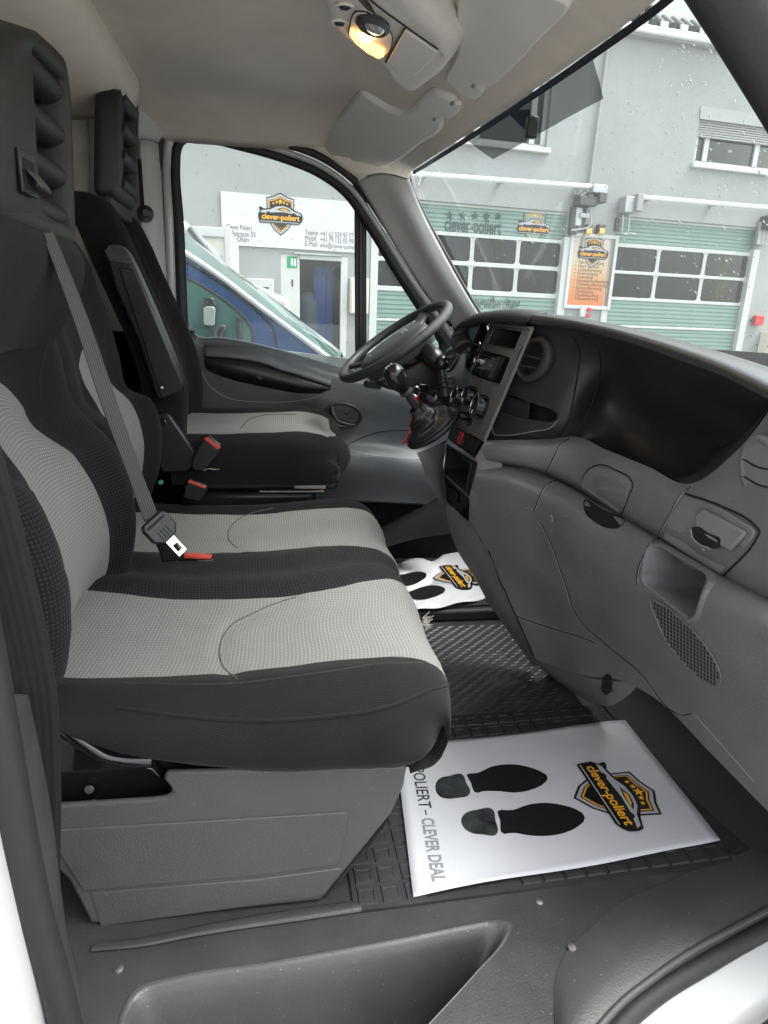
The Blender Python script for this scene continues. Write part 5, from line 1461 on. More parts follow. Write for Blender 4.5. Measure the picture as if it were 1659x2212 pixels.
# open box and tray under the switches
b0, b1, b2, b3 = P(965, 958, X=.502), P(1032, 1000, X=.512), P(1014, 1074, X=.508), P(957, 1022, X=.492)
boxf = gridmesh('box_face', quadgrid(b0, b1, b2, b3, 40), M['black'], con)
HBX = Hit([boxf])
pocket('box_slot', [(973, 968), (1019, 1003), (1008, 1060), (962, 1014)], 0.09, M['gap'], con, HBX, boxf, 0.003, M['black'])
b4, b5 = P(1013, 1128, X=.535), P(967, 1086, X=.505)
trf = gridmesh('tray_face', quadgrid(b3 + V(0, 0, -0.003), b2 + V(0, 0, -0.003), b4, b5, 20), M['gloss'], con)
HTR = Hit([trf])
hitplate('ash_tray', HTR, [(966, 1046), (992, 1064), (990, 1088), (972, 1080), (966, 1066)], M['gloss'], con, 0.001, 0.004, 0, 0.002)
tube('tray_trim', [b3, b3.lerp(b2, 0.5), b2], 0.003, M['console'], con, n=6)
# near side wall that closes the console to the fascia
gridmesh('console_wall', [[s1, s2, b1, b2, b4], [p + V(0.012, -0.012, 0) for p in (s1, s2, b1, b2, b4)], [p + V(0.06, -0.03, 0) for p in (s1, s2, b1, b2, b4)]], M['console'], con)
# driver side wall of the console with the gear lever perch
psurf('console_flank', [P3([(900, 978, .34), (935, 965, .41), (967, 948, .505)]), P3([(908, 995, .36), (935, 985, .42), (964, 965, .50)]), P3([(925, 1042, .41), (940, 1030, .44), (957, 1022, .492)]), P3([(955, 1092, .47), (960, 1088, .485), (967, 1086, .505)]), P3([(972, 1140, .525), (974, 1135, .53), (975, 1130, .535)])], M['dash'], con, 30, 10)

# ---- instrument binnacle and driver end of the dash
hood_o = P3([(1004, 756, .53), (990, 744, .50), (984, 720, .50), (992, 702, .505), (1012, 689, .52), (1045, 682, .545), (1100, 680, .58), (1148, 688, .604)])
hood_i = P3([(1014, 762, .62), (1006, 745, .61), (1003, 725, .61), (1009, 712, .615), (1026, 704, .625), (1050, 701, .635), (1085, 702, .65), (1130, 709, .66)])
binn = thing('instrument_binnacle', 'hooded instrument binnacle behind the steering wheel', 'instrument cluster', (0.6, 2.2, 0.9))
psurf('binnacle_hood', [[p + V(0.04, 0, 0.012) for p in hood_o], [p + V(0.004, 0, 0.004) for p in hood_o], hood_o, [a.lerp(b, 0.5) for a, b in zip(hood_o, hood_i)], hood_i], M['dash_black'], binn, 20, 8, solid=0.004)
psurf('binnacle_back', [P3([(1000, 700, .66), (1060, 695, .67), (1100, 700, .68)]), P3([(990, 780, .66), (1030, 780, .66), (1060, 790, .66)]), P3([(985, 850, .64), (1010, 850, .64), (1040, 850, .62)])], M['dash_black'], binn, 10, 8)
gd_ = P(1030, 752, X=.615)
fg = Fr(gd_, V(0.25, -1, 0), V(0.35, 0, 1))
go = [nearest_scale(fg, a, b) for a, b in ((1049, 703), (1053, 715), (1046, 745), (1034, 775), (1018, 797), (1010, 795), (1010, 782), (1018, 760), (1030, 728), (1042, 706))]
goc = [(p.x, p.y) for p in cr([V(u, v, 0) for u, v in go], 40, closed=True)]
tube('gauge_bezel', [fg.at(u, v, 0.0) for u, v in goc], 0.006, M['gloss'], binn, n=8, closed=True)
flat('gauge_glass', goc, fg, mat('gauge_face', (0.05, 0.055, 0.05), 0.1), binn, h=-0.006, t=0.002)
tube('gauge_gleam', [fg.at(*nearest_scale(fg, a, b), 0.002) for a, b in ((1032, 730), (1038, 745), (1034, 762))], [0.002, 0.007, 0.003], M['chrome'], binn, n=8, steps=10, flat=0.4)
endp = psurf('end_panel', [P3([(966, 755, .62), (985, 742, .60), (1006, 748, .585)]), P3([(955, 790, .60), (975, 785, .585), (1003, 790, .565)]), P3([(950, 830, .575), (968, 840, .56), (992, 850, .545)]), P3([(955, 880, .555), (965, 900, .545), (978, 915, .53)])], M['dash_lid'], binn, 20, 8)
HE = Hit([endp])
evo = [(p.x, p.y) for p in cr([V(a, b, 0) for a, b in ((972, 757), (988, 754), (992, 766), (985, 785), (972, 800), (962, 800), (960, 785), (964, 768))], 30, closed=True)]
tube('end_vent_ring', [HE(a, b, 0.003) for a, b in evo], 0.006, M['door_trim'], binn, n=8, closed=True)
hitplate('end_vent_back', HE, [(976 + (a - 976)*0.8, 777 + (b - 777)*0.8) for a, b in evo], M['gap'], binn, 0.002, 0.002)
tube('end_vent_blade', [HE(966, 778, 0.008), HE(986, 770, 0.008)], 0.003, M['wheel'], binn, n=6)

# ---- steering wheel, column, stalk, key
wheel = thing('steering_wheel', 'black four spoke steering wheel with padded hub', 'steering wheel', P(852, 735, Y=2.24))
wc = P(852, 737, Y=2.24)
tilt = R(36)
wn_ = V(-math.sin(tilt), -0.075, math.cos(tilt)).normalized()
wx = V(math.cos(tilt), 0, math.sin(tilt)); wx = (wx - wn_*wx.dot(wn_)).normalized()
wy = wn_.cross(wx)
RW = 0.212
rimp = [wc + wx*math.cos(2*math.pi*k/72)*RW + wy*math.sin(2*math.pi*k/72)*RW for k in range(72)]
tube('wheel_rim', rimp, 0.0155, M['wheel'], wheel, n=14, closed=True)
def wpt(u, v, h=0): return wc + wx*u + wy*v + wn_*h
hub = [(0.105, -0.085), (0.112, 0.0), (0.105, 0.085), (0.06, 0.105), (-0.05, 0.10), (-0.12, 0.075), (-0.145, 0.0), (-0.12, -0.075), (-0.05, -0.10), (0.06, -0.105)]
hc_ = [(p.x, p.y) for p in cr([V(u, v, 0) for u, v in hub], 40, closed=True)]
gridmesh('hub_pad', [[wpt(u, v, -0.06) for u, v in hc_], [wpt(u*1.02, v*1.02, -0.03) for u, v in hc_], [wpt(u, v, -0.008) for u, v in hc_], [wpt(u*0.85, v*0.85, 0.004) for u, v in hc_], [wpt(u*0.5, v*0.5, 0.009) for u, v in hc_], [wpt(u*0.01, v*0.01, 0.010) for u, v in hc_]], M['wheel'], wheel, closed_v=True)
for an in (38, -38, 148, -148):
    a = R(an)
    c_, s_ = math.cos(a), math.sin(a)
    tube('spoke', [wpt(0.07*c_, 0.07*s_, -0.02), wpt(0.14*c_, 0.14*s_, -0.018), wpt(0.205*c_, 0.205*s_, -0.004)], [0.028, 0.021, 0.020], M['wheel'], wheel, n=12, steps=14, flat=0.45)
fwh = Fr(wpt(0.045, 0, 0.0105), -wy, wx)
flat('hub_badge', rrect(-0.028, -0.010, 0.028, 0.010, 0.004), fwh, M['ink_silver'], wheel, h=0, t=0.001)
flat('badge_field', rrect(-0.025, -0.007, 0.025, 0.007, 0.003), fwh, M['wheel'], wheel, h=0.001, t=0.0006)
text('badge_word', 'IVECO', 0.0125, fwh, 0, -0.0045, M['ink_silver'], wheel, h=0.002, align='CENTER', bold=0.02)
fwa = Fr(wpt(-0.10, 0, 0.006), -wy, wx)
text('airbag_word', 'AIRBAG', 0.010, fwa, 0, 0, M['ink_silver'], wheel, h=0.0025, align='CENTER')
# grip texture sections
for a0, a1 in ((200, 262), (-30, -75)):
    pts = [wc + wx*math.cos(R(a0 + (a1-a0)*k/20))*RW + wy*math.sin(R(a0 + (a1-a0)*k/20))*RW for k in range(21)]
    tube('rim_grip', pts, 0.0163, mat('grip_texture', (0.03, 0.03, 0.031), 0.55, bump=0.9, bscale=500), wheel, n=14)
col = thing('steering_column', 'black steering column shroud with ignition lock under the wheel', 'steering column', P(900, 840, Y=2.2))
tube('column_shroud', [wpt(0, 0, -0.045), wpt(0.012, 0, -0.11), wpt(0.03, 0, -0.20), wpt(0.05, 0, -0.34)], [0.085, 0.085, 0.075, 0.07], M['black'], col, n=20, steps=24, flat=0.8)
tube('shroud_lip', PY([(905, 752, 2.2), (925, 765, 2.15), (945, 785, 2.12), (948, 800, 2.12)]), [0.02, 0.035, 0.035, 0.02], M['black'], col, n=12, steps=14)
tube('lock_housing', PY([(925, 862, 2.10), (945, 868, 2.10), (975, 880, 2.12), (990, 900, 2.14)]), [0.032, 0.040, 0.045, 0.03], M['black'], col, n=16, steps=16)
prism('lower_shroud', PX([(812, 832), (870, 800), (930, 765), (950, 778), (952, 800), (985, 860), (990, 895), (965, 915), (940, 905), (915, 870), (880, 850), (840, 842)], Y=2.14), (0, 0.2, 0), M['black'], col, bevel=0.02, seg=3)
lathe('ignition_lock', [(0.020, 0), (0.020, 0.012), (0.016, 0.014), (0.0, 0.014)], P(936, 856, Y=2.06), (-0.6, -0.8, 0.15), M['steel'], col, n=22)
stk = thing('column_lever', 'black round knobbed lever on a ribbed stalk beside the column', 'lever', P(962, 850, Y=2.02))
kp = P(954, 782, Y=2.02)
lathe('lever_knob', [(0.0, -0.026), (0.014, -0.024), (0.022, -0.012), (0.023, 0.0), (0.018, 0.014), (0.008, 0.020), (0, 0.021)], kp, (-0.1, 0, 1), M['gloss'], stk, n=24)
tube('lever_stem', [kp + V(0, 0, -0.015), P(957, 815, Y=2.02), P(962, 850, Y=2.03)], [0.014, 0.018, 0.030], M['black'], stk, n=14, steps=14)
for k in range(3):
    p = kp.lerp(P(960, 842, Y=2.03), 0.55 + k*0.16)
    lathe('bellows_fold', [(0.018 + k*0.003, -0.004), (0.025 + k*0.004, 0.0), (0.018 + k*0.003, 0.004)], p, (-0.1, 0, 1), M['rubber'], stk, n=18)
rbox('lever_base', P(985, 860, Y=2.05), (0.07, 0.05, 0.05), M['black'], stk, bevel=0.012)
key = thing('ignition_key', 'black ignition key with ring and long red tag', 'key', P(905, 845, Y=2.03))
k0 = P(915, 842, Y=2.03)
prism('key_head', PY([(897, 838, 2.03), (907, 829, 2.03), (925, 832, 2.03), (944, 848, 2.04), (938, 860, 2.04), (918, 850, 2.03), (900, 846, 2.03)]), (0, 0.012, 0), M['gloss'], key, bevel=0.003)
rc0 = P(899, 845, Y=2.02)
tube('key_ring', [rc0 + V(math.cos(2*math.pi*k/24)*0.012, 0.004*math.sin(2*math.pi*k/24), math.sin(2*math.pi*k/24)*0.014) for k in range(24)], 0.0014, M['chrome'], key, n=6, closed=True)
ribbon('red_tag', PY([(899, 856, 2.02), (897, 868, 2.02), (893, 890, 2.02), (889, 920, 2.02), (882, 945, 2.02), (872, 958, 2.02)]), V(1, 0.2, 0.25), 0.016, M['red'], key, 24)
ftag = Fr(P(884, 953, Y=2.013), (P(890, 918, Y=2.013) - P(884, 953, Y=2.013)), V(-1, 0, 0.2))
text('tag_word', 'IVECO', 0.012, ftag, 0.0, -0.004, M['ink_white'], key, h=0.003)

# ---- gear lever
gear = thing('gear_lever', 'glossy black gear knob on a wrinkled leather boot', 'gear lever', P(935, 940, Y=1.86))
g0 = P(858, 818, Y=1.84)                       # middle of the knob
g1 = P(899, 880, Y=1.86)                       # neck of the boot
ga = (g0 - g1).normalized()
lathe('gear_knob', [(0.0, 0.046), (0.012, 0.045), (0.024, 0.038), (0.032, 0.024), (0.034, 0.010), (0.032, -0.006), (0.026, -0.024), (0.020, -0.036), (0.018, -0.042), (0.0, -0.042)], g0, ga, M['gloss'], gear, n=32, sx=1.0, sy=0.85)
fk = Fr(g0 + ga*0.0455, V(0.9, 0.1, 0.3) - ga*V(0.9, 0.1, 0.3).dot(ga), ga.cross(V(0.9, 0.1, 0.3)))
for a, b in (((-0.01, -0.007), (-0.01, 0.007)), ((0.0, -0.007), (0.0, 0.007)), ((0.01, -0.007), (0.01, 0.007)), ((-0.01, 0), (0.01, 0))):
    tube('shift_pattern', [fk.at(*a, 0.0), fk.at(*b, 0.0)], 0.0008, M['ink_white'], gear, n=5)
for h_ in (-0.046, -0.052): lathe('knob_collar', [(0.0165, h_-0.002), (0.0195, h_), (0.0165, h_+0.002)], g0, ga, M['wheel'], gear, n=20)
tube('lever_shaft', [g0 - ga*0.04, g1 - ga*0.01], 0.011, M['black'], gear, n=12)
# boot: rings from the neck to the oval base frame, with folds
bc_ = P(936, 925, Y=1.89)
bn_ = V(-0.62, -0.10, 0.78).normalized()
b_u = V(0.75, 0.0, 0.62); b_u = (b_u - bn_*b_u.dot(bn_)).normalized(); b_v = bn_.cross(b_u)
rings = []
rnd = random.Random(8)
NR_ = 48
for i in range(16):
    t = i/15
    c = g1.lerp(bc_ + bn_*0.012, t ** 0.9)
    rr_ = 0.021 + (0.082 - 0.021) * (t ** 1.35)
    ax_ = ga.lerp(bn_, t).normalized()
    u_ = (b_u - ax_*b_u.dot(ax_)).normalized(); v_ = ax_.cross(u_)
    ring_ = []
    for k in range(NR_):
        a = 2*math.pi*k/NR_
        fold = 1 + 0.15*math.sin(t*math.pi)*math.sin(3*a + 4*t*3) + 0.07*math.sin(t*22 + 1.2*math.sin(2*a))*math.sin(math.pi*min(1, t*1.05))
        ring_.append(c + u_*math.cos(a)*rr_*fold*1.08 + v_*math.sin(a)*rr_*fold*0.9)
    rings.append(ring_)
boot = gridmesh('boot', rings, M['leather'], gear, closed_v=True)
bs_ = boot.modifiers.new('sub', 'SUBSURF'); bs_.levels = 1; bs_.render_levels = 1
tube('boot_frame', [bc_ + b_u*math.cos(2*math.pi*k/48)*0.086 + b_v*math.sin(2*math.pi*k/48)*0.071 for k in range(48)], 0.009, M['leather'], gear, n=10, closed=True)
tube('boot_stitch', [r_[36] for r_ in rings], 0.0016, M['wheel'], gear, n=5)
tube('boot_stitch', [r_[40] for r_ in rings], 0.0016, M['wheel'], gear, n=5)

# ---- roof console with lit lamp, sun visors
rcon = thing('roof_console', 'light grey roof console with lit amber reading lamp', 'roof console', P(830, 90, Z=1.66))
ob = [(690, -60), (706, 0), (716, 40), (740, 64), (830, 134), (862, 178), (876, 188), (892, 188), (908, 178), (1000, 88), (1004, 76), (986, 55), (900, -60)]
fb_ = [(720, -60), (728, 0), (732, 30), (748, 52), (840, 122), (866, 158), (880, 164), (894, 162), (908, 150), (945, 114), (947, 104), (930, 92), (760, -60)]
N_ = 60
Ob = cr([P(a, b, Z=1.635) for a, b in ob], N_); Fb = cr([P(a, b, Z=1.610) for a, b in fb_], N_)
cF = sum(Fb, V(0, 0, 0))/N_
gridmesh('console_body', [[V(p.x, p.y, 1.75) for p in Ob], Ob, [p.lerp(q, 0.25) + V(0, 0, -0.014) for p, q in zip(Ob, Fb)], [p.lerp(q, 0.6) + V(0, 0, -0.012) for p, q in zip(Ob, Fb)], [p.lerp(q, 0.85) + V(0, 0, -0.002) for p, q in zip(Ob, Fb)], Fb, [p.lerp(cF, 0.98) for p in Fb]], M['consoleroof'], rcon)
ZL = 1.609
def ZP(pts, dz=0.0): return [P(a, b, Z=ZL) + V(0, 0, dz) for a, b in pts]
prism('console_flap', ZP([(874, 58), (944, 106), (942, 112), (908, 148), (894, 160), (880, 162), (868, 158), (836, 128)], -0.006), (0, 0, 0.01), M['consoleroof'], rcon, bevel=0.003)
tube('flap_gap', ZP([(876, 55), (833, 131)], -0.003), 0.0022, M['gap'], rcon, n=6)
tube('flap_gap', ZP([(760, -40), (815, 10), (878, 56), (946, 104)], -0.002), 0.0016, M['gap'], rcon, n=6, steps=14)
lb = [(p.x, p.y) for p in cr([V(a, b, 0) for a, b in ((770, 22), (784, 22), (826, 48), (846, 72), (847, 84), (829, 118), (818, 119), (770, 86), (753, 66), (755, 58))], 40, closed=True)]
tube('lamp_gap', ZP(lb, -0.002), 0.0016, M['gap'], rcon, n=6, closed=True)
prism('lamp_plate', ZP(lb, -0.004), (0, 0, 0.006), M['consoleroof'], rcon, bevel=0.0015)
lens = prism('amber_lens', ZP([(759, 54), (768, 60), (800, 84), (831, 101), (829, 112), (818, 117), (795, 105), (770, 85), (756, 67)], -0.010), (0, 0, 0.008), M['amber'], rcon, bevel=0.003)
lathe('bulb_glow', [(0.0, -0.0035), (0.010, -0.002), (0.012, 0.0), (0.0, 0.0)], P(793, 84, Z=ZL - 0.010), (0, 0, 1), M['lamp_core'], rcon, n=16)
lamp_l = bpy.data.lights.new('reading_lamp_light', 'AREA'); lamp_l.shape = 'DISK'; lamp_l.size = 0.04; lamp_l.energy = 0.10; lamp_l.color = (1.0, 0.55, 0.18)
lamp_o = bpy.data.objects.new('reading_lamp_light', lamp_l); COL.objects.link(lamp_o)
lamp_o.location = P(793, 84, Z=ZL - 0.016); lamp_o.parent = rcon; lamp_o.matrix_parent_inverse = Matrix.Translation(-Vector(rcon.location))
lr = P(806, 50, Z=ZL - 0.004)
fl_ = Fr(lr, (P(826, 66, Z=ZL) - P(784, 36, Z=ZL)), V(0, 1, 0))
lathe('reading_lamp', [(0.034, 0.001), (0.036, -0.006), (0.028, -0.013), (0.024, -0.010), (0.0, -0.009)], lr, (0, 0, 1), M['wheel'], rcon, n=30, sx=1.25, sy=0.8, ref=fl_.ux)
lathe('reading_lens', [(0.022, -0.008), (0.015, -0.014), (0.0, -0.016)], lr + V(0.004, -0.004, -0.002), (0, 0, 1), M['lens'], rcon, n=24, sx=1.25, sy=0.75, ref=fl_.ux)
for a, b in ((745, 10), (734, 45)):
    rbox('lamp_switch', P(a, b, Z=ZL + 0.002), (0.020, 0.016, 0.016), M['gloss'], rcon, bevel=0.004)
    tube('switch_frame', [P(a, b, Z=ZL + 0.002) + V(math.cos(2*math.pi*k/16)*0.015, math.sin(2*math.pi*k/16)*0.012, -0.003) for k in range(16)], 0.003, M['consoleroof'], rcon, n=6, closed=True)
def visor(label, px, hinges):
    v = thing('sun_visor', label, 'sun visor', HR(sum(a for a, b in px)/len(px), max(5, sum(b for a, b in px)/len(px)), 0.03), 'sun visors under the roof')
    o = hitplate('visor_pad', HR, px, M['visor'], v, 0.010, 0.026, 70, 0.012)
    for (a, b) in hinges:
        p = HR(a, b, 0.030)
        rbox('visor_hinge', p, (0.020, 0.028, 0.012), M['visor'], v, bevel=0.004)
        rbox('hinge_notch', p + V(-0.012, 0.004, 0.0), (0.008, 0.018, 0.008), M['steel'], v, bevel=0.002)
    return v
visor('light grey sun visor folded up above the steering wheel', [(783, 181), (790, 179), (812, 190), (850, 212), (875, 221), (892, 218), (936, 176), (946, 172), (958, 175), (1000, 196), (1006, 204), (1004, 218), (985, 234), (972, 232), (966, 240), (968, 248), (920, 292), (836, 342), (790, 340), (726, 320), (708, 302), (708, 288), (722, 258), (768, 198)], [(960, 236), (1000, 200)])
visor('light grey sun visor at the top right beside the roof console', [(975, 143), (982, 150), (1026, 185), (1040, 188), (1050, 182), (1060, 168), (1052, 158), (1056, 152), (1072, 156), (1106, 132), (1176, 58), (1250, -30), (1120, -60), (1010, -40), (1005, 70), (990, 112)], [(1048, 158)])

# ================================================================ mats and floor papers
def rubber_mat(label, origin, ux, uy, nx, ny, pitch, skip, z):
    m_ = thing('rubber_mat', label, 'floor mat', origin, 'rubber floor mats')
    f = Fr(origin, ux, uy)
    flat('mat_sheet', rrect(-0.006, -0.006, nx*pitch + 0.006, ny*pitch + 0.006, 0.02), f, M['mat'], m_, h=0.0005, t=0.006)
    me = None
    s_ = pitch*0.86/2
    for i in range(nx):
        for j in range(ny):
            if skip(i, j): continue
            if me is None:
                vv, ff = [], []
                for (w_, h_) in ((s_, 0.0), (s_*0.92, 0.0035), (s_*0.62, 0.0035), (s_*0.56, 0.0018)):
                    vv += [(-w_, -w_, h_), (w_, -w_, h_), (w_, w_, h_), (-w_, w_, h_)]
                for L_ in range(3):
                    for k in range(4): ff.append((L_*4+k, L_*4+(k+1) % 4, L_*4+4+(k+1) % 4, L_*4+4+k))
                ff.append((12, 13, 14, 15))
                me = bpy.data.meshes.new('mat_tile'); me.from_pydata(vv, [], ff); me.materials.append(M['mat'])
            o = bpy.data.objects.new('mat_tile', me); COL.objects.link(o)
            p = f.at((i+0.5)*pitch, (j+0.5)*pitch, 0.0065)
            mw = Matrix((( f.ux.x, f.uy.x, f.n.x, p.x), (f.ux.y, f.uy.y, f.n.y, p.y), (f.ux.z, f.uy.z, f.n.z, p.z), (0, 0, 0, 1)))
            o.parent = m_; o.matrix_parent_inverse = Matrix.Translation(-Vector(m_.location)); o.matrix_basis = mw
    return m_
PZ = 0.0145
pc = [P(a, b, Z=PZ) for a, b in ((893, 1938), (1557, 1817), (1352, 1556), (853, 1612))]
mo = P(772, 1968, Z=0.0)
mux = (P(1120, 1922, Z=0.0) - mo).normalized()
muy = V(-mux.y, mux.x, 0)
def under_paper(i, j, pitch=0.046):
    p = mo + mux*((i+0.5)*pitch) + muy*((j+0.5)*pitch)
    q = proj((p.x, p.y, PZ))
    poly = [(905, 1925), (1540, 1812), (1348, 1566), (865, 1622)]
    return inpoly(q, poly)
rubber_mat('black rubber mat with square cells under the near paper', mo, mux, muy, 17, 12, 0.046, under_paper, 0.0)
# raised driver footwell with its own mat
dfl = rbox('footwell_floor', (0.66, 2.345, 0.022), (0.95, 0.56, 0.044), M['rubber'], floor, bevel=0.01)
rubber_mat('black rubber mat with square cells behind the far paper', V(0.32, 2.075, 0.045), V(1, 0.06, 0), V(-0.06, 1, 0), 12, 10, 0.046, lambda i, j: False, 0.05)
# ================================================================ printed floor papers
def logo(parent, fn, s, small=False, colour=True, base=0.0008, field=None):
    """shield emblem with car and word; x along the word, y to the shield top"""
    K, O, Sv, W_ = M['ink'], M['ink_orange'] if colour else M['ink'], M['ink_silver'], M['ink_white']
    step = max(0.0002, s*0.004)
    def L(pts, m_, lev, nm): return flat(nm, [(u*s, v*s) for u, v in pts], None, m_, parent, h=base + lev*step, t=step*0.6, fn=fn)
    def sc(pts, k, cy=0.0): return [(u*k, (v-cy)*k + cy) for u, v in pts]
    sh = [(-0.70, 0.74), (-0.35, 0.82), (0.0, 0.99), (0.35, 0.82), (0.70, 0.74), (0.68, 0.2), (0.60, -0.35), (0.36, -0.72), (0.0, -1.0), (-0.36, -0.72), (-0.60, -0.35), (-0.68, 0.2)]
    L(sc(sh, 1.04), K, 0, 'emblem_outline')
    L(sc(sh, 0.97), field or Sv, 1, 'emblem_rim')
    L(sc(sh, 0.87), K, 2, 'emblem_line')
    L(sc(sh, 0.83), O, 3, 'emblem_border')
    L(sc(sh, 0.785), field or K, 4, 'emblem_field')
    for x, y, r_ in ((-0.36, 0.50, 0.07), (-0.19, 0.56, 0.085), (0.0, 0.60, 0.145), (0.19, 0.56, 0.085), (0.36, 0.50, 0.07)):
        L(star(x, y, r_), O, 5, 'emblem_star')
    band = [(-1.12, -0.34), (-1.08, -0.46), (0.9, -0.46), (1.02, -0.40), (1.14, -0.28), (1.16, -0.05), (1.10, 0.10), (0.75, 0.22), (0.45, 0.40), (0.1, 0.46), (-0.25, 0.42), (-0.55, 0.26), (-0.85, 0.22), (-1.0, 0.30), (-1.12, 0.28), (-1.05, 0.10), (-1.16, -0.05)]
    L(sc(band, 0.93) if field else band, K, 6, 'car_outline')
    car = [(-1.04, 0.04), (-0.96, 0.14), (-0.75, 0.16), (-0.5, 0.21), (-0.22, 0.35), (0.1, 0.39), (0.42, 0.33), (0.7, 0.16), (1.0, 0.08), (1.08, -0.04), (1.0, -0.02), (0.6, 0.06), (0.1, 0.10), (-0.4, 0.06), (-0.8, 0.02)]
    L(car, Sv, 7, 'car_body')
    L([(-0.2, 0.22), (0.08, 0.32), (0.38, 0.27), (0.56, 0.16), (0.1, 0.16)], K, 8, 'car_window')
    L([(-0.05, 0.22), (0.1, 0.28), (0.34, 0.23), (0.44, 0.17), (0.12, 0.19)], O, 9, 'car_glow')
    for a in (-0.62, 0.70): L(ellipse(a, 0.02, 0.10, 0.075, 14), K, 8, 'car_wheel')
    L([(-1.05, -0.40), (0.95, -0.40), (0.92, -0.37), (-1.05, -0.37)], Sv, 7, 'word_line')
    me = text('emblem_word', 'clever-poliert', 0.36*s, None, 0, -0.27*s, O, parent, h=base + 10*step, align='CENTER', bold=0.022, fn=fn, sx=1.02, track=0.98)
    return me
def textfit(name, body, fr, u0, v0, u1, v1, m_, parent, h=0.001, bold=0.0, fn=None, shear=0.0):
    """fit a line of text into a rectangle of the frame"""
    o = text(name, body, 1.0, None, 0, 0, m_, parent, fn=lambda u, v, hh: V(u, v, 0), bold=bold, shear=shear)
    xs = [v.co.x for v in o.data.vertices]; ys = [v.co.y for v in o.data.vertices]
    x0, x1, y0, y1 = min(xs), max(xs), min(ys), max(ys)
    f = fn or fr.at
    for v in o.data.vertices:
        v.co = f(u0 + (v.co.x-x0)/(x1-x0)*(u1-u0), v0 + (v.co.y-y0)/(y1-y0)*(v1-v0), h)
    return o
def zd(zx, zy): return (760.4 + 0.5417*zx, 1555.4 + 0.5417*zy)
paper = thing('paper_floor_mat', 'large white paper floor mat with shoe prints by the open door', 'paper mat', pc[0], 'paper floor mats')
def bil(u, v): return pc[0].lerp(pc[1], u).lerp(pc[3].lerp(pc[2], u), v)
Gp = []
for i in range(33):
    row = []
    for j in range(33):
        u, v = i/32, j/32
        p = bil(u, v)
        e = min(u, 1-u, v, 1-v)
        wob = 0.0022*math.sin(u*5 + v*3) * max(0, 1 - e*34) + (0.004*max(0, 1 - (1-u)*14)*math.sin(v*4+1))
        p = p + V(0, 0, wob - 0.0002)
        if v == 0: p = p + V(0, 0.003*math.sin(u*9), 0)
        if v == 1: p = p + V(0, 0.003*math.sin(u*7 + 1), 0)
        row.append(p)
    Gp.append(row)
gridmesh('paper_sheet', Gp, M['paper'], paper, solid=0.0004, off=-1)
def pprint(nm, zpts, m_, par, h=0.0006, n=40, zf=zd, Z=PZ):
    px = [(p.x, p.y) for p in cr([V(*zf(a, b), 0) for a, b in zpts], n, closed=True)]
    w = [P(a, b, Z=Z) for a, b in px]
    o = mesh(nm, [p + V(0, 0, h) for p in w], [tuple(range(len(w)))], m_, par, False)
    bm = bmesh.new(); bm.from_mesh(o.data); bmesh.ops.triangulate(bm, faces=bm.faces); bm.to_mesh(o.data); bm.free()
    return o
heel_m = mat('black_ink_sheen', (0.035, 0.038, 0.038), 0.3, var=0.75, vscale=28)  # greyer blotches put into the ink for its reflection
pprint('shoe_heel', [(332, 268), (338, 245), (352, 232), (385, 224), (441, 219), (444, 222), (455, 250), (471, 290), (468, 296), (415, 312), (375, 314), (348, 304), (336, 288)], heel_m, paper)
pprint('shoe_sole', [(457, 218), (500, 212), (555, 187), (620, 177), (700, 187), (752, 206), (780, 226), (780, 238), (765, 254), (720, 277), (655, 290), (580, 284), (520, 285), (492, 291), (488, 288), (474, 250)], M['ink'], paper)
pprint('shoe_heel', [(435, 402), (442, 382), (460, 368), (495, 359), (560, 357), (563, 360), (572, 400), (580, 450), (577, 455), (520, 457), (472, 449), (446, 430)], heel_m, paper)
pprint('shoe_sole', [(580, 364), (640, 360), (700, 339), (760, 331), (840, 340), (900, 360), (928, 384), (928, 398), (908, 420), (850, 450), (770, 463), (700, 460), (640, 450), (600, 453), (596, 450), (592, 405)], M['ink'], paper)
def frame_px(c, a, b, Z, zf=zd):
    A, B = P(*zf(*a), Z=Z), P(*zf(*b), Z=Z)
    ux = (B - A); C = P(*zf(*c), Z=Z)
    return Fr(C, ux, V(-ux.y, ux.x, 0)), ux.length
fl1, ll = frame_px((1048, 298), (945, 168), (1110, 408), PZ)
logo(paper, fl1.at, ll/2*0.98)
ta, tb = P(*zd(243, 150), Z=PZ), P(*zd(300, 352), Z=PZ)
tb_, tc_ = P(*zd(268, 382), Z=PZ), P(*zd(325, 645), Z=PZ)
ftx = Fr(P(*zd(230, 140), Z=PZ), P(*zd(318, 648), Z=PZ) - P(*zd(230, 140), Z=PZ), V(1, 0.1, 0))
def fxy(f, zx, zy, Z=PZ):
    q = P(*zd(zx, zy), Z=Z) - f.o
    return q.dot(f.ux), q.dot(f.uy)
L0 = fxy(ftx, 230, 140)[0]; L1 = fxy(ftx, 290, 352)[0]; L2 = fxy(ftx, 268, 376)[0]; L3 = fxy(ftx, 297, 392)[0]; L4 = fxy(ftx, 318, 646)[0]
cap = 0.029
textfit('slogan', 'ER POLIERT', ftx, L0, 0.0, L1, cap, M['ink'], paper, h=0.0006, bold=0.008)
textfit('slogan_dash', '-', ftx, L2 - 0.012, cap*0.42, L2 + 0.003, cap*0.52, M['ink'], paper, h=0.0006)
textfit('slogan', 'CLEVER DEAL', ftx, L3, 0.0, L4, cap, M['ink_grey'], paper, h=0.0006, bold=0.03)
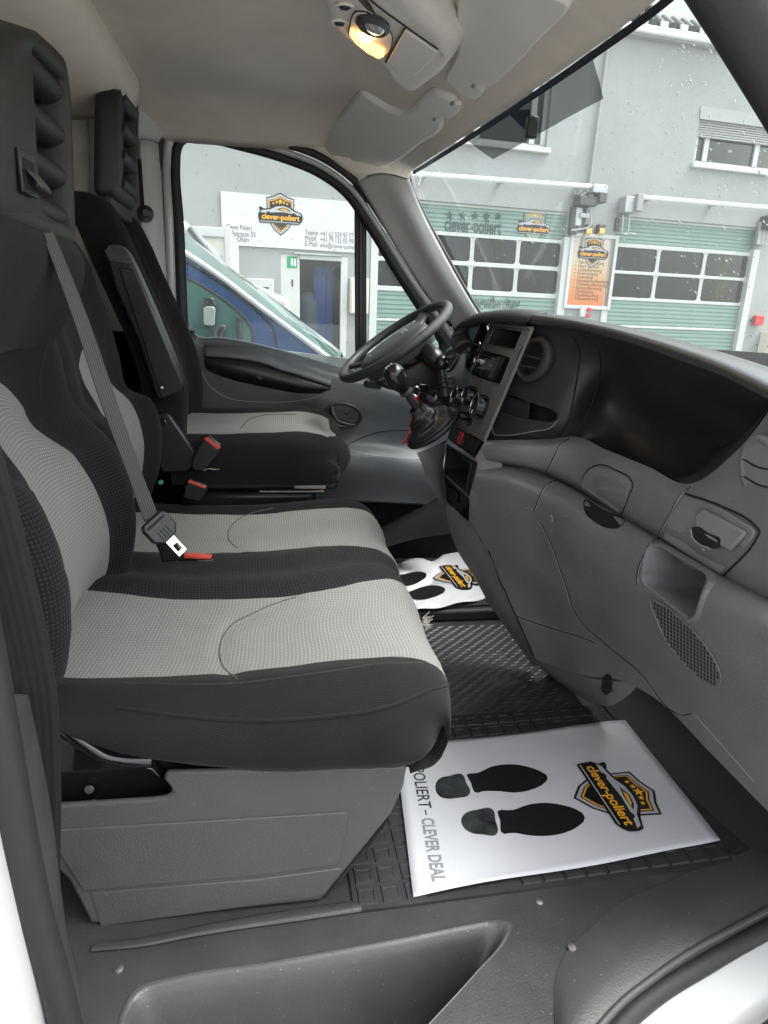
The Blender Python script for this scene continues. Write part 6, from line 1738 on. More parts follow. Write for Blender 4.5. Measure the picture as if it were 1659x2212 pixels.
# far paper
def zd5(zx, zy): return (777.7 + 0.3125*zx, 1123.3 + 0.3125*zy)
P2Z = 0.062
p2 = thing('paper_floor_mat', 'smaller looking white paper mat in the driver footwell', 'paper mat', P(*zd5(600, 420), Z=P2Z), 'paper floor mats')
out2 = [(170, 330), (232, 306), (350, 275), (430, 272), (500, 282), (535, 262), (580, 228), (640, 214), (700, 238), (740, 278), (800, 400), (870, 527), (820, 551), (600, 590), (420, 621), (300, 640), (180, 520)]
o2 = [(p.x, p.y) for p in cr([V(a, b, 0) for a, b in out2], 60, closed=True)]
w2 = [P(*zd5(a, b), Z=P2Z) + V(0, 0, 0.006*math.sin(a*0.02)) for a, b in o2]
c2 = sum(w2, V(0, 0, 0))/len(w2); c2 = V(c2.x, c2.y, P2Z)
gridmesh('paper_sheet', [w2, [p.lerp(c2, 0.12) for p in w2], [V(p.lerp(c2, 0.3).x, p.lerp(c2, 0.3).y, P2Z) for p in w2], [V(p.lerp(c2, 0.99).x, p.lerp(c2, 0.99).y, P2Z) for p in w2]], M['paper'], p2, closed_v=True, solid=0.0005)
pprint('shoe_sole', [(255, 390), (310, 378), (370, 363), (430, 363), (460, 378), (458, 394), (420, 425), (360, 452), (300, 462), (250, 465)], M['ink'], p2, 0.003, 40, zd5, P2Z)
pprint('shoe_sole', [(290, 515), (345, 498), (420, 470), (500, 455), (560, 464), (590, 482), (585, 498), (550, 520), (480, 545), (400, 555), (350, 548), (300, 560)], M['ink'], p2, 0.003, 40, zd5, P2Z)
f5, l5 = frame_px((688, 398), (622, 322), (742, 468), P2Z, zd5)
logo(p2, f5.at, l5/2*0.98, base=0.003)
# ================================================================ outside: yard, garage building, parked vans
GZ = -0.55
gm = mat('wet_asphalt', (0.24, 0.24, 0.235), 0.5, bump=0.4, bscale=60, var=0.25, vscale=1.2)
gr_ = mesh('ground', [V(-150, -150, GZ), V(150, -150, GZ), V(150, 150, GZ), V(-150, 150, GZ)], [(0, 1, 2, 3)], gm, None, False)
tag(gr_, 'wet grey asphalt yard', None, kind='structure')
FD = V(0.995, 0.101, 0).normalized(); FN = V(FD.y, -FD.x, 0)
FO = V(0, 12.6, 0)
def fa(px, py, off=0.0):
    d = ray(px, py); o = FO + FN*off
    t = (o - EYE).dot(FN)/d.dot(FN); p = EYE + d*t
    return (p - FO).dot(FD), p.z
def fpt(a, z, off=0.0): return FO + FD*a + FN*off + V(0, 0, z)
def fbox(name, a0, a1, z0, z1, o0, o1, m_, parent, bevel=0.0):
    return rbox(name, fpt((a0+a1)/2, (z0+z1)/2, (o0+o1)/2), (abs(a1-a0), abs(o1-o0), abs(z1-z0)), m_, parent, axes=(FD, FN, V(0, 0, 1)), bevel=bevel)
class FFr:
    def __init__(s, off): s.off = off
    def at(s, a, z, h=0.0): return fpt(a, z, s.off + h)
wall_m = mat('grey_render', (0.30, 0.315, 0.31), 0.85, bump=0.4, bscale=40, var=0.10, vscale=0.7)
white_m = mat('white_door_paint', (0.52, 0.535, 0.52), 0.45, var=0.04, vscale=2)
green_m = mat('green_door_panel', (0.19, 0.29, 0.25), 0.4, var=0.06, vscale=1.5)
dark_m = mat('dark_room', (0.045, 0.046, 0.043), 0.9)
gpane = mat_glass('garage_pane', (0.5, 0.52, 0.48), haze=0.03)
shut_m = mat('shutter_grey', (0.33, 0.34, 0.325), 0.5)
tile_m = mat('dark_roof_tile', (0.035, 0.042, 0.038), 0.6, bump=0.8, bscale=12, var=0.4, vscale=5)
metal_m = mat('galvanised_metal', (0.42, 0.43, 0.43), 0.4, metal=0.5, var=0.2, vscale=5)
darkmetal_m = mat('dark_machine_metal', (0.09, 0.09, 0.09), 0.5, metal=0.4)
# openings measured on the facade
d1l, d1r = fa(812, 560)[0], fa(1222, 520)[0]
z1 = [fa(1222, y)[1] for y in (460, 518, 526, 577, 586, 636, 646)]
d1top = z1[0] + 0.02
d2l, d2r = fa(1333, 470)[0], fa(1640, 490)[0]
z2 = [fa(1333, y)[1] for y in (468, 523, 532, 583, 590, 641, 648, 702, 706, 758)]
pl_, pr_, pt_ = fa(605, 547)[0], fa(752, 556)[0], fa(640, 549)[1]
w1a0, w1a1, w1z0, w1z1 = fa(1516, 230)[0] - 0.0, fa(1516, 230)[0] + 2.6, fa(1497, 352)[1], fa(1516, 230)[1]
w2a1, w2z0, w2z1 = fa(1180, 320)[0], fa(1178, 321)[1], fa(1178, 321)[1] + 1.15
w2a0 = w2a1 - 2.6
g0_, eave = fa(1200, 60), fa(1440, 84)[1]
bld = thing('garage_building', 'two storey grey rendered garage with white roof edge seen through the glass', 'building', fpt(0, GZ))
openings = [(d1l, d1r, GZ, d1top), (d2l, d2r, GZ, z2[0] + 0.02), (pl_, pr_, GZ, pt_), (w1a0, w1a1, w1z0, w1z1), (w2a0, w2a1, w2z0, w2z1)]
A = sorted({-14.0, 16.0} | {q for o in openings for q in o[:2]}); Zs = sorted({GZ, eave} | {q for o in openings for q in o[2:]})
wv, wf = [], []
def quad(p): i = len(wv); wv.extend(p); wf.append((i, i+1, i+2, i+3))
for a0, a1 in zip(A, A[1:]):
    for q0, q1 in zip(Zs, Zs[1:]):
        ca, cz = (a0+a1)/2, (q0+q1)/2
        if any(o[0] < ca < o[1] and o[2] < cz < o[3] for o in openings): continue
        quad([fpt(a0, q0), fpt(a1, q0), fpt(a1, q1), fpt(a0, q1)])
for o in openings:     # reveals
    a0, a1, q0, q1 = o
    for c in (((a0, q0), (a0, q1)), ((a0, q1), (a1, q1)), ((a1, q1), (a1, q0)), ((a1, q0), (a0, q0))):
        quad([fpt(*c[0]), fpt(*c[1]), fpt(*c[1], -0.25), fpt(*c[0], -0.25)])
mesh('wall', wv, wf, wall_m, bld, False)
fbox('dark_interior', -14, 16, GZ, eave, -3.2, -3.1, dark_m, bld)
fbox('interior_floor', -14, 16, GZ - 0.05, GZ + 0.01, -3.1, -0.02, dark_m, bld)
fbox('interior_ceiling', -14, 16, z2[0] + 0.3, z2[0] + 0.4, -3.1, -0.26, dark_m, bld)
# roof with tiles and gutter
ga_, gb_ = fa(1331, 62)[0], fa(1576, 100)[0]
rv = [fpt(-14, eave + 0.06, 0.12), fpt(16, eave + 0.06, 0.12), fpt(16, eave + 9.0, -8.0), fpt(-14, eave + 9.0, -8.0)]
rf = mesh('roof', rv, [(0, 1, 2, 3)], tile_m, bld, False); mod_solid(rf, 0.1, -1)
fbox('gutter', -14, gb_ + 0.25, eave - 0.02, eave + 0.10, 0.10, 0.20, mat('bright_gutter', (0.85, 0.87, 0.86), 0.35), bld, 0.02)
fbox('eave_board', -14, 16, eave - 0.06, eave - 0.02, 0.0, 0.12, wall_m, bld)
rt = None
for k in range(64):
    a = ga_ - 6 + k*0.215
    p = fpt(a, eave + 0.13, 0.14)
    if rt is None:
        q = lathe('roof_tile', [(0.09, 0.0), (0.09, 0.5), (0.0, 0.5)], V(0, 0, 0), (0, 0.8, 0.55), tile_m, None, n=10)
        rt = q.data; bpy.data.objects.remove(q)
    o = bpy.data.objects.new('roof_tile', rt); COL.objects.link(o); setparent(o, bld); o.matrix_basis = Matrix.Translation(p)
    if k % 2 == 0: fbox('gutter_tooth', a - 0.08, a + 0.08, eave + 0.10, eave + 0.19, 0.16, 0.20, M['paint'], bld)
sk = fa(1372, 36)
fbox('skylight', sk[0] - 0.35, sk[0] + 0.35, sk[1] + 0.1, sk[1] + 0.55, 0.0, 0.25, metal_m, bld, 0.02)
# downpipe and the hairline joint above
dp0, dp1 = fa(1313, 84), fa(1269, 408)
tube('downpipe', [fpt(dp0[0], dp0[1], 0.05), fpt(dp1[0], dp1[1], 0.05), fpt(dp1[0], 2.6, 0.05)], 0.028, wall_m, bld, n=10)
def window(a0, a1, q0, q1, mull, shutter):
    w = fbox('window_frame', a0, a1, q0, q0 + 0.07, -0.14, -0.08, white_m, bld)
    fbox('frame_head', a0, a1, q1 - 0.07, q1, -0.14, -0.08, white_m, w)
    for a in [a0 + 0.04, a1 - 0.04] + mull: fbox('mullion', a - 0.055, a + 0.055, q0 + 0.07, q1 - 0.07, -0.14, -0.07, white_m, w)
    fbox('sill', a0 - 0.06, a1 + 0.06, q0 - 0.09, q0, -0.1, 0.09, white_m, w, 0.01)
    fbox('pane', a0 + 0.02, a1 - 0.02, q0 + 0.03, q1 - 0.03, -0.125, -0.115, gpane, w)
    if shutter:
        n_s = 7; top_ = q1; bot = q1 - shutter
        fbox('shutter_box', a0 - 0.02, a1, top_ - 0.22, top_, -0.06, 0.02, shut_m, w)
        for k in range(n_s):
            h_ = (shutter - 0.22)/n_s
            fbox('shutter_slat', a0, a1, bot + k*h_ + 0.006, bot + (k+1)*h_ - 0.006, -0.05, -0.03, shut_m, w, 0.006)
    return w
m1 = [fa(1529 + 0, 330)[0], fa(1640, 330)[0]]
window(w1a0, w1a1, w1z0, w1z1, m1, (w1z1 - w1z0)*0.52)
window(w2a0, w2a1, w2z0, w2z1, [w2a1 - 0.28, w2a1 - 1.4], 0.0)

def garage_door(label, a0, a1, zs, cols, nlow):
    """zs: z of top, green bottom, then pane rows"""
    g = thing('garage_door', label, 'garage door', fpt((a0+a1)/2, GZ), 'sectional garage doors')
    fbox('jamb', a0 - 0.10, a0 + 0.04, GZ, zs[1] + 0.05, -0.10, 0.03, white_m, g)
    fbox('jamb', a1 - 0.04, a1 + 0.12, GZ, zs[1] + 0.05, -0.10, 0.03, white_m, g)
    def green(q0, q1):
        n = 6; h_ = (q1 - q0)/n
        fbox('panel_back', a0, a1, q0, q1, -0.13, -0.10, green_m, g)
        for k in range(n): fbox('panel_rib', a0, a1, q0 + k*h_ + 0.012, q0 + (k+1)*h_ - 0.012, -0.10, -0.085, green_m, g, 0.006)
    def rail(q0, q1): fbox('rail', a0, a1, q0, q1, -0.13, -0.07, white_m, g, 0.008)
    rail(zs[0] - 0.03, zs[0] + 0.02)
    green(zs[1], zs[0] - 0.03); rail(zs[2], zs[1])
    for t0, t1 in ((zs[2], zs[3]), (zs[4], zs[5])):
        w_ = (a1 - a0)/cols
        for c in range(cols):
            b0, b1 = a0 + c*w_ + 0.04, a0 + (c+1)*w_ - 0.04
            fr_ = FFr(-0.11)
            n_out = rrect(b0 - 0.045, t1 - 0.03, b1 + 0.045, t0 + 0.03, 0.02, 4); n_in = rrect(b0, t1 + 0.0, b1, t0 - 0.0, 0.06, 4)
            plate_with_hole('pane_frame', n_out, n_in, fr_, 0.05, white_m, g)
            fbox('pane', b0 - 0.02, b1 + 0.02, t1 - 0.02, t0 + 0.02, -0.12, -0.115, gpane, g)
    rail(zs[4], zs[3]); rail(zs[6], zs[5])
    q = zs[6]; step = zs[0] - zs[1] + (zs[1] - zs[2])
    while q > GZ + 0.02:
        nq = max(GZ, q - step + 0.05)
        green(nq, q)
        if nq > GZ: rail(nq - 0.05, nq)
        q = nq - 0.05
    return g
gd1 = garage_door('green and white garage door lettered with stars, left of the poster', d1l, d1r, [z1[0], z1[1], z1[2], z1[3], z1[4], z1[5], z1[6]], 4, 5)
gd2 = garage_door('plain green and white garage door right of the poster', d2l, d2r, [z2[0], z2[1], z2[2], z2[3], z2[4], z2[5], z2[6]], 3, 5)
yp = thing('yellow_post', 'yellow post behind the right panes of the plain garage door', 'post', fpt(d2r - 0.3, GZ, -0.5))
fbox('post', d2r - 0.40, d2r - 0.12, GZ + 0.011, z2[0] + 0.2, -0.6, -0.45, mat('yellow_paint', (0.75, 0.48, 0.02), 0.5), yp, 0.01)
# lettering on the left door
FL = FFr(-0.083)
def z6(x, y): return (777.7 + 0.3125*x, 380.2 + 0.3125*y)
def fz(x, y, f=z6): return fa(*f(x, y))
ink_t = mat('door_lettering', (0.03, 0.06, 0.05), 0.5)
for x in (628, 720, 805, 886, 966):
    a, z = fz(x, 266 + (x-628)*0.03)
    flat('door_star', star(a, z, 0.095), None, ink_t, gd1, h=0.0, t=0.003, fn=FL.at)
a0, q0 = fz(592, 372); a1, q1 = fz(988, 385)
textfit('door_word', 'clever-poliert', FL, a0, q0 - 0.10, a1, q0 + 0.26, ink_t, gd1, h=0.003, bold=0.025)
lc = fz(1215, 345)
logo(gd1, lambda u, v, h: FL.at(lc[0] + u, lc[1] + v, h), 0.33, base=0.003, field=green_m)
a0, q0 = fz(378, 868); a1, q1 = fz(1115, 915)
textfit('door_word', 'Professionelle Fahrzeugaufbereitung', FL, a0, q0 - 0.12, a1, q0 + 0.16, ink_t, gd1, h=0.003, bold=0.02)
# drive gear and rods above the doors
def rod(label, p0, p1, off=0.25):
    t = thing('door_rod', label, 'rod', fpt(*fa(*p0)), 'steel shafts over the garage doors')
    a, b = fa(*p0), fa(*p1)
    tube('shaft', [fpt(a[0], a[1], off), fpt(b[0], b[1], off)], 0.045, mat('shaft_metal', (0.7, 0.72, 0.71), 0.35), t, n=12)
    for k in (0.08, 0.5, 0.95): 
        c = fpt(a[0] + (b[0]-a[0])*k, a[1] + (b[1]-a[1])*k, off/2)
        rbox('shaft_bracket', c, (0.05, off, 0.07), metal_m, t, axes=(FD, FN, V(0, 0, 1)))
rod('bright horizontal shaft over the lettered garage door', (880, 381), (1262, 408))
rod('bright horizontal shaft over the plain garage door', (1366, 430), (1690, 457))
def gear_box(label, boxes, pipes):
    t = thing('door_drive', label, 'door drive', fpt(*fa(*boxes[0][0])), 'door drives beside the garage doors')
    for (p0, p1, o0, o1, m_) in boxes:
        a, b = fa(*p0), fa(*p1)
        fbox('drive_housing', a[0], b[0], b[1], a[1], o0, o1, m_, t, 0.01)
    for pts in pipes:
        tube('drive_pipe', [fpt(*fa(*p), 0.16) for p in pts], 0.018, metal_m, t, n=8)
gear_box('dark motor bracket between the lettered door and the poster', [((1262, 404), (1290, 424), 0.1, 0.35, metal_m), ((1276, 422), (1289, 444), 0.1, 0.35, darkmetal_m), ((1238, 428), (1272, 450), 0.02, 0.3, darkmetal_m), ((1234, 412), (1250, 424), 0.02, 0.12, wall_m), ((1231, 448), (1240, 508), 0.02, 0.12, darkmetal_m), ((1243, 462), (1262, 474), 0.02, 0.2, metal_m), ((1238, 450), (1246, 490), 0.1, 0.16, white_m)], [[(1244, 428), (1270, 410)], [(1262, 430), (1268, 480), (1262, 494), (1225, 500)], [(1268, 424), (1268, 450)]])
gear_box('grey sheet metal bracket at the left end of the plain door', [((1336, 428), (1358, 464), 0.02, 0.28, metal_m), ((1356, 424), (1364, 462), 0.02, 0.36, mat('bracket_grey', (0.3, 0.3, 0.29), 0.5)), ((1329, 470), (1334, 500), 0.0, 0.05, darkmetal_m)], [[(1350, 464), (1346, 505), (1362, 508)], [(1336, 468), (1333, 506), (1345, 508)], [(1340, 440), (1356, 428)]])
gear_box('dark drive at the right end of the plain door', [((1641, 468), (1665, 500), 0.02, 0.3, darkmetal_m), ((1636, 480), (1644, 530), 0.02, 0.1, metal_m)], [[(1645, 500), (1640, 530), (1665, 528)]])
# two small wall lamps, poster, sockets
lamp_lens = mat('warm_lamp_lens', (0.8, 0.5, 0.15), 0.3)
for lx, nm in ((1265, 'left one of the two small black wall lamps above the poster'), (1293, 'right one of the two small black wall lamps above the poster')):
    a, z = fa(lx, 497)
    t = thing('wall_lamp', nm, 'wall lamp', fpt(a, z), 'wall lamps above the poster')
    prism('lamp_housing', [fpt(a - 0.075, z + 0.09, 0.0), fpt(a - 0.075, z - 0.10, 0.0), fpt(a - 0.075, z - 0.06, 0.14), fpt(a - 0.075, z + 0.09, 0.14)], FD*0.15, darkmetal_m, t, bevel=0.008)
    prism('lamp_lens', [fpt(a - 0.06, z - 0.105, 0.03), fpt(a - 0.06, z - 0.075, 0.145), fpt(a - 0.06, z + 0.02, 0.148), fpt(a - 0.06, z - 0.09, 0.02)], FD*0.12, lamp_lens, t)
pa0, pa1 = fa(1230, 585)[0], fa(1318, 590)[0]
pz1, pz0 = fa(1239, 511)[1], fa(1217, 658)[1]
post = thing('advert_board', 'framed poster fading from white to orange between the two garage doors', 'poster', fpt((pa0+pa1)/2, pz0))
pm = bpy.data.materials.new('poster_print'); pm.use_nodes = True
nt = pm.node_tree; bsd = nt.nodes['Principled BSDF']; bsd.inputs['Roughness'].default_value = 0.4
tc = nt.nodes.new('ShaderNodeTexCoord'); sx_ = nt.nodes.new('ShaderNodeSeparateXYZ'); nt.links.new(tc.outputs['Object'], sx_.inputs[0])
mr = nt.nodes.new('ShaderNodeMapRange'); mr.inputs['From Min'].default_value = pz0; mr.inputs['From Max'].default_value = pz1
nt.links.new(sx_.outputs['Z'], mr.inputs['Value'])
rp = nt.nodes.new('ShaderNodeValToRGB'); nt.links.new(mr.outputs[0], rp.inputs[0])
rp.color_ramp.elements[0].color = (0.55, 0.16, 0.04, 1); rp.color_ramp.elements[1].color = (0.52, 0.49, 0.44, 1)
e = rp.color_ramp.elements.new(0.35); e.color = (0.55, 0.26, 0.10, 1); e = rp.color_ramp.elements.new(0.62); e.color = (0.54, 0.42, 0.28, 1)
nt.links.new(rp.outputs[0], bsd.inputs['Base Color'])
fbox('poster_sheet', pa0, pa1, pz0, pz1, 0.01, 0.03, pm, post)
for q in ((pa0 - 0.07, pa0, pz0 - 0.07, pz1 + 0.07), (pa1, pa1 + 0.07, pz0 - 0.07, pz1 + 0.07)): fbox('poster_frame', *q, 0.0, 0.06, white_m, post, 0.008)
for q in ((pa0, pa1, pz0 - 0.07, pz0), (pa0, pa1, pz1, pz1 + 0.07)): fbox('poster_frame', *q, 0.0, 0.06, white_m, post, 0.008)
FPz = FFr(0.031)
pw = pa1 - pa0; ph = pz1 - pz0
pin = mat('poster_ink', (0.10, 0.06, 0.04), 0.5)
logo(post, lambda u, v, h: FPz.at((pa0+pa1)/2 + u, pz1 - 0.2*ph + v, h), 0.30, base=0.001)
lines = ['Fahrzeugreinigung', 'Nano-Ceramic', 'Lackaufbereitung', 'Innenreinigung', 'Lederpflege', 'Neuwagenaufbereitung', 'Oldtimeraufbereitung', 'Bootsaufbereitung', 'Handw\u00e4sche', 'Ozonbehandlung', 'Folienentfernung']
for k, s_ in enumerate(lines):
    zz = pz1 - ph*(0.385 + k*0.0535)
    text('poster_line', '\u2022  ' + s_, 0.095, FPz, pa0 + pw*0.10, zz, pin, post, h=0.002, sx=0.85)
sa_, sz_ = fa(1258, 674)
sk_ = thing('power_socket', 'white wall socket box with red plug under the poster', 'socket', fpt(sa_, sz_))
fbox('socket_box', sa_ - 0.10, sa_ + 0.06, sz_ - 0.10, sz_ + 0.10, 0.0, 0.10, white_m, sk_, 0.01)
for dz in (0.05, -0.07): lathe('red_plug', [(0.04, 0), (0.04, 0.1), (0, 0.11)], fpt(sa_ + 0.07, sz_ + dz, 0.05), FN, M['red'], sk_, n=14)
ra_, rz_ = fa(1632, 692)
rbx = thing('alarm_box', 'small red wall box at the far right of the facade', 'wall box', fpt(ra_, rz_))
fbox('box_body', ra_ - 0.10, ra_ + 0.12, rz_ - 0.10, rz_ + 0.10, 0.0, 0.12, M['red'], rbx, 0.01)
fbox('box_handle', ra_ - 0.16, ra_ - 0.10, rz_ - 0.02, rz_ + 0.02, 0.02, 0.08, darkmetal_m, rbx)
ca_, cz_ = fa(1642, 716)
cab = thing('cream_cabinet', 'cream cabinet standing by the right edge of the facade', 'cabinet', fpt(ca_ + 0.5, GZ, 0.3))
fbox('cabinet_body', ca_, ca_ + 1.2, GZ + 0.02, cz_, 0.02, 0.4, mat('cream_paint', (0.72, 0.70, 0.55), 0.5), cab, 0.01)
fbox('cabinet_plinth', ca_ + 0.03, ca_ + 1.17, GZ, GZ + 0.02, 0.05, 0.38, darkmetal_m, cab)
# company sign over the small door
def z5(x, y): return (345.6 + 0.3125*x, 328.4 + 0.3125*y)
sa0, sz1 = fz(418, 272, z5); sz0 = fz(425, 640, z5)[1]; sa1 = fz(1400, 350, z5)[0]
sign = thing('company_sign', 'white company sign with address, emblem and phone numbers', 'sign', fpt((sa0+sa1)/2, sz0))
fbox('sign_board', sa0, sa1, sz0, sz1, 0.0, 0.03, mat('sign_white', (0.56, 0.57, 0.57), 0.4), sign)
FS_ = FFr(0.031)
sgi = mat('sign_ink', (0.06, 0.065, 0.07), 0.5)
c_ = fz(832, 432, z5)
logo(sign, lambda u, v, h: FS_.at(c_[0] + u, c_[1] + v, h), 0.34, base=0.001)
def signline(s_, x0, y0, x1, y1, hgt):
    a, z = fz(x0, y1, z5); b, _ = fz(x1, y1, z5)
    textfit('sign_line', s_, FS_, a, z, b, z + hgt, sgi, sign, h=0.002)
signline('Clever Poliert', 460, 505, 636, 534, 0.085); signline('Haslistrasse 55', 446, 545, 660, 577, 0.085); signline('4600 Olten', 450, 588, 612, 614, 0.085)
signline('Telefon:', 1003, 545, 1096, 573, 0.085); signline('+41 62 559 97 77', 1106, 550, 1334, 583, 0.09)
signline('Mobil:', 1003, 585, 1082, 612, 0.085); signline('+41 79 135 05 99', 1106, 590, 1334, 623, 0.09)
signline('E-Mail:', 1003, 622, 1088, 650, 0.085); signline('info@clever-poliert.ch', 1106, 628, 1392, 668, 0.10)
# small door: white leaf, dark opening, things inside
ed = thing('entrance_door', 'white entrance door with narrow glass and green escape sign', 'door', fpt((pl_+pr_)/2, GZ))
o0a, o1a = fa(648, 700)[0], fa(735, 700)[0]
fbox('door_leaf', pl_, o0a, GZ + 0.01, pt_, -0.12, -0.02, white_m, ed, 0.01)
fbox('door_post', o1a, pr_, GZ + 0.01, pt_, -0.12, 0.0, white_m, ed, 0.01)
fbox('door_head', o0a, o1a, pt_ - 0.08, pt_, -0.12, 0.0, white_m, ed, 0.01)
fbox('door_closer', o0a - 0.1, o1a, pt_ + 0.0, pt_ + 0.03, 0.0, 0.05, metal_m, ed)
fbox('door_glass', o0a, o1a, GZ + 0.02, pt_ - 0.08, -0.10, -0.09, mat_glass('door_glass_clear', (0.85, 0.88, 0.86), haze=0.02), ed)
ex = fa(631, 566)
fbox('escape_sign', ex[0] - 0.09, ex[0] + 0.09, ex[1] - 0.10, ex[1] + 0.10, -0.019, -0.012, mat('escape_green', (0.02, 0.30, 0.12), 0.4), ed)
fbox('escape_figure', ex[0] - 0.02, ex[0] + 0.02, ex[1] - 0.06, ex[1] + 0.06, -0.012, -0.009, M['ink_white'], ed)
fbox('escape_arrow', ex[0] + 0.04, ex[0] + 0.07, ex[1] - 0.07, ex[1] + 0.06, -0.012, -0.009, M['ink_white'], ed)
fbox('lock_plate', ex[0] - 0.01, ex[0] + 0.02, ex[1] - 0.42, ex[1] - 0.30, -0.019, -0.010, darkmetal_m, ed)
blue_m = mat('blue_plastic', (0.05, 0.12, 0.55), 0.4)
ba = fa(676, 700)[0]
br_ = thing('blue_barrel', 'tall blue plastic barrels seen inside the entrance door', 'barrel', fpt(ba, GZ, -0.7))
lathe('barrel_body', [(0.27, 0.012), (0.29, 0.1), (0.29, 0.45), (0.305, 0.5), (0.29, 0.55), (0.29, 1.1), (0.25, 1.2), (0.0, 1.2)], fpt(ba, GZ, -0.7), (0, 0, 1), blue_m, br_, n=24)
lathe('barrel_cover', [(0.24, 1.2), (0.23, 1.9), (0.12, 2.05), (0, 2.07)], fpt(ba, GZ, -0.7), (0, 0, 1), mat('grey_blue_cover', (0.22, 0.26, 0.36), 0.5), br_, n=20)
ha = fa(704, 700)[0]
hs = thing('blue_sheet', 'dark blue sheet hanging beside the barrels inside the door', 'sheet', fpt(ha, 0.2, -0.5))
surf('hanging_sheet', [[fpt(ha - 0.15 + 0.09*k, q_, -0.5 - 0.04*(k % 2)) for k in range(5)] for q_ in (GZ + 0.3, 0.4, 1.4, 2.0)], blue_m, hs, 10, 20, solid=0.01)
ka = fa(722, 770)
bk = thing('bicycle', 'black bicycle leaning behind the entrance door glass', 'bicycle', fpt(ka[0], GZ, -0.35))
for da in (-0.55, 0.42): tube('wheel', [fpt(ka[0] + da + 0.33*math.cos(2*math.pi*k/28), GZ + 0.36 + 0.33*math.sin(2*math.pi*k/28), -0.35) for k in range(28)], 0.018, M['rubber'], bk, n=6, closed=True)
for pts in (((-0.55, 0.36), (-0.15, 0.36), (0.28, 0.85), (-0.28, 0.82), (-0.55, 0.36)), ((-0.15, 0.36), (-0.32, 0.98)), ((0.42, 0.36), (0.26, 1.02))):
    tube('frame_tube', [fpt(ka[0] + u, GZ + v, -0.35) for u, v in pts], 0.018, M['gloss'], bk, n=6)
tube('handlebar', [fpt(ka[0] + 0.26, GZ + 1.02, -0.55), fpt(ka[0] + 0.24, GZ + 1.05, -0.35), fpt(ka[0] + 0.30, GZ + 1.05, -0.15)], 0.016, M['gloss'], bk, n=6)
rbox('saddle', fpt(ka[0] - 0.32, GZ + 1.0, -0.35), (0.24, 0.12, 0.05), M['gloss'], bk, axes=(FD, FN, V(0, 0, 1)), bevel=0.02)
ma = fa(779, 640)
mt_ = thing('meter_box', 'cream meter box on the wall right of the entrance door', 'meter box', fpt(ma[0], ma[1]))
fbox('meter_case', ma[0] - 0.22, ma[0] + 0.14, ma[1] - 0.32, ma[1] + 0.32, 0.0, 0.09, mat('cream_plastic', (0.6, 0.6, 0.5), 0.5), mt_, 0.015)
fbox('meter_lid', ma[0] - 0.19, ma[0] + 0.11, ma[1] - 0.29, ma[1] + 0.29, 0.09, 0.10, mat('cream_plastic_lid', (0.64, 0.64, 0.54), 0.5), mt_, 0.005)
mb2 = fa(561, 628)
mb_ = thing('letter_box', 'white letter box on the wall left of the entrance door', 'letter box', fpt(mb2[0], mb2[1]))
fbox('letter_case', mb2[0] - 0.24, mb2[0] + 0.24, mb2[1] - 0.2, mb2[1] + 0.2, 0.0, 0.2, white_m, mb_, 0.015)
fbox('letter_slot', mb2[0] - 0.15, mb2[0] + 0.15, mb2[1] + 0.03, mb2[1] + 0.06, 0.2, 0.205, darkmetal_m, mb_)

# ---- blue van parked alongside
blue_p = mat('blue_van_paint', (0.014, 0.055, 0.16), 0.2, coat=0.8, var=0.05)
bv = thing('parked_van', 'blue van parked alongside, seen through the driver window', 'van', V(-0.5, 4.8, GZ))
BY = 3.9
def z5p(pts, Y): return [P(*z5(a, b), Y=Y) for a, b in pts]
sidep = z5p([(-700, 330), (-300, 500), (140, 668), (400, 838), (700, 1062), (1000, 1285), (1240, 1462), (1600, 1580), (2100, 1700)], BY)
sidep += [V(sidep[-1].x, BY, GZ + 0.35), V(sidep[0].x, BY, GZ + 0.35)]
prism('van_body', sidep, (0, 1.75, 0), blue_p, bv, bevel=0.03, seg=3)
tube('pillar_joint', z5p([(60, 700), (150, 745), (300, 830), (450, 930), (600, 1040), (700, 1130), (770, 1200), (795, 1250), (803, 1320), (815, 1420)], BY - 0.003), 0.007, M['gap'], bv, n=6, steps=40)
tube('gutter_trim', z5p([(60, 625), (150, 682), (400, 850), (700, 1078), (1000, 1300), (1230, 1474)], BY - 0.004), 0.016, mat('chromed_edge', (0.55, 0.57, 0.58), 0.3, metal=0.4), bv, n=8, steps=40)
wnd = [(-150, 690), (150, 842), (300, 918), (460, 1022), (590, 1135), (640, 1210), (655, 1260), (655, 1400), (-150, 1400)]
prism('window_rubber', z5p(wnd, BY - 0.006), (0, 0.02, 0), M['rubber'], bv, bevel=0.006)
tint = bpy.data.materials.new('tinted_van_glass'); tint.use_nodes = True
tb2 = tint.node_tree.nodes['Principled BSDF']; tb2.inputs['Base Color'].default_value = (0.05, 0.12, 0.105, 1); tb2.inputs['Roughness'].default_value = 0.06; tb2.inputs['Coat Weight'].default_value = 0.6
prism('side_window', z5p([(-140, 715), (150, 868), (290, 938), (450, 1045), (570, 1150), (617, 1222), (630, 1265), (630, 1390), (-140, 1390)], BY - 0.010), (0, 0.006, 0), tint, bv)
tube('quarter_bar', z5p([(548, 1150), (560, 1390)], BY - 0.014), 0.014, M['rubber'], bv, n=8)
mpx = [(300, 1080), (318, 1066), (365, 1068), (382, 1085), (376, 1190), (362, 1200), (312, 1196), (302, 1185)]  # added shapes standing in for a mirror's reflection in the side window
prism('mirror_reflection_case', z5p([(296, 1060), (310, 1000), (370, 1005), (392, 1070), (386, 1205), (300, 1205)], BY - 0.05), (0, 0.04, 0), M['black'], bv, bevel=0.01)
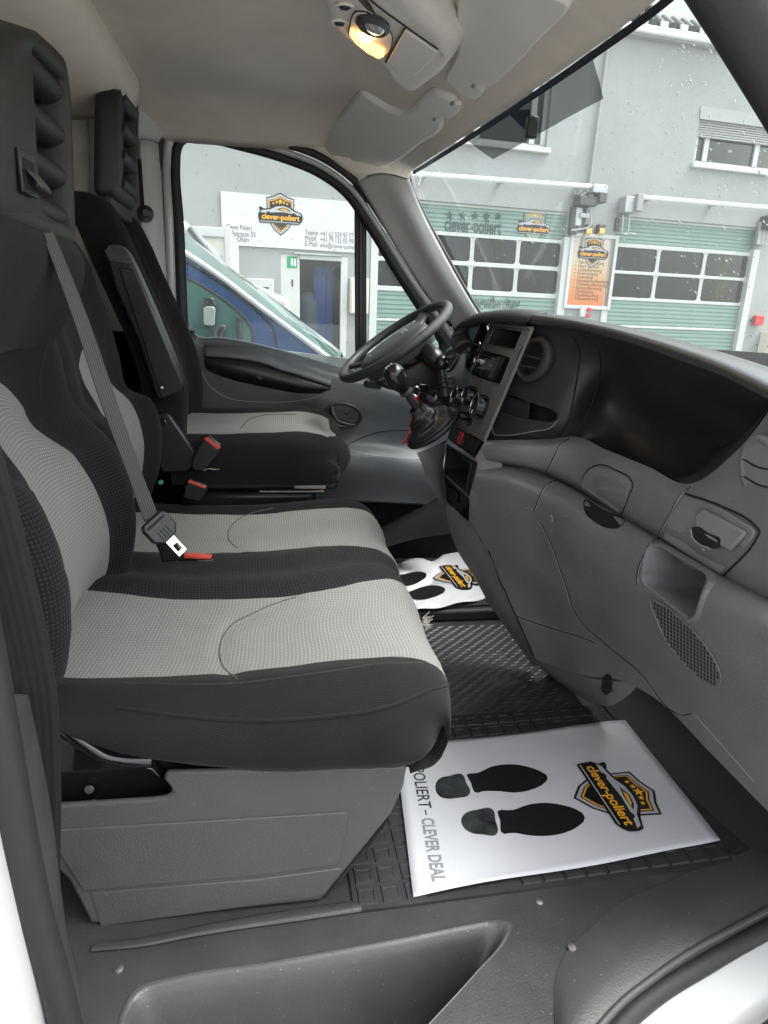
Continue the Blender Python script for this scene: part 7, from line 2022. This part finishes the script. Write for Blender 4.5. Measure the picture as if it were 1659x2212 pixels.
prism('mirror_reflection_face', z5p(mpx, BY - 0.056), (0, 0.006, 0), mat('mirror_reflection_pale', (0.33, 0.38, 0.36), 0.15, metal=0.3), bv, bevel=0.003)
tube('grab_handle', z5p([(375, 1290), (415, 1210), (440, 1205), (410, 1290)], BY - 0.03), 0.012, M['wheel'], bv, n=8, steps=14)
nearl = z5p([(100, 640), (400, 846), (700, 1070), (1000, 1294), (1240, 1470)], BY + 0.06); farl = z5p([(120, 540), (440, 790), (720, 985), (1010, 1210), (1270, 1425)], BY + 1.55)
wsb = [[a.lerp(b, t) + V(0.0, 0, 0.06*math.sin(math.pi*t)) for a, b in zip(nearl, farl)] for t in (0, 0.25, 0.5, 0.75, 1)]
psurf('van_windscreen', wsb, tint, bv, 16, 8, solid=0.01)
for xw in (-2.4, 0.9):
    wl_ = lathe('wheel', [(0.0, 0.0), (0.18, 0.0), (0.20, 0.03), (0.33, 0.02), (0.34, 0.10), (0.33, 0.2), (0.0, 0.2)], V(xw, BY + 0.02, GZ + 0.34), (0, 1, 0), M['rubber'], bv, n=28)
# white van beyond
wv_ = thing('parked_van', 'white van beyond the blue one with its sloping nose', 'van', V(-1.5, 7.2, GZ))
WY = 6.4
wp_ = z5p([(-500, 330), (0, 400), (110, 435), (180, 480), (225, 530), (310, 640), (430, 760), (560, 860), (760, 960), (900, 1020)], WY)
wp_ += [V(wp_[-1].x, WY, GZ + 0.35), V(wp_[0].x, WY, GZ + 0.35)]
prism('van_body', wp_, (0, 1.7, 0), M['paint'], wv_, bevel=0.05, seg=3)
tube('windscreen_edge', z5p([(205, 520), (235, 560), (330, 680), (430, 775), (520, 845)], WY - 0.01), 0.028, mat('dark_trim_grey', (0.12, 0.13, 0.13), 0.5), wv_, n=8, steps=20)
tube('door_joint', z5p([(100, 540), (160, 600), (215, 650)], WY - 0.004), 0.008, M['gap'], wv_, n=6, steps=10)
prism('side_window', z5p([(-300, 560), (60, 600), (180, 660), (330, 715), (-300, 700)], WY - 0.008), (0, 0.006, 0), tint, wv_)
for xw in (-3.2, -0.6): lathe('wheel', [(0.0, 0.0), (0.18, 0.0), (0.20, 0.03), (0.33, 0.02), (0.34, 0.10), (0.33, 0.2), (0.0, 0.2)], V(xw, WY + 0.02, GZ + 0.34), (0, 1, 0), M['rubber'], wv_, n=28)
# cream box trailer behind that
bt = thing('box_trailer', 'cream box trailer standing behind the white van', 'trailer', V(-2.0, 10.0, GZ))
TY = 9.6
t0, t1_ = P(*z5(-260, 512), Y=TY), P(*z5(478, 528), Y=TY)
rbox('box_body', V((t0.x+t1_.x)/2, TY + 0.9, (t1_.z + GZ + 0.5)/2), (t1_.x - t0.x, 1.8, t1_.z - GZ - 0.5), mat('cream_box', (0.66, 0.64, 0.57), 0.5, var=0.05), bt, bevel=0.02)
rbox('corner_rail', V(t1_.x - 0.02, TY - 0.02, (t1_.z + GZ + 0.5)/2), (0.09, 0.06, t1_.z - GZ - 0.5), white_m, bt, bevel=0.01)
rbox('top_rail', V((t0.x+t1_.x)/2, TY - 0.02, t1_.z - 0.06), (t1_.x - t0.x, 0.05, 0.12), white_m, bt, bevel=0.01)
for dx_ in (0.8, 1.8): lathe('wheel', [(0.0, 0.0), (0.2, 0.0), (0.3, 0.03), (0.3, 0.2), (0.0, 0.2)], V(t0.x + dx_, TY + 0.3, GZ + 0.3), (0, 1, 0), M['rubber'], bt, n=24)
rbox('axle_frame', V(t0.x + 1.3, TY + 0.5, GZ + 0.42), (2.0, 0.3, 0.2), darkmetal_m, bt)
